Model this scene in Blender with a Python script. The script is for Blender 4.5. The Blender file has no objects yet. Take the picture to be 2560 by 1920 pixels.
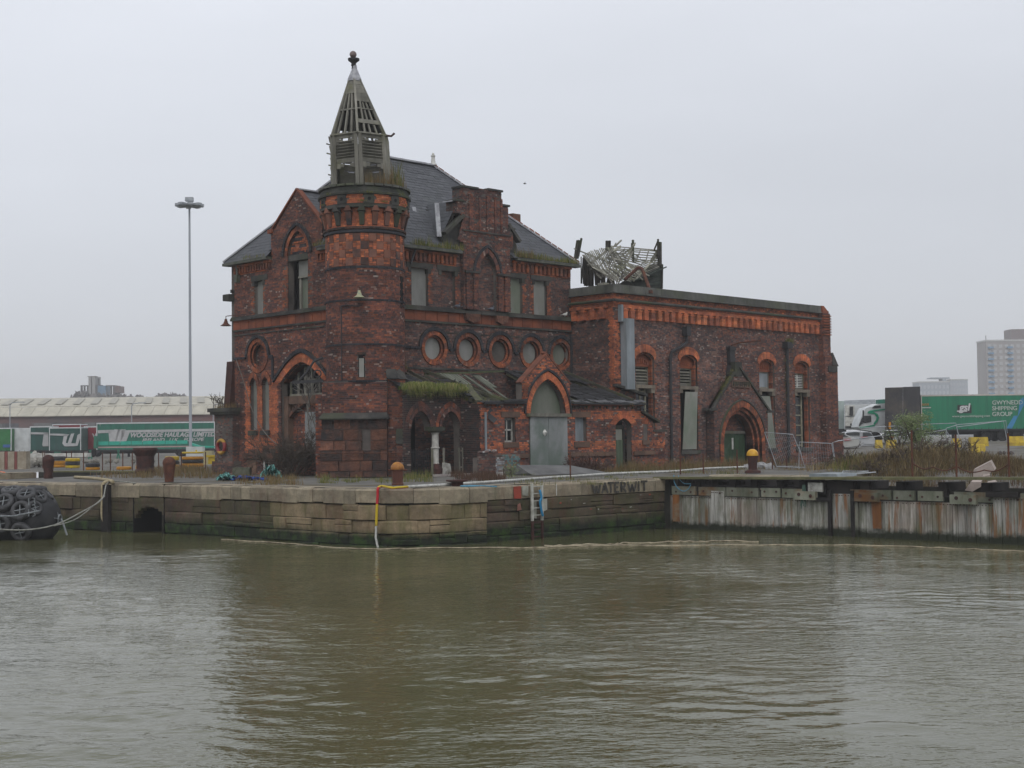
import bpy, math, random
import numpy as np
from mathutils import Vector, Matrix, geometry
from mathutils import noise as mnoise
random.seed(7); rng = np.random.default_rng(7)
SC = bpy.context.scene; COL = SC.collection
PI = math.pi; HAZE = .0006
# ---------------- camera (solved from the vanishing points of the photograph) ----------------
YAW, PITCH, ROLL, FOC = .7812, .0395, .0118, 3450.
F2 = Vector((math.sin(YAW), math.cos(YAW), 0)); R2 = Vector((math.cos(YAW), -math.sin(YAW), 0)); UP = Vector((0, 0, 1))
FW = math.cos(PITCH)*F2 + math.sin(PITCH)*UP; U0 = math.cos(PITCH)*UP - math.sin(PITCH)*F2
RV = math.cos(ROLL)*R2 - math.sin(ROLL)*U0; UV = math.cos(ROLL)*U0 + math.sin(ROLL)*R2
CAM = Vector((-36.09, -45.31, 1.5))
cd = bpy.data.cameras.new('camera'); cam = bpy.data.objects.new('camera', cd); COL.objects.link(cam)
cam.matrix_world = Matrix(((RV.x, UV.x, -FW.x, CAM.x), (RV.y, UV.y, -FW.y, CAM.y), (RV.z, UV.z, -FW.z, CAM.z), (0, 0, 0, 1)))
cd.sensor_width = 36; cd.lens = FOC/2560*36; cd.clip_start = .5; cd.clip_end = 6000
SC.camera = cam
# ---------------- sky: high thin overcast ----------------
SUN_EL, SUN_AZ = math.radians(45.7), math.radians(225)
w = bpy.data.worlds.new('World'); SC.world = w; w.use_nodes = True
nt = w.node_tree; nt.nodes.clear()
def wn(t, **k):
    n = nt.nodes.new(t)
    for a, b in k.items(): setattr(n, a, b)
    return n
sky = wn('ShaderNodeTexSky', sky_type='NISHITA'); sky.sun_disc = False; sky.sun_elevation = SUN_EL; sky.sun_rotation = SUN_AZ
tc = wn('ShaderNodeTexCoord'); sep = wn('ShaderNodeSeparateXYZ'); nt.links.new(tc.outputs['Generated'], sep.inputs[0])
cr = wn('ShaderNodeValToRGB'); nt.links.new(sep.outputs['Z'], cr.inputs[0])
cr.color_ramp.elements[0].position = 0.0; cr.color_ramp.elements[0].color = (6.3, 6.45, 6.85, 1)
cr.color_ramp.elements[1].position = 1.0; cr.color_ramp.elements[1].color = (9.6, 10.0, 10.8, 1)
for p, c in ((.08, (6.85, 7.08, 7.6, 1)), (.22, (7.95, 8.25, 8.9, 1)), (.38, (8.6, 8.9, 9.6, 1))):
    e = cr.color_ramp.elements.new(p); e.color = c
mp = wn('ShaderNodeMapping'); mp.inputs['Scale'].default_value = (1, 1, 3.5); nt.links.new(tc.outputs['Generated'], mp.inputs[0])
nz = wn('ShaderNodeTexNoise'); nz.inputs['Scale'].default_value = 1.3; nz.inputs['Detail'].default_value = 4; nt.links.new(mp.outputs[0], nz.inputs['Vector'])
mr = wn('ShaderNodeMapRange'); mr.inputs[1].default_value = .3; mr.inputs[2].default_value = .7; mr.inputs[3].default_value = .91; mr.inputs[4].default_value = 1.07; nt.links.new(nz.outputs[0], mr.inputs[0])
vm = wn('ShaderNodeVectorMath', operation='SCALE'); nt.links.new(cr.outputs[0], vm.inputs[0]); nt.links.new(mr.outputs[0], vm.inputs['Scale'])
mx = wn('ShaderNodeMixRGB'); mx.inputs[0].default_value = .93; nt.links.new(sky.outputs[0], mx.inputs[1]); nt.links.new(vm.outputs[0], mx.inputs[2])
bg = wn('ShaderNodeBackground'); bg.inputs[1].default_value = .1; out = wn('ShaderNodeOutputWorld')
nt.links.new(mx.outputs[0], bg.inputs[0]); nt.links.new(bg.outputs[0], out.inputs[0])
sl = bpy.data.lights.new('sun', 'SUN'); sl.energy = 1.1; sl.angle = math.radians(35); sl.color = (1, .97, .93)
sun = bpy.data.objects.new('sun', sl); COL.objects.link(sun)
sd = Vector((-.62, -.62, .9)); sun.rotation_euler = sd.to_track_quat('Z', 'Y').to_euler()
SC.view_settings.view_transform = 'Standard'; SC.view_settings.look = 'None'; SC.view_settings.exposure = 0; SC.view_settings.gamma = 1
SC.view_settings.use_curve_mapping = False
SC.cycles.volume_bounces = 0; SC.cycles.max_bounces = 8
# ---------------- pixel -> point on a real plane ----------------
def ray(px, py): return FW*FOC + RV*(px-1280) - UV*(py-960)
def onX(c, px, py): d = ray(px, py); return CAM + d*((c-CAM.x)/d.x)
def onY(c, px, py): d = ray(px, py); return CAM + d*((c-CAM.y)/d.y)
def onZ(c, px, py): d = ray(px, py); return CAM + d*((c-CAM.z)/d.z)
def dep(k, px, py): d = ray(px, py); return CAM + d*(k/d.dot(F2))
# ---------------- mesh helpers ----------------
class MB:
    def __init__(s): s.v = []; s.f = []
    def quad(s, a, b, c, d): n = len(s.v); s.v += [tuple(a), tuple(b), tuple(c), tuple(d)]; s.f.append((n, n+1, n+2, n+3))
    def tri(s, a, b, c): n = len(s.v); s.v += [tuple(a), tuple(b), tuple(c)]; s.f.append((n, n+1, n+2))
    def box8(s, p, skip=()):
        n = len(s.v); s.v += [tuple(q) for q in p]
        fs = ((0, 3, 2, 1), (4, 5, 6, 7), (0, 1, 5, 4), (1, 2, 6, 5), (2, 3, 7, 6), (3, 0, 4, 7))
        s.f += [tuple(n+i for i in f) for k, f in enumerate(fs) if k not in skip]
    def box(s, c, a, b, d):      # centre, three half vectors
        c = Vector(c); a = Vector(a); b = Vector(b); d = Vector(d)
        s.box8([c-a-b-d, c+a-b-d, c+a+b-d, c-a+b-d, c-a-b+d, c+a-b+d, c+a+b+d, c-a+b+d])
    def aab(s, x0, x1, y0, y1, z0, z1):
        s.box8([(x0, y0, z0), (x1, y0, z0), (x1, y1, z0), (x0, y1, z0), (x0, y0, z1), (x1, y0, z1), (x1, y1, z1), (x0, y1, z1)])
    def bar(s, p, q, w_, h_=None, up=UP):
        p = Vector(p); q = Vector(q); h_ = h_ or w_; d = q-p
        if d.length < 1e-6: return
        x = d.cross(up)
        if x.length < 1e-4: x = d.cross(Vector((1, .3, 0)))
        x.normalize(); y = x.cross(d).normalized()
        if abs(up[1]) > .9: w_, h_ = h_, w_
        s.box((p+q)/2, d/2, x*w_/2, y*h_/2)
    def tube(s, pts, r, n=6, r2=None, cap=True):
        pts = [Vector(p) for p in pts]; m = len(pts); base = len(s.v); t0 = None
        for i, p in enumerate(pts):
            d = (pts[min(i+1, m-1)] - pts[max(i-1, 0)]).normalized()
            if t0 is None: t0 = d.orthogonal().normalized()
            else: t0 = (t0 - d*t0.dot(d)); t0 = t0.normalized() if t0.length > 1e-5 else d.orthogonal().normalized()
            b = d.cross(t0); rr = r if r2 is None else r + (r2-r)*i/max(1, m-1)
            for k in range(n):
                a = 2*PI*k/n; s.v.append(tuple(p + (t0*math.cos(a) + b*math.sin(a))*rr))
        for i in range(m-1):
            for k in range(n):
                k2 = (k+1) % n; s.f.append((base+i*n+k, base+i*n+k2, base+(i+1)*n+k2, base+(i+1)*n+k))
        if cap: s.f.append(tuple(base+k for k in range(n))[::-1]); s.f.append(tuple(base+(m-1)*n+k for k in range(n)))
    def lathe(s, c, prof, n=16, ax=UP, a0=0, a1=2*PI):
        c = Vector(c); ax = Vector(ax).normalized(); u = Vector((1, 0, 0)) if abs(ax.z) > .9 else ax.orthogonal().normalized()
        v = ax.cross(u); base = len(s.v); full = abs(a1-a0-2*PI) < 1e-6; m = n if full else n+1
        for r, z in prof:
            for k in range(m):
                a = a0+(a1-a0)*k/n; s.v.append(tuple(c + ax*z + (u*math.cos(a)+v*math.sin(a))*r))
        for i in range(len(prof)-1):
            for k in range(n):
                k2 = (k+1) % m; s.f.append((base+i*m+k, base+i*m+k2, base+(i+1)*m+k2, base+(i+1)*m+k))
    def prism(s, poly0, poly1):
        n = len(poly0); b = len(s.v); s.v += [tuple(p) for p in poly0]+[tuple(p) for p in poly1]
        s.f.append(tuple(range(b, b+n))[::-1]); s.f.append(tuple(range(b+n, b+2*n)))
        for i in range(n): j = (i+1) % n; s.f.append((b+i, b+j, b+n+j, b+n+i))
    def blob(s, c, r, n=8, m=5, jit=.2, sz=1.):
        c = Vector(c); base = len(s.v)
        for i in range(m+1):
            t = PI*i/m
            for k in range(n):
                a = 2*PI*k/n; q = 1+random.uniform(-jit, jit)
                s.v.append((c.x+r*q*math.sin(t)*math.cos(a), c.y+r*q*math.sin(t)*math.sin(a), c.z+r*sz*q*math.cos(t)))
        for i in range(m):
            for k in range(n): k2 = (k+1) % n; s.f.append((base+i*n+k, base+i*n+k2, base+(i+1)*n+k2, base+(i+1)*n+k))
    def mesh(s, name):
        me = bpy.data.meshes.new(name); me.from_pydata(s.v, [], s.f); me.update(); return me
    def clusters(s):
        par = list(range(len(s.v)))
        def fd(i):
            while par[i] != i: par[i] = par[par[i]]; i = par[i]
            return i
        for f in s.f:
            for i in f[1:]: a, b = fd(f[0]), fd(i); par[a] = b
        comp = {}
        for k, f in enumerate(s.f): comp.setdefault(fd(f[0]), []).append(k)
        if len(comp) < 2 or len(comp) > 60: return [list(range(len(s.f)))]
        C = []
        for fs in comp.values():
            P = np.array([s.v[i] for k in fs for i in s.f[k]]); C.append([P.min(0)-.015, P.max(0)+.015, fs])
        ch = True
        while ch:
            ch = False
            for i in range(len(C)):
                for j in range(i+1, len(C)):
                    if (C[i][0] <= C[j][1]).all() and (C[j][0] <= C[i][1]).all():
                        C[i] = [np.minimum(C[i][0], C[j][0]), np.maximum(C[i][1], C[j][1]), C[i][2]+C[j][2]]; C.pop(j); ch = True; break
                if ch: break
        return [c[2] for c in C]
    def obj(s, name, m, parent=None, smooth=False, **props):
        if parent is not None and 'kind' not in props and len(s.v) < 1500:
            cl = s.clusters()
            if len(cl) > 1:
                o = None
                for fs in cl:
                    q = MB(); mp = {}
                    for k in fs:
                        q.f.append(tuple(mp.setdefault(i, len(mp)) for i in s.f[k]))
                    q.v = [s.v[i] for i in mp]; o = q.obj1(name, m, parent, smooth, **props)
                return o
        return s.obj1(name, m, parent, smooth, **props)
    def obj1(s, name, m, parent=None, smooth=False, **props):
        me = s.mesh(name); me.materials.append(m)
        if smooth: me.shade_smooth()
        return link(bpy.data.objects.new(name, me), parent, **props)
WL = {}
def link(o, parent=None, **props):
    COL.objects.link(o)
    if parent is not None:
        o.parent = parent; o.matrix_parent_inverse = Matrix.Translation(-WL.get(parent.name, Vector()))
    for k, v in props.items(): o[k] = v
    return o
def thing(name, label, cat, loc=(0, 0, 0), group=None, **p):
    o = bpy.data.objects.new(name, None); o.location = loc; COL.objects.link(o); o.empty_display_size = .2; WL[o.name] = Vector(loc)
    o['label'] = label; o['category'] = cat
    if group: o['group'] = group
    for k, v in p.items(): o[k] = v
    return o
def tag(o, label, cat, group=None):
    o['label'] = label; o['category'] = cat
    if group: o['group'] = group
    return o
# pieces: oriented boxes; the `limit` nearest the viewer become objects of their own sharing one mesh, the rest are joined
_unit = {}
def unit(m, name):
    k = m.name+name
    if k not in _unit:
        b = MB(); b.box8([(-1, -1, -1), (1, -1, -1), (1, 1, -1), (-1, 1, -1), (-1, -1, 1), (1, -1, 1), (1, 1, 1), (-1, 1, 1)])
        me = b.mesh(name); me.materials.append(m); _unit[k] = me
    return _unit[k]
def pieces(lst, name, m, parent, limit=300, stuff=None):
    if len(lst) > limit: lst = sorted(lst, key=lambda p: (Vector(p[0])-CAM).length)
    for c, a, b, d in lst[:limit]:
        o = bpy.data.objects.new(name, unit(m, name)); COL.objects.link(o); o.parent = parent
        c = Vector(c)-WL.get(parent.name, Vector()); a, b, d = Vector(a), Vector(b), Vector(d)
        b = b-a*(b.dot(a)/a.dot(a)); d = d-a*(d.dot(a)/a.dot(a)); d = d-b*(d.dot(b)/b.dot(b)); o.matrix_local = Matrix(((a[0], b[0], d[0], c[0]), (a[1], b[1], d[1], c[1]), (a[2], b[2], d[2], c[2]), (0, 0, 0, 1)))
    if len(lst) > limit:
        mb = MB()
        for c, a, b, d in lst[limit:]: mb.box(c, a, b, d)
        mb.obj(stuff or name, m, parent, kind='stuff')
# ---------------- materials ----------------
class NT:
    def __init__(s, name, rough=.9, spec=.3):
        s.m = bpy.data.materials.new(name); s.m.use_nodes = True; s.t = s.m.node_tree; s.b = s.t.nodes['Principled BSDF']
        s.b.inputs['Roughness'].default_value = rough; s.b.inputs['Specular IOR Level'].default_value = spec
        s.g = s.t.nodes.new('ShaderNodeNewGeometry')
    def n(s, t, **k):
        q = s.t.nodes.new(t)
        for a, b in k.items():
            if a[0] == '_': q.inputs[a[1:]].default_value = b
            else: setattr(q, a, b)
        return q
    def l(s, a, b): s.t.links.new(a, b)
    def pos(s, scale=(1, 1, 1)):
        q = s.n('ShaderNodeMapping'); q.inputs['Scale'].default_value = scale; s.l(s.g.outputs['Position'], q.inputs[0]); return q.outputs[0]
    def noise(s, scale, detail=5, rough=.6, vs=(1, 1, 1), dist=0):
        q = s.n('ShaderNodeTexNoise', _Scale=scale, _Detail=detail, _Roughness=rough, _Distortion=dist); s.l(s.pos(vs), q.inputs['Vector']); return q.outputs[0]
    def ramp(s, fac, stops, interp='LINEAR'):
        q = s.n('ShaderNodeValToRGB'); e = q.color_ramp.elements; q.color_ramp.interpolation = interp
        while len(e) < len(stops): e.new(.5)
        for i, (p, c) in enumerate(stops): e[i].position = p; e[i].color = (c[0], c[1], c[2], 1) if hasattr(c, '__len__') else (c, c, c, 1)
        if fac is not None: s.l(fac, q.inputs[0])
        return q.outputs[0]
    def mix(s, f, a, b, mode='MIX'):
        q = s.n('ShaderNodeMixRGB', blend_type=mode)
        for i, v in ((0, f), (1, a), (2, b)):
            if hasattr(v, 'links'): s.l(v, q.inputs[i])
            elif i == 0: q.inputs[0].default_value = v
            else: q.inputs[i].default_value = (*v[:3], 1)
        return q.outputs[0]
    def math(s, op, a, b=0):
        q = s.n('ShaderNodeMath', operation=op)
        for i, v in ((0, a), (1, b)):
            if hasattr(v, 'links'): s.l(v, q.inputs[i])
            else: q.inputs[i].default_value = v
        return q.outputs[0]
    def rnd(s):
        oi = s.n('ShaderNodeObjectInfo'); return s.math('FRACT', s.math('ADD', s.g.outputs['Random Per Island'], oi.outputs['Random']))
    def z(s):
        q = s.n('ShaderNodeSeparateXYZ'); s.l(s.g.outputs['Position'], q.inputs[0]); return q.outputs['Z']
    def col(s, c): s.l(c, s.b.inputs['Base Color']); return s
    def bump(s, h, st=.3, d=.02):
        q = s.n('ShaderNodeBump', _Strength=st, _Distance=d); s.l(h, q.inputs['Height']); s.l(q.outputs[0], s.b.inputs['Normal']); return s
def hexc(r, g, b):
    f = lambda x: ((x/255+.055)/1.055)**2.4 if x > 10 else x/255/12.92
    return (f(r), f(g), f(b))
def brickmat(name, pal, soot=.5, sootc=(.022, .020, .022), sx=.45, lo=.42, hi=.66, pale=(.36, .3, .26), palef=.65, z_damp=None):
    t = NT(name, .92, .25); r = t.rnd(); mean = [sum(p[i] for p in pal)/len(pal) for i in range(3)]; gm_ = sum(mean)/3
    pal = [tuple((mean[i]+(p[i]-mean[i])*.92)*.84+gm_*.16 for i in range(3)) for p in pal]
    c = t.ramp(r, [(i/len(pal), p) for i, p in enumerate(pal)], 'CONSTANT')
    patch = t.noise(sx, 6, .65); pm = t.ramp(patch, [(lo, 0), (hi, 1)])
    c = t.mix(t.math('MULTIPLY', pm, soot), c, sootc)
    bn = t.noise(1.0, 4, .6, (.8, .8, 3.2)); c = t.mix(.8, c, t.ramp(bn, [(.36, (.62, .64, .7)), (.5, (1.12, 1.08, 1.05)), (.66, (1.75, 1.5, 1.35))]), 'MULTIPLY')
    fine = t.noise(9, 4, .7); c = t.mix(.55, c, t.ramp(fine, [(.3, .45), (.7, 1.45)]), 'MULTIPLY')
    r2 = t.math('FRACT', t.math('MULTIPLY', r, 37.7)); n2 = t.noise(.8, 3)
    c = t.mix(t.math('MULTIPLY', t.math('GREATER_THAN', r2, .93), t.math('MULTIPLY', t.ramp(n2, [(.45, 0), (.6, 1)]), palef)), c, pale)
    st = t.noise(1.1, 4, .7, (1, 1, .16)); c = t.mix(t.math('MULTIPLY', t.ramp(st, [(.55, 0), (.75, 1)]), .55), c, (.018, .017, .018))
    gm = t.noise(.6, 5, .7); c = t.mix(t.math('MULTIPLY', t.ramp(gm, [(.6, 0), (.78, 1)]), .35), c, (.03, .037, .018))
    t.col(c); t.bump(t.noise(30, 3), .5, .01); return t.m
def plain(name, c1, c2=None, scale=3, rough=.8, spec=.3, bump=.2, vs=(1, 1, 1), per=0., c3=None, lo=.35, hi=.65, detail=6, metallic=0):
    t = NT(name, rough, spec); c2 = c2 or tuple(x*.6 for x in c1)
    c = t.ramp(t.noise(scale, detail, .65, vs), [(lo, c2), (hi, c1)])
    if c3: c = t.mix(t.ramp(t.noise(scale*.35, 5, .7), [(.5, 0), (.68, 1)]), c, c3)
    if per: c = t.mix(per, c, t.ramp(t.rnd(), [(0, .35), (1, 1.65)]), 'MULTIPLY')
    t.col(c)
    if bump: t.bump(t.noise(scale*6, 4, .7, vs), bump, .02)
    t.b.inputs['Metallic'].default_value = metallic
    return t.m
B_DARK = brickmat('brick_sooty_and_shaded', [(.115, .058, .05), (.068, .05, .05), (.17, .068, .046), (.13, .075, .064), (.048, .041, .043), (.185, .08, .056), (.092, .067, .064), (.145, .07, .055)], .5)
B_RED = brickmat('brick_red', [(.15, .053, .037), (.11, .047, .038), (.2, .068, .04), (.085, .042, .038), (.23, .078, .04), (.13, .058, .048), (.17, .06, .039), (.06, .036, .036)], .6, sx=.4, lo=.46, hi=.66)
B_WING = brickmat('brick_wing', [(.17, .095, .078), (.11, .07, .066), (.21, .11, .088), (.06, .05, .053), (.14, .082, .072), (.22, .09, .06), (.09, .066, .066), (.2, .125, .105)], .6, sx=.33, lo=.44, hi=.62)
B_ORANGE = brickmat('brick_orange', [(.29, .078, .026), (.24, .064, .025), (.34, .1, .034), (.17, .052, .027), (.27, .075, .026), (.21, .06, .026), (.12, .045, .03)], .68, sx=.9, lo=.46, hi=.68, palef=.2)
B_BRIGHT = brickmat('brick_bright_orange', [(.42, .112, .034), (.35, .09, .03), (.47, .14, .045), (.26, .072, .032), (.39, .102, .033), (.3, .08, .03)], .66, sx=1.1, lo=.56, hi=.74, palef=.2)
B_SOOT = brickmat('brick_soot_black', [(.045, .033, .032), (.03, .027, .028), (.065, .035, .03), (.025, .024, .026), (.08, .04, .033)], .6)
B_ANNEX = brickmat('brick_annexe', [(.2, .06, .033), (.13, .05, .04), (.28, .08, .036), (.09, .045, .04), (.17, .065, .05), (.33, .09, .034), (.07, .04, .04), (.14, .07, .06)], .35, lo=.5, hi=.7, palef=.8)
B_BLACK = brickmat('brick_blue_black', [(.03, .033, .042), (.022, .025, .032), (.04, .043, .052), (.028, .03, .036)], .3, palef=.1)
MORTAR = plain('mortar', (.15, .13, .115), (.05, .044, .042), .6, .95)
MORTAR_R = plain('mortar_orange', (.14, .05, .028), (.05, .026, .022), 1.2, .95)
STONE_D = plain('sooty_sandstone', (.075, .07, .062), (.026, .027, .027), 1.3, .9, c3=(.05, .058, .03), per=.25)
def srmat():
    t = NT('red_sandstone', .93, .25); r = t.rnd(); c = t.ramp(t.noise(1.9, 7, .7), [(.35, (.075, .04, .032)), (.62, (.18, .08, .05))]); c = t.mix(.8, c, t.ramp(r, [(0, .6), (1, 1.35)]), 'MULTIPLY')
    dk = t.math('MULTIPLY', t.ramp(t.math('FRACT', t.math('MULTIPLY', r, 13.7)), [(.66, 0), (.7, 1)]), t.ramp(t.noise(3, 5, .7), [(.35, .3), (.6, 1)])); c = t.mix(dk, c, (.03, .027, .027)); c = t.mix(t.ramp(t.noise(1.4, 6, .75, (1, 1, .4)), [(.52, 0), (.66, .8)]), c, (.035, .03, .028))
    c = t.mix(.6, c, t.ramp(t.noise(8, 6, .8), [(.3, .5), (.7, 1.5)]), 'MULTIPLY'); t.col(c); t.bump(t.noise(5, 7, .75), 1, .06); return t.m
STONE_R = srmat()
STONE_B = plain('brown_sandstone', (.16, .095, .065), (.075, .05, .04), 1.5, .93, per=.2)
TERRA = plain('terracotta', (.26, .078, .036), (.14, .046, .028), 1.2, .85, per=.25, c3=(.1, .04, .03))
CONC = plain('grey_board', (.26, .26, .245), (.17, .17, .155), 1.2, .9, vs=(1, 1, .35), per=.2, c3=(.17, .175, .145))
GREENB = plain('green_stained_board', (.19, .19, .165), (.1, .125, .085), .8, .85, vs=(1, 1, .4), per=.2)
DARK = plain('opening_shade_black', (.006, .006, .007), (.003, .003, .003), 1, 1, bump=0)  # near-black paint standing in for the shade inside windows, holes and culvert
WOODG = plain('grey_weathered_wood', (.215, .205, .175), (.115, .112, .092), 2.5, .9, vs=(1, 1, .3), per=.45, c3=(.12, .12, .07))
WOODD = plain('dark_rotten_and_shaded_wood', (.05, .044, .036), (.02, .019, .017), 2, .95, per=.5, c3=(.04, .05, .02))
WHITEP = plain('flaking_white_paint', (.5, .5, .46), (.2, .19, .17), 4, .7)
LEAD = plain('lead', (.38, .39, .41), (.2, .2, .22), 4, .5, .5)
RUST = plain('rust', (.12, .045, .022), (.05, .022, .018), 5, .8, c3=(.075, .025, .018))
RUSTY = plain('rusty_iron_dark', (.07, .026, .02), (.03, .016, .015), 5, .8)
IRON = plain('black_iron', (.03, .03, .033), (.014, .014, .016), 4, .6, .4)
STEEL = plain('galvanised_steel', (.36, .38, .40), (.22, .24, .26), 3, .45, .5, metallic=.3)
FLUE = plain('pale_grey_flue', (.26, .29, .31), (.14, .16, .17), 1.2, .6, vs=(1, 1, .3))
WHITE = plain('dirty_white', (.62, .62, .58), (.36, .35, .32), 3, .6)
GLASSD = plain('dusty_glass', (.035, .04, .042), (.015, .018, .02), 2, .25, .6)
GREEND = plain('green_painted_door', (.035, .075, .035), (.022, .04, .022), 3, .75, vs=(1, 1, .25), c3=(.06, .1, .07))
def slatemat():
    t = NT('slate', .62, .5); c = t.ramp(t.rnd(), [(0, (.036, .038, .045)), (.3, (.052, .055, .064)), (.55, (.041, .044, .05)), (.8, (.066, .07, .08)), (1, (.03, .033, .038))])
    c = t.mix(t.ramp(t.noise(.5, 5, .7), [(.55, 0), (.75, .5)]), c, (.05, .06, .04)); c = t.mix(.5, c, t.ramp(t.noise(12, 4), [(.3, .6), (.7, 1.4)]), 'MULTIPLY')
    t.col(c); t.bump(t.noise(20, 3), .3, .01); return t.m
SLATE = slatemat()
# ---------------- facades ----------------
class Fr:
    def __init__(s, o, u, n): s.o = Vector((o[0], o[1], 0)); s.u = Vector((u[0], u[1], 0)).normalized(); s.n = Vector((n[0], n[1], 0)).normalized()
    def p(s, u, z, o=0): return s.o + s.u*u + s.n*o + UP*z
    def box(s, mb, u0, u1, z0, z1, o0, o1):
        mb.box8([s.p(u0, z0, o0), s.p(u1, z0, o0), s.p(u1, z0, o1), s.p(u0, z0, o1), s.p(u0, z1, o0), s.p(u1, z1, o0), s.p(u1, z1, o1), s.p(u0, z1, o1)])
    def pc(s, u0, u1, z0, z1, o0, o1):
        return (s.p((u0+u1)/2, (z0+z1)/2, (o0+o1)/2), s.u*abs(u1-u0)/2, s.n*abs(o1-o0)/2, UP*abs(z1-z0)/2)
    def poly(s, mb, pts, o0, o1): mb.prism([s.p(u, z, o0) for u, z in pts], [s.p(u, z, o1) for u, z in pts])
FL = Fr((0, 0), (0, 1), (-1, 0)); FM = Fr((0, 0), (1, 0), (0, -1)); FWN = Fr((0, -2.72), (1, 0), (0, -1))
FS = Fr((12.92, 0), (0, -1), (-1, 0)); FA = Fr((0, -4.2), (1, 0), (0, -1)); FC = Fr((0, -3.0), (1, 0), (0, -1)); FX = Fr((2.8, 0), (0, -1), (-1, 0))
def arch(uc, zs, a, h, n=12):
    pts = []
    if h >= a*.95:
        R = (a*a+h*h)/(2*a); th = math.acos(max(-1, min(1, (R-a)/R)))
        for i in range(n+1): t = th*i/n; pts.append((uc-a+R-R*math.cos(t), zs+R*math.sin(t)))
    else:
        for i in range(n+1): t = i/n; x = -1+t; pts.append((uc+a*x, zs+h*(1-abs(x)**1.6)))
    return pts + [(2*uc-u, z) for u, z in pts[-2::-1]]
def roundarch(uc, zs, a, h, n=16): return [(uc-a*math.cos(PI*i/n), zs+h*math.sin(PI*i/n)) for i in range(n+1)]
def circ(uc, zc, r, n=28, sq=1.): return [(uc+r*math.cos(2*PI*i/n), zc+r*sq*math.sin(2*PI*i/n)) for i in range(n)]
def rect(u0, u1, z0, z1): return [(u0, z0), (u0, z1), (u1, z1), (u1, z0)]
def cutf(poly):
    def f(z):
        xs = []; n = len(poly)
        for i in range(n):
            (a, b), (c, d) = poly[i], poly[(i+1) % n]
            if (b <= z < d) or (d <= z < b): xs.append(a+(c-a)*(z-b)/(d-b))
        return (min(xs), max(xs)) if len(xs) > 1 else None
    return f
CH = .075
def wallpieces(fr, outline, z0, z1, holes=(), o=0, reveal=.35, mort=None, ch=CH, bl=.225, skip=None, jit=.006):
    """bricks of a wall course by course; mortar bed and reveals go to `mort`"""
    oc = cutf(outline); hf = [cutf(h) for h in holes]; res = []; n = max(1, int(round((z1-z0)/ch))); ch = (z1-z0)/n
    for i in range(n):
        za = z0+i*ch; zb = za+ch; zm = (za+zb)/2; iv = oc(zm)
        if not iv: continue
        segs = [iv]
        for h in hf:
            c = h(zm)
            if not c: continue
            ns = []
            for a, b in segs:
                if c[1] <= a or c[0] >= b: ns.append((a, b)); continue
                if c[0] > a: ns.append((a, c[0]))
                if c[1] < b: ns.append((c[1], b))
            segs = ns
        for a, b in segs:
            if b-a < .01: continue
            if mort is not None:
                mort.quad(fr.p(a, za, o-.009), fr.p(b, za, o-.009), fr.p(b, zb, o-.009), fr.p(a, zb, o-.009))
                if reveal:
                    for e in (a, b):
                        if abs(e-iv[0]) > 1e-4 and abs(e-iv[1]) > 1e-4: mort.quad(fr.p(e, za, o), fr.p(e, zb, o), fr.p(e, zb, o-reveal), fr.p(e, za, o-reveal))
            L = bl if i % 2 == 0 else bl/2; off = (i % 4)*bl/4; u = a - ((a+off) % L)
            while u < b:
                ua = max(a, u+.005); ub = min(b, u+L-.005)
                if ub-ua > .025 and not (skip and skip((ua+ub)/2, zm)):
                    j = random.uniform(-jit, jit); j2 = random.uniform(0, .0015)
                    res.append(fr.pc(ua, ub, za+.005+j2, zb-.005, o-.05, o+j))
                u += L
    return res
def ring(fr, inner, outer, o0, o1, gap=.06):
    """voussoirs between two matching polylines -> list of 8-point boxes"""
    out = []
    for i in range(len(inner)-1):
        g = gap
        a, b = inner[i], inner[i+1]; c, d = outer[i+1], outer[i]
        lerp = lambda p, q, t: (p[0]+(q[0]-p[0])*t, p[1]+(q[1]-p[1])*t)
        a2, b2 = lerp(a, b, g), lerp(a, b, 1-g); d2, c2 = lerp(d, c, g), lerp(d, c, 1-g)
        P = [a2, b2, c2, d2]; out.append([fr.p(u, z, o0) for u, z in P]+[fr.p(u, z, o1) for u, z in P])
    return out
def resample(poly, n, closed=False):
    pts = list(poly)+([poly[0]] if closed else []); L = [0]
    for i in range(len(pts)-1): L.append(L[-1]+math.dist(pts[i], pts[i+1]))
    out = []; j = 0
    for k in range(n+1):
        t = L[-1]*k/n
        while j < len(L)-2 and L[j+1] < t: j += 1
        s = (t-L[j])/max(1e-9, L[j+1]-L[j]); out.append((pts[j][0]+(pts[j+1][0]-pts[j][0])*s, pts[j][1]+(pts[j+1][1]-pts[j][1])*s))
    return out
def ringobj(fr, inner, outer, n, o0, o1, name, m, parent, closed=False, bed=None, gap=.05):
    a = resample(inner, n, closed); b = resample(outer, n, closed); mb = MB()
    for q in ring(fr, a, b, o0, o1, gap): mb.box8(q)
    o = mb.obj(name, m, parent, kind='stuff')
    if bed is not None:
        for i in range(n): bed.box8([fr.p(*a[i], o0), fr.p(*a[i+1], o0), fr.p(*b[i+1], o0), fr.p(*b[i], o0), fr.p(*a[i], o1-.01), fr.p(*a[i+1], o1-.01), fr.p(*b[i+1], o1-.01), fr.p(*b[i], o1-.01)])
    return o
# ======================= THE PUMP HOUSE =======================
PH = thing('pump_house', 'derelict red brick pump house with round corner turret, slate roof and boarded windows', 'building')
REST = {}          # brickwork per material
def addbricks(lst, m): REST.setdefault(m.name, (m, []))[1].extend(lst)
INDIV = []         # bricks that show largest (turret base and annexe)
mortar = MB(); mortar_r = MB()
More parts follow.
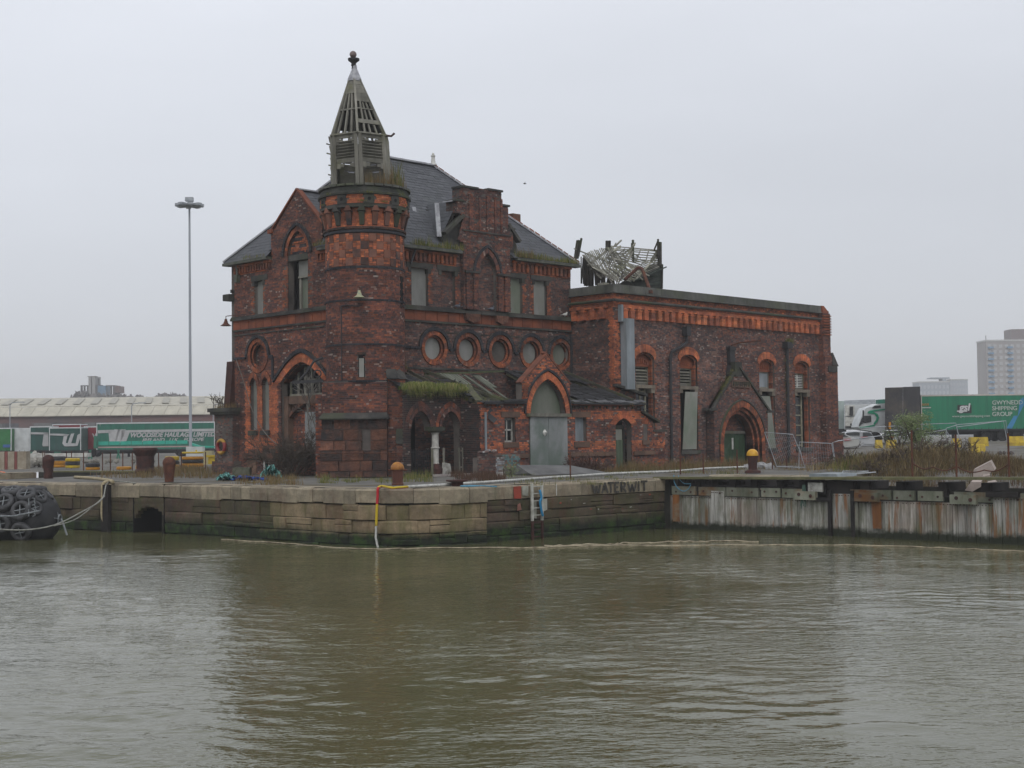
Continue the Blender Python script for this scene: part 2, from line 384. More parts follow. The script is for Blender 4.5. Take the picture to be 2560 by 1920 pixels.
# ---- L facade (towards the left) ----
circL = circ(7.53, 5.43, .60, 24); lanc1 = arch(7.9, 4.05, .27, .38); lanc2 = arch(6.95, 4.05, .27, .38)
lan1p = [(7.63, 2.0), (7.63, 4.05)] + arch(7.9, 4.05, .27, .38)[1:] + [(8.17, 2.0)]
lan2p = [(6.68, 2.0), (6.68, 4.05)] + arch(6.95, 4.05, .27, .38)[1:] + [(7.22, 2.0)]
tudor = [(2.65, 0), (2.65, 4.1)] + arch(4.2, 4.1, 1.55, .85)[1:-1] + [(5.75, 4.1), (5.75, 0)]
tud_o = arch(4.2, 4.15, 2.0, 1.22, 14); tud_i = arch(4.2, 4.1, 1.6, .87, 14)
bigw = [(3.7, 7.3), (3.7, 9.75)] + arch(4.45, 9.75, .75, 1.05)[1:-1] + [(5.2, 9.75), (5.2, 7.3)]
smw = rect(7.12, 7.8, 7.3, 8.85)
outL = [(0, 0), (9.45, 0), (9.45, 9.8), (6.47, 9.8), (6.47, 11.0), (6.2, 11.05), (4.48, 12.6), (2.66, 10.95), (2.66, 9.8), (0, 9.8)]
def orangeL(u, z): return 6.05 < u < 8.6 and .95 < z < 4.3
ps = wallpieces(FL, outL, 0, 12.6, [circL, lan1p, lan2p, tudor, bigw, smw], mort=mortar)
a1 = [p for p in ps if orangeL(p[0].y, p[0].z)]; a2 = [p for p in ps if not orangeL(p[0].y, p[0].z) and (p[0].z > 9.8)]
q1 = [p for p in ps if not orangeL(p[0].y, p[0].z) and p[0].z <= 9.8]
edge = lambda p: (abs(p[0].y-7.8) < .2 and 7.3 < p[0].z < 8.9) or (abs(p[0].y-7.05) < .14 and 7.3 < p[0].z < 8.9) or (5.2 < p[0].y < 5.55 and 7.3 < p[0].z < 9.3) or (3.4 < p[0].y < 3.75 and 7.3 < p[0].z < 9.3)
addbricks(a1, B_BRIGHT); addbricks([p for p in q1 if edge(p) and random.random() < .75], B_ORANGE); addbricks(a2, B_RED)
addbricks([p for p in q1 if not edge(p)], B_RED)
# infill of the tall arch: bricked up, with stone frame over
inf = wallpieces(FL, [(2.8, 0), (2.8, 2.5)] + arch(4.15, 2.5, 1.35, .65)[1:-1] + [(5.5, 2.5), (5.5, 0)], 0, 3.2, [rect(3.3, 4.55, 1.1, 2.78)], o=-.45, mort=mortar, reveal=.1)
addbricks(inf, B_ANNEX)
s = MB(); FL.box(s, 2.6, 5.75, 3.15, 3.5, -.5, -.18); FL.box(s, 5.45, 5.76, 0, 3.5, -.5, -.15); FL.box(s, 2.62, 2.85, 0, 3.5, -.5, -.2)
s.obj('stone_surround', STONE_B, PH)
s = MB(); sp_ = arch(4.15, 2.5, 1.37, .67, 12)
for (u0, z0), (u1, z1) in zip(sp_[:-1], sp_[1:]): s.box8([FL.p(u0, z0, -.46), FL.p(u1, z1, -.46), FL.p(u1, z1, -.34), FL.p(u0, z0, -.34), FL.p(u0, 3.2, -.46), FL.p(u1, 3.2, -.46), FL.p(u1, 3.2, -.34), FL.p(u0, 3.2, -.34)])
s.obj('stone_spandrel', STONE_B, PH)
aa = arch(4.15, 2.5, 1.35, .65, 12); ao = arch(4.15, 2.5, 1.45, 1.0, 12); ringobj(FL, aa, ao, 14, -.5, -.2, 'door_arch', STONE_R, PH)
s = MB(); FL.poly(s, [(2.7, 3.5), (5.7, 3.5)] + arch(4.2, 4.1, 1.5, .85)[::-1], -.9, -.8); s.obj('interior_shade_panel', DARK, PH)
# tracery window in the head of the arch
wd = MB(); 
for u in (5.62, 5.05, 4.55, 4.05, 3.5, 2.95):
    t = min(1, abs(u-4.2)/1.5); FL.box(wd, u-.045, u+.045, 3.52, 4.1+.85*(1-t**1.6)-.02, -.5, -.42)
FL.box(wd, 2.75, 5.65, 3.5, 3.6, -.52, -.4); FL.box(wd, 3.75, 4.55, 4.15, 4.24, -.5, -.42)
for i in range(12):
    a = [(4.3+.22*math.cos(2*PI*(i+k)/12), 4.52+.26*math.sin(2*PI*(i+k)/12)) for k in (0, 1)]; wd.bar(FL.p(*a[0], -.46), FL.p(*a[1], -.46), .06)
for i in range(4): wd.bar(FL.p(4.55-.9*i*.2, 3.6+.1*i, -.45), FL.p(4.3-.5*i*.3, 4.1, -.45), .03)
win = wd.obj('arch_window', WOODG, PH)
pn = MB(); FL.poly(pn, [(5.6, 3.6), (5.6, 4.05), (5.1, 4.4), (5.1, 3.6)], -.5, -.48); FL.poly(pn, [(4.5, 3.6), (4.5, 4.12), (4.1, 4.12), (4.1, 3.6)], -.5, -.485); pn.obj('pane', GLASSD, win)
# boards
def board(fr, poly, o, name, m, th=.03):
    s = MB(); fr.poly(s, poly, o-th, o); return s.obj(name, m, PH)
WPL = plain('whitewashed_board', (.30, .31, .31), (.17, .175, .17), 1.5, .8)
board(FL, rect(3.3, 4.55, 1.1, 2.78), -.42, 'board', WPL); board(FL, rect(3.45, 4.5, 1.75, 2.7), -.38, 'board', WHITE if 0 else WPL)
board(FL, [(7.66, 2.0), (7.66, 4.05)] + arch(7.9, 4.05, .25, .35)[1:-1] + [(8.14, 2.0)], -.16, 'board', CONC)
board(FL, [(6.7, 2.0), (6.7, 4.05)] + arch(6.95, 4.05, .25, .35)[1:-1] + [(7.2, 2.0)], -.16, 'board', CONC)
board(FL, smw, -.17, 'board', CONC)
board(FL, rect(3.7, 4.75, 8.78, 9.75), -.28, 'board', CONC); board(FL, rect(3.95, 4.55, 7.35, 8.78), -.34, 'board', GREENB)
s = MB(); FL.box(s, 3.7, 4.7, 8.72, 8.8, -.3, -.2); FL.box(s, 4.55, 4.68, 7.3, 8.75, -.33, -.25); s.obj('window_frame', WOODG, PH)
board(FL, rect(3.6, 5.25, 7.2, 9.8), -.55, 'interior_shade_panel', DARK)
# tympanum of coloured bricks over the big window
ty = arch(4.45, 9.75, .72, 1.0)
tp = wallpieces(FL, ty, 9.75, 10.75, o=-.12, mort=mortar_r, reveal=0)
for k, p in enumerate(tp): addbricks([p], B_BLACK if int(p[0].z/.15) % 2 and random.random() < .8 else B_ORANGE)
ringobj(FL, arch(4.45, 9.75, .75, 1.05), arch(4.45, 9.75, .95, 1.27), 26, -.1, .03, 'window_arch', B_ORANGE, PH, bed=mortar_r)
ringobj(FL, arch(4.45, 9.75, .97, 1.29), arch(4.45, 9.75, 1.1, 1.42), 28, -.05, .1, 'hood_mould', B_BLACK, PH, bed=mortar)
# round recess and arches
ringobj(FL, circ(7.53, 5.43, .60, 32), circ(7.53, 5.43, .80, 32), 32, -.1, .04, 'round_arch', B_ORANGE, PH, True, mortar_r)
ringobj(FL, circ(7.53, 5.43, .50, 32), circ(7.53, 5.43, .62, 32), 32, -.2, -.06, 'round_arch', B_ORANGE, PH, True, mortar_r)
addbricks(wallpieces(FL, circ(7.53, 5.43, .55), 4.9, 6.0, o=-.3, mort=mortar, reveal=0), B_RED)
hood = [(8.45, 5.3)] + roundarch(7.53, 5.43, -.83, .8)[::1] + [(6.6, 5.3)]
ringobj(FL, roundarch(7.53, 5.4, .82, .82), roundarch(7.53, 5.4, .96, .96), 22, -.05, .1, 'hood_mould', B_BLACK, PH, bed=mortar)
ringobj(FL, tud_i, tud_o, 40, -.25, .04, 'arch_ring', B_BRIGHT, PH, bed=mortar_r)
ringobj(FL, arch(4.2, 4.15, 2.02, 1.24), arch(4.2, 4.15, 2.15, 1.42), 30, -.05, .12, 'hood_mould', B_BLACK, PH, bed=mortar)
ringobj(FL, arch(4.2, 4.1, 1.5, .78, 14), tud_i, 36, -.5, -.12, 'arch_ring', B_ORANGE, PH, bed=mortar_r)
for c in (7.9, 6.95):
    ringobj(FL, arch(c, 4.05, .27, .38), arch(c, 4.05, .46, .66), 16, -.2, .05, 'lancet_arch', B_ORANGE, PH, bed=mortar_r)
    s = MB(); FL.box(s, c-.32, c+.32, 1.78, 2.0, -.1, .12); s.obj('window_sill', STONE_D, PH)
s = MB(); FL.box(s, 5.95, 8.7, .72, .95, -.05, .12); FL.box(s, 6.2, 7.15, .9, 1.15, 0, .05); FL.box(s, 7.45, 8.3, .9, 1.15, 0, .05); s.obj('plinth_course', STONE_R, PH)
for u0, u1, z1 in ((7.7, 8.45, .68), ): board(FL, rect(u0, u1, 0, z1), .03, 'board', STONE_B)
board(FL, rect(6.48, 7.15, 0, .64), .04, 'interior_shade_panel', DARK)
s = MB(); FL.box(s, 6.55, 6.6, 0, .64, .04, .1); FL.box(s, 6.95, 7.0, 0, .64, .04, .1); s.obj('bar', WHITE, PH)
# sill course, terracotta band, string courses
def course(fr, segs, name, m, L=.9):
    out = []
    for u0, u1, z0, z1, o0, o1 in segs:
        n = max(1, round((u1-u0)/L))
        for i in range(n): out.append(fr.pc(u0+(u1-u0)*i/n+.004, u0+(u1-u0)*(i+1)/n-.004, z0, z1+random.uniform(-.008, .008), o0, o1+random.uniform(-.01, .01)))
    pieces(out, name, m, PH, 400)
course(FL, [(1.4, 9.6, 7.12, 7.22, -.1, .16), (1.4, 9.62, 7.22, 7.3, -.1, .08)], 'sill_course', STONE_D)
course(FM, [(1.5, 12.9, 7.12, 7.24, -.1, .18), (1.5, 12.9, 7.24, 7.32, -.1, .1)], 'sill_course', STONE_D)
tb = []
for fr, a, b, n in ((FL, 1.5, 9.5, 13), (FM, 1.55, 12.9, 17)):
    for i in range(n): tb.append(fr.pc(a+(b-a)*i/n+.012, a+(b-a)*(i+1)/n-.012, 6.7, 7.12, -.05, .03+random.uniform(-.004, .004)))
pieces(tb, 'tile', TERRA, PH)
course(FL, [(1.4, 9.52, 6.62, 6.69, -.05, .07), (1.4, 9.5, 6.42, 6.47, -.05, .04)], 'string_course', STONE_D, 1.2)
course(FM, [(1.5, 12.9, 6.6, 6.69, -.05, .08), (3.9, 12.9, 6.2, 6.24, -.02, .03), (1.6, 12.8, 4.56, 4.64, -.02, .06)], 'string_course', STONE_D, 1.6)
course(FL, [(8.5, 9.45, 5.32, 5.42, -.03, .08), (6.35, 6.65, 5.28, 5.4, -.03, .08), (6.3, 6.42, 4.3, 5.3, -.03, .07)], 'string_course', B_BLACK, .24)
# dentilled eaves
def dentils(fr, u0, u1, z0, z1, pitch, w_, o=.1):
    o1 = []; n = int((u1-u0)/pitch)
    for i in range(n): u = u0+(u1-u0)*(i+.5)/n; o1.append(fr.pc(u-w_/2, u+w_/2, z0+.07, z1-.06, -.03, o+random.uniform(-.01, .01)))
    k = int((u1-u0)/.24)
    for i in range(k):
        a = u0+(u1-u0)*i/k; b = u0+(u1-u0)*(i+1)/k
        o1.append(fr.pc(a+.004, b-.004, z1-.055, z1+.06, -.03, o+.03)); o1.append(fr.pc(a+.004, b-.004, z0, z0+.055, -.03, .03))
    return o1
pieces(dentils(FL, 6.4, 9.4, 9.25, 9.65, .21, .1) + dentils(FL, 1.6, 3.0, 9.25, 9.65, .21, .1) + dentils(FM, 1.6, 5.4, 9.2, 9.68, .24, .13) + dentils(FM, 8.9, 12.9, 9.2, 9.7, .27, .15), 'dentil', B_ORANGE, PH, 300)
GUT = plain('mossy_gutter', (.12, .12, .11), (.05, .06, .035), 3, .8)
s = MB()
for a, b in ((6.4, 9.95),): FL.box(s, a, b, 9.72, 9.84, -.1, .34)
FL.box(s, 1.5, 2.7, 9.72, 9.84, -.1, .3)
s.obj('gutter', GUT, PH); s = MB()
for a, b in ((1.5, 5.5), (8.95, 13.35)): FM.box(s, a, b, 9.76, 9.88, -.1, .36)
s.obj('gutter', GUT, PH)
# lintels
s = MB(); FL.box(s, 6.75, 8.05, 8.85, 9.1, -.3, .03); FL.box(s, 6.98, 7.14, 8.62, 8.85, -.3, .02); FL.box(s, 7.78, 7.95, 8.62, 8.85, -.3, .02); FL.box(s, 3.7, 5.2, 9.5, 9.76, -.28, -.04); s.obj('lintel', STONE_D, PH)
# gable coping
s = MB()
for (ua, za), (ub, zb) in (((6.5, 11.0), (4.48, 12.68)), ((4.48, 12.68), (2.6, 10.92))): s.bar(FL.p(ua, za, -.08), FL.p(ub, zb, -.08), .26, .07)
FL.box(s, 6.3, 6.62, 10.9, 11.08, -.35, .1); s.obj('gable_coping', TERRA, PH)
s = MB()
# gable cheeks behind the wall and its little slate roof
s.prism([(.3, 6.4, 9.8), (.3, 6.4, 11.0), (.3, 4.48, 12.55), (.3, 2.7, 11.0), (.3, 2.7, 9.8)], [(3.3, 6.4, 9.8), (3.3, 6.4, 11.0), (3.3, 4.48, 12.55), (3.3, 2.7, 11.0), (3.3, 2.7, 9.8)])
s.obj('gable_core', MORTAR, PH)
# left end pier, flue
pierb = wallpieces(Fr((-.35, 0), (0, 1), (-1, 0)), rect(9.1, 10.6, .6, 2.9), .6, 2.9, mort=mortar) + wallpieces(Fr((-.45, 0), (0, 1), (-1, 0)), rect(8.95, 10.7, 0, .6), 0, .6, mort=mortar)
addbricks([p for p in pierb], B_DARK); mortar.aab(-.35, 1.5, 9.1, 10.6, 0, 2.9); mortar.aab(-.44, 1.5, 8.96, 10.69, 0, .6)
pf = wallpieces(Fr((0, 9.09), (1, 0), (0, -1)), rect(-.35, 0, .6, 2.9), .6, 2.9, mort=mortar, reveal=0); addbricks(pf, B_DARK)
s = MB(); s.aab(-.6, 1.6, 9.0, 10.85, 2.9, 3.08); s.aab(-.52, 1.5, 9.05, 10.75, 2.78, 2.9); s.obj('pier_cap', STONE_D, PH)
s = MB(); s.box8([(-.25, 9.5, 3.05), (.3, 9.5, 3.05), (.3, 10.0, 3.05), (-.25, 10.0, 3.05), (-.1, 9.46, 5.25), (.3, 9.46, 5.25), (.3, 9.95, 5.25), (-.1, 9.95, 5.25)]); s.obj('flue_stack', RUSTY, PH)
s = MB(); s.aab(-.25, .3, 9.5, 10.05, 8.1, 8.4); s.aab(-.16, .2, 9.45, 9.55, 8.45, 8.6); s.obj('stone_bracket', STONE_D, PH)
# ---- M facade (towards the right) ----
circM = [circ(4.05+2.02*k, 5.5, .62, 28) for k in range(5)]
w1, w2, w3, w4 = rect(2.78, 3.74, 7.3, 8.95), rect(4.48, 5.35, 7.3, 8.95), rect(8.68, 9.6, 7.3, 8.98), rect(10.35, 11.25, 7.3, 8.98)
niche = [(6.57, 7.3), (6.57, 9.0)] + arch(7.13, 9.0, .56, .92)[1:] + [(7.69, 7.3)]
outM = [(0, 0), (12.92, 0), (12.92, 9.85), (0, 9.85)]
ps = wallpieces(FM, outM, 0, 9.85, circM + [w1, w2, w3, w4, niche], mort=mortar)
def edgeM(p):
    x, z = p[0].x, p[0].z
    return 7.3 < z < 9.0 and any(abs(x-e) < .15 for e in (3.85, 5.45, 9.7, 11.35, 2.7, 10.25))
for p in ps:
    if edgeM(p) and random.random() < .7: addbricks([p], B_ORANGE)
    else: addbricks([p], B_DARK if p[0].x > 9.2 or random.random() > .4 else (B_WING if random.random() < .7 else B_RED))
addbricks(wallpieces(FM, w2, 7.3, 8.95, o=-.18, mort=mortar), B_DARK)
addbricks(wallpieces(FM, niche, 7.3, 9.95, o=.03, mort=mortar), B_DARK)
for k in range(5):
    c = 4.05+2.02*k
    ringobj(FM, circ(c, 5.5, .58, 32), circ(c, 5.5, .76, 32), 34, -.1, .05, 'round_arch', B_ORANGE, PH, True, mortar_r)
    ringobj(FM, circ(c, 5.5, .49, 32), circ(c, 5.5, .60, 32), 30, -.2, -.08, 'round_arch', B_ORANGE, PH, True, mortar_r)
    ringobj(FM, roundarch(c, 5.5, .78, .78), roundarch(c, 5.5, .92, .94), 22, -.05, .1, 'hood_mould', B_BLACK, PH, bed=mortar)
    board(FM, circ(c, 5.5, .52), -.2, 'round_board', [CONC, CONC, plain('brown_board', (.1, .09, .078), (.05, .045, .04), 1.5), CONC, GREENB][k])
    if k < 4: course(FM, [(c+.9, c+1.12, 5.4, 5.52, -.04, .08)], 'hood_stop', B_BLACK, .11)
course(FM, [(1.6, 3.15, 5.44, 5.54, -.04, .08)], 'hood_stop', B_BLACK, .24)
for wq, m in ((rect(2.75, 3.76, 7.3, 8.97), CONC), (rect(8.66, 9.62, 7.3, 9), GREENB), (rect(10.33, 11.27, 7.3, 9), CONC)): board(FM, wq, -.16, 'board', m)
s = MB()
for a, b in ((2.5, 4.0), (4.25, 5.6), (8.55, 9.85), (10.15, 11.5)):
    FM.box(s, a, b, 8.97, 9.2, -.25, .04); FM.box(s, b-.3, b-.1, 8.76, 8.97, -.24, .03); FM.box(s, a+.1, a+.26, 8.76, 8.97, -.24, .03)
s.obj('lintel', STONE_D, PH)
# stepped gable bay with pilasters
FG = Fr((0, -.22), (1, 0), (0, -1))
gp = [(5.67, 7.32), (5.67, 10.3), (5.35, 10.38), (5.7, 11.5), (5.3, 11.6), (5.3, 12.12), (5.68, 12.2), (5.68, 12.75), (6.6, 12.82), (6.62, 12.7), (7.15, 12.7), (7.2, 12.82), (8.08, 12.85), (8.08, 12.2), (8.5, 12.2), (8.52, 11.2), (8.8, 11.0), (8.8, 10.3), (8.6, 10.2), (8.6, 7.32)]
ps = wallpieces(FG, gp, 7.32, 12.85, [niche], mort=mortar, reveal=.3, jit=.012)
for p in ps: addbricks([p], B_DARK if p[0].z > 9.6 and random.random() < .4 else B_RED)
s = MB(); s.prism([(x, .05, z) for x, z in gp], [(x, .5, z) for x, z in gp]); 
s.obj('gable_core', MORTAR, PH)
side = []
Fg2 = Fr((5.67, 0), (0, -1), (-1, 0)); side += wallpieces(Fg2, rect(0, .22, 7.32, 10.3), 7.32, 10.3, mort=mortar, reveal=0)
for x, z0, z1, d0, d1 in ((5.68, 12.2, 12.78, -.5, .22), (5.3, 11.6, 12.12, -.5, .22), (5.68, 11.5, 11.6, -.5, .22)):
    side += wallpieces(Fr((x-.001, 0), (0, -1), (-1, 0)), rect(d0, d1, z0, z1), z0, z1, mort=mortar, reveal=0)
addbricks(side, B_DARK)
pil = []
for u0, u1 in ((5.78, 5.98), (6.22, 6.5), (7.76, 8.0), (8.18, 8.5)):
    pil += wallpieces(Fr((0, -.3), (1, 0), (0, -1)), rect(u0, u1, 7.32, 8.95), 7.32, 8.95, mort=mortar, reveal=0)
for u0, u1 in ((6.0, 6.22), (7.1, 7.16), (6.62, 6.72), (7.6, 7.7), (8.0, 8.1)):
    pil += wallpieces(Fr((0, -.28), (1, 0), (0, -1)), rect(u0, u1, 10.9, 12.5), 10.9, 12.5, mort=mortar, reveal=0)
addbricks(pil, B_RED)
s = MB(); FG.box(s, 5.7, 6.56, 8.95, 9.05, -.02, .14); FG.box(s, 7.7, 8.58, 8.95, 9.05, -.02, .14); FG.box(s, 5.62, 8.64, 10.82, 10.88, -.02, .05); s.obj('capital', STONE_D, PH)
ringobj(FG, arch(7.13, 9.0, .56, .92), arch(7.13, 9.0, .76, 1.16), 24, -.15, .05, 'niche_arch', B_RED, PH, bed=mortar)
ringobj(FG, arch(7.13, 9.0, .78, 1.18), arch(7.13, 9.0, .9, 1.32), 24, -.05, .08, 'hood_mould', B_BLACK, PH, bed=mortar)
s = MB(); 
for x0, x1, z in ((5.2, 5.72, 12.12), (5.62, 6.6, 12.78), (7.2, 8.14, 12.83), (8.1, 8.58, 12.2), (8.5, 8.9, 11.15)): s.aab(x0, x1, -.28, .5, z, z+.09)
s.bar((4.56, -.15, 10.6), (5.68, -.15, 11.52), .3, .14, up=Vector((0, 1, 0))); s.bar((9.25, -.15, 10.65), (8.5, -.15, 11.4), .3, .14, up=Vector((0, 1, 0)))
s.prism([(4.6, -.05, 9.9), (4.6, -.05, 10.5), (5.67, -.05, 11.4), (5.67, -.05, 9.9)], [(4.6, .3, 9.9), (4.6, .3, 10.5), (5.67, .3, 11.4), (5.67, .3, 9.9)])
s.prism([(9.2, -.05, 9.9), (9.2, -.05, 10.5), (8.55, -.05, 11.3), (8.55, -.05, 9.9)], [(9.2, .3, 9.9), (9.2, .3, 10.5), (8.55, .3, 11.3), (8.55, .3, 9.9)])
s.obj('gable_coping', STONE_D, PH)
s = MB(); 
for a, b in ((5.8, 6.7), (7.7, 8.46)): FM.poly(s, [(a, 7.12), (b, 7.12), (b-.05, 6.85), ((a+b)/2, 6.72), (a+.05, 6.85)], -.05, .22)
s.obj('corbel', STONE_R, PH)
# ---- roof ----
E = [Vector((-.28, -.3, 9.84)), Vector((13.3, -.3, 9.84)), Vector((13.3, 9.95, 9.84)), Vector((-.28, 9.95, 9.84))]
A1, A2 = Vector((4.3, 4.9, 14.8)), Vector((8.45, 4.9, 14.8))
s = MB(); zL = lambda x: 9.84+(x+.28)*1.083; zM = lambda y: 9.84+(y+.3)*.954
s.v = [tuple(p) for p in (E[0], (5.3, -.3, 9.84), (5.3, .5, zM(.5)), (8.6, .5, zM(.5)), (8.6, -.3, 9.84), E[1], A2, A1)]; s.f = [tuple(range(8))]
s.tri(E[1], E[2], A2); s.quad(E[2], E[3], A1, A2); s.tri(E[3], (-.28, 6.5, 9.84), A1); s.tri((-.28, 2.6, 9.84), E[0], A1); s.tri((.1, 2.6, zL(.1)), (.1, 6.5, zL(.1)), A1); s.obj1('roof_deck', WOODD, PH)
sl_ = []
def slates(P0, P1, Q1, Q0, n_row=.22, wd=.36, skip=None, lst=sl_, jit=.01, th=.008):
    """P0-P1 eaves, Q0-Q1 top edge"""
    P0, P1, Q0, Q1 = map(Vector, (P0, P1, Q0, Q1)); U = (P1-P0).normalized(); N = U.cross(Q0-P0 if (Q0-P0).length > .01 else Q1-P0).normalized()
    if N.z < 0: N = -N
    V = N.cross(U).normalized()
    if V.z < 0: V = -V
    H = (Q0-P0).dot(V) if (Q0-P0).length > .01 else (Q1-P0).dot(V); L = (P1-P0).length
    nr = int(H/n_row); u0a = 0; u1a = L; u0b = (Q0-P0).dot(U); u1b = (Q1-P0).dot(U)
    for i in range(nr):
        t = (i+.5)/nr; a = u0a+(u0b-u0a)*t; b = u1a+(u1b-u1a)*t; x = a-((a+(i % 2)*wd/2) % wd)
        while x < b:
            xa, xb = max(a, x), min(b, x+wd)
            if xb-xa > .06:
                c = P0+U*(xa+xb)/2+V*(i+.62)*H/nr
                if not (skip and skip(c)):
                    ang = random.gauss(0, .008); U2 = U*math.cos(ang)+V*math.sin(ang); V2 = V*math.cos(ang)-U*math.sin(ang)
                    tl = V2+N*-.045
                    lst.append((c+N*(.03+random.uniform(0, jit)), U2*(xb-xa-.008)/2, tl*(H/nr*.78), N*th/2))
            x += wd
hid = lambda c: 5.3 < c.x < 8.6 and c.y < 2.2 and c.z < 12.3
slates(E[0], E[1], A2, A1, skip=hid); slates(E[3], E[0], A1, A1, skip=lambda c: 2.7 < c.y < 6.4 and c.x < 2.2)
slates((3.3, 4.48, 12.62), (-.2, 4.48, 12.62), (-.2, 6.45, 10.98), (3.3, 6.45, 10.98), lst=sl_) if 0 else None
# small gable roofs (left gable and the dormer behind the bay)
slates((.15, 6.4, 10.9), (3.3, 6.4, 10.9), (3.3, 4.5, 12.55), (.15, 4.5, 12.55)); slates((.15, 2.6, 10.9), (3.3, 2.6, 10.9), (3.3, 4.46, 12.55), (.15, 4.46, 12.55))
slates((4.55, -.05, 10.5), (4.55, 3, 10.5), (5.66, 2.6, 12.2), (5.66, .1, 12.2))
s = MB(); s.quad((4.6, -.05, 10.4), (4.6, 3, 10.4), (5.66, 3, 12.15), (5.66, -.05, 12.15)); s.quad((5.66, -.0, 12.2), (8.5, .0, 12.2), (8.5, 3, 12.2), (5.66, 3, 12.2)); s.quad((8.5, 0, 9.9), (8.5, 3, 9.9), (8.5, 3, 12.2), (8.5, 0, 12.2)); s.obj('roof_deck', WOODD, PH)
pieces(sl_, 'slate', SLATE, PH, 300, 'slates')
s = MB(); s.bar(E[1]+UP*.08, A2+UP*.1, .2, .07); s.bar(E[3]+UP*.08, A1+UP*.1, .2, .07); s.bar(A1+UP*.1, A2+UP*.1, .25, .08); s.bar(E[0]+UP*.08, A1+UP*.1, .2, .07)
s.bar((.05, 4.48, 12.66), (3.3, 4.48, 12.66), .25, .06); s.bar((4.4, -.02, 10.45), (4.55, .3, 12.0), .2, .06); s.bar((4.55, 0, 12.0), (5.66, .1, 12.24), .2, .06); s.bar((4.35, 1.2, 10.44), (4.5, 1.8, 12.0), .18, .05)
s.obj('lead_flashing', LEAD, PH)
s = MB()
for i in range(26): p = E[1]+(A2-E[1])*(i+.5)/26+UP*.15+Vector((0, 0, random.uniform(-.01, .02))); d = (A2-E[1]).normalized(); s.box(p, d*.14, d.cross(UP).normalized()*.09, UP*.035)
s.obj('hip_tile', TERRA, PH, kind='stuff')
s = MB(); s.lathe(A2+UP*.1, [(.2, 0), (.18, .06), (.12, .1), (.08, .4), (.11, .43), (.11, .48), (.05, .51), (.07, .55), (.02, .62)], 8); s.obj('roof_finial', WHITE, PH)
s = MB(); s.aab(11.2, 11.75, 2.2, 2.7, 11.6, 12.5); s.aab(10.6, 11.1, 2.4, 2.8, 12.2, 12.75)
s.obj('chimney_stub', STONE_R, PH)
# hidden sides
s = MB(); s.aab(0.05, 12.9, 9.45, 9.75, 0, 9.8); s.aab(12.6, 12.9, 0.05, 9.5, 0, 9.8); s.obj('rear_wall', MORTAR, PH)
# core behind facades so openings read dark
# ---- wing ----
cen = [15.16, 18.55, 25.27, 28.6]
wo = [[(c-.7, .8), (c-.7, 5.22)] + roundarch(c, 5.22, .7, .36)[1:] + [(c+.7, .8)] for c in cen]
doorh = [(20.65, 0), (20.65, 1.1)] + arch(22.3, 1.1, 1.65, 1.88)[1:-1] + [(23.95, 1.1), (23.95, 0)]
gate = [(19.9, 0), (19.9, 2.75), (22.1, 4.9), (24.6, 2.75), (24.6, 0)]
ps = wallpieces(FWN, rect(12.92, 30.5, -.6, 8.3), -.6, 8.3, wo + [gate], mort=mortar)
def wsel(p):
    x, z = p[0].x, p[0].z
    if z > 7.1: return (B_BRIGHT if z < 8 or random.random() < .3 else B_ORANGE) if z > 7.62 else B_DARK  # dark bricks behind the dentils paint in the shade of the gaps
    if x < 13.35: return B_BRIGHT if random.random() < .8 else B_RED
    for c in cen:
        if abs(x-c) < .82 and .9 < z < 5.3 and random.random() < .35: return B_ORANGE
    if x > 21 and random.random() < .45 or 13.4 < x < 19 and z < 6 and random.random() < .3: return B_RED
    return B_WING if (z < 6.2 or random.random() < .6) else B_DARK
for p in ps: addbricks([p], wsel(p))
ps = wallpieces(FS, rect(0, 2.72, 0, 8.3), 0, 8.3, mort=mortar)
for p in ps: addbricks([p], B_BRIGHT if p[0].z > 7.1 or p[0].y < -2.38 else (B_DARK if p[0].z > 5 or random.random() < .5 else B_WING))
s = MB(); s.box8([(12.95, -2.68, 8.3), (30.5, -2.68, 8.3), (30.5, 9, 8.3), (12.95, 9, 8.3), (12.95, -2.68, 8.31), (30.5, -2.68, 8.31), (30.5, 9, 8.31), (12.95, 9, 8.31)]); s.aab(30.2, 30.45, -2.6, 9, -.6, 8.3); s.aab(12.95, 30.4, 8.8, 9, 0, 8.3); s.obj('rear_wall', MORTAR, PH)
dd = []
for fr, a, b in ((FWN, 13.4, 30.3), (FS, 0.0, 2.4)):
    n = int((b-a)/.5)
    for i in range(n):
        u = a+(b-a)*(i+.5)/n; dd.append(fr.pc(u-.15, u+.13, 7.12, 7.5, -.03, .16)); dd.append(fr.pc(u-.19, u+.17, 7.5, 7.56, -.03, .18)); dd.append(fr.pc(u-.12, u+.1, 7.56, 7.62, -.03, .14))
    n = int((b-a)/.235)
    for i in range(n): u = a+(b-a)*i/n; dd.append(fr.pc(u+.004, u+.23, 7.62, 7.7, -.03, .14)); dd.append(fr.pc(u+.004, u+.23, 7.71, 7.78, -.03, .12))
pieces(dd, 'dentil', B_BRIGHT, PH, 0, 'dentils')
s = MB(); s.tube([FS.p(0, 7.95, .16), FS.p(2.88, 7.95, .16)], .075, 8); s.tube([FWN.p(12.76, 7.95, .16), FWN.p(30.6, 7.95, .16)], .075, 8); s.obj('string_course', STONE_D, PH)
STONE_G = plain('mossy_grey_coping', (.12, .12, .108), (.05, .051, .047), 1.4, .9, vs=(1, 1, .5), per=.25, c3=(.068, .076, .048))
cp = []
for i in range(15): a = 12.8+17.7*i/15; cp.append(FWN.pc(a+.006, a+17.7/15-.006, 8.34, 8.71, -.4, .12+random.uniform(-.006, .006))); cp.append(FWN.pc(a+.006, a+17.7/15-.006, 8.3, 8.36, -.3, .18))
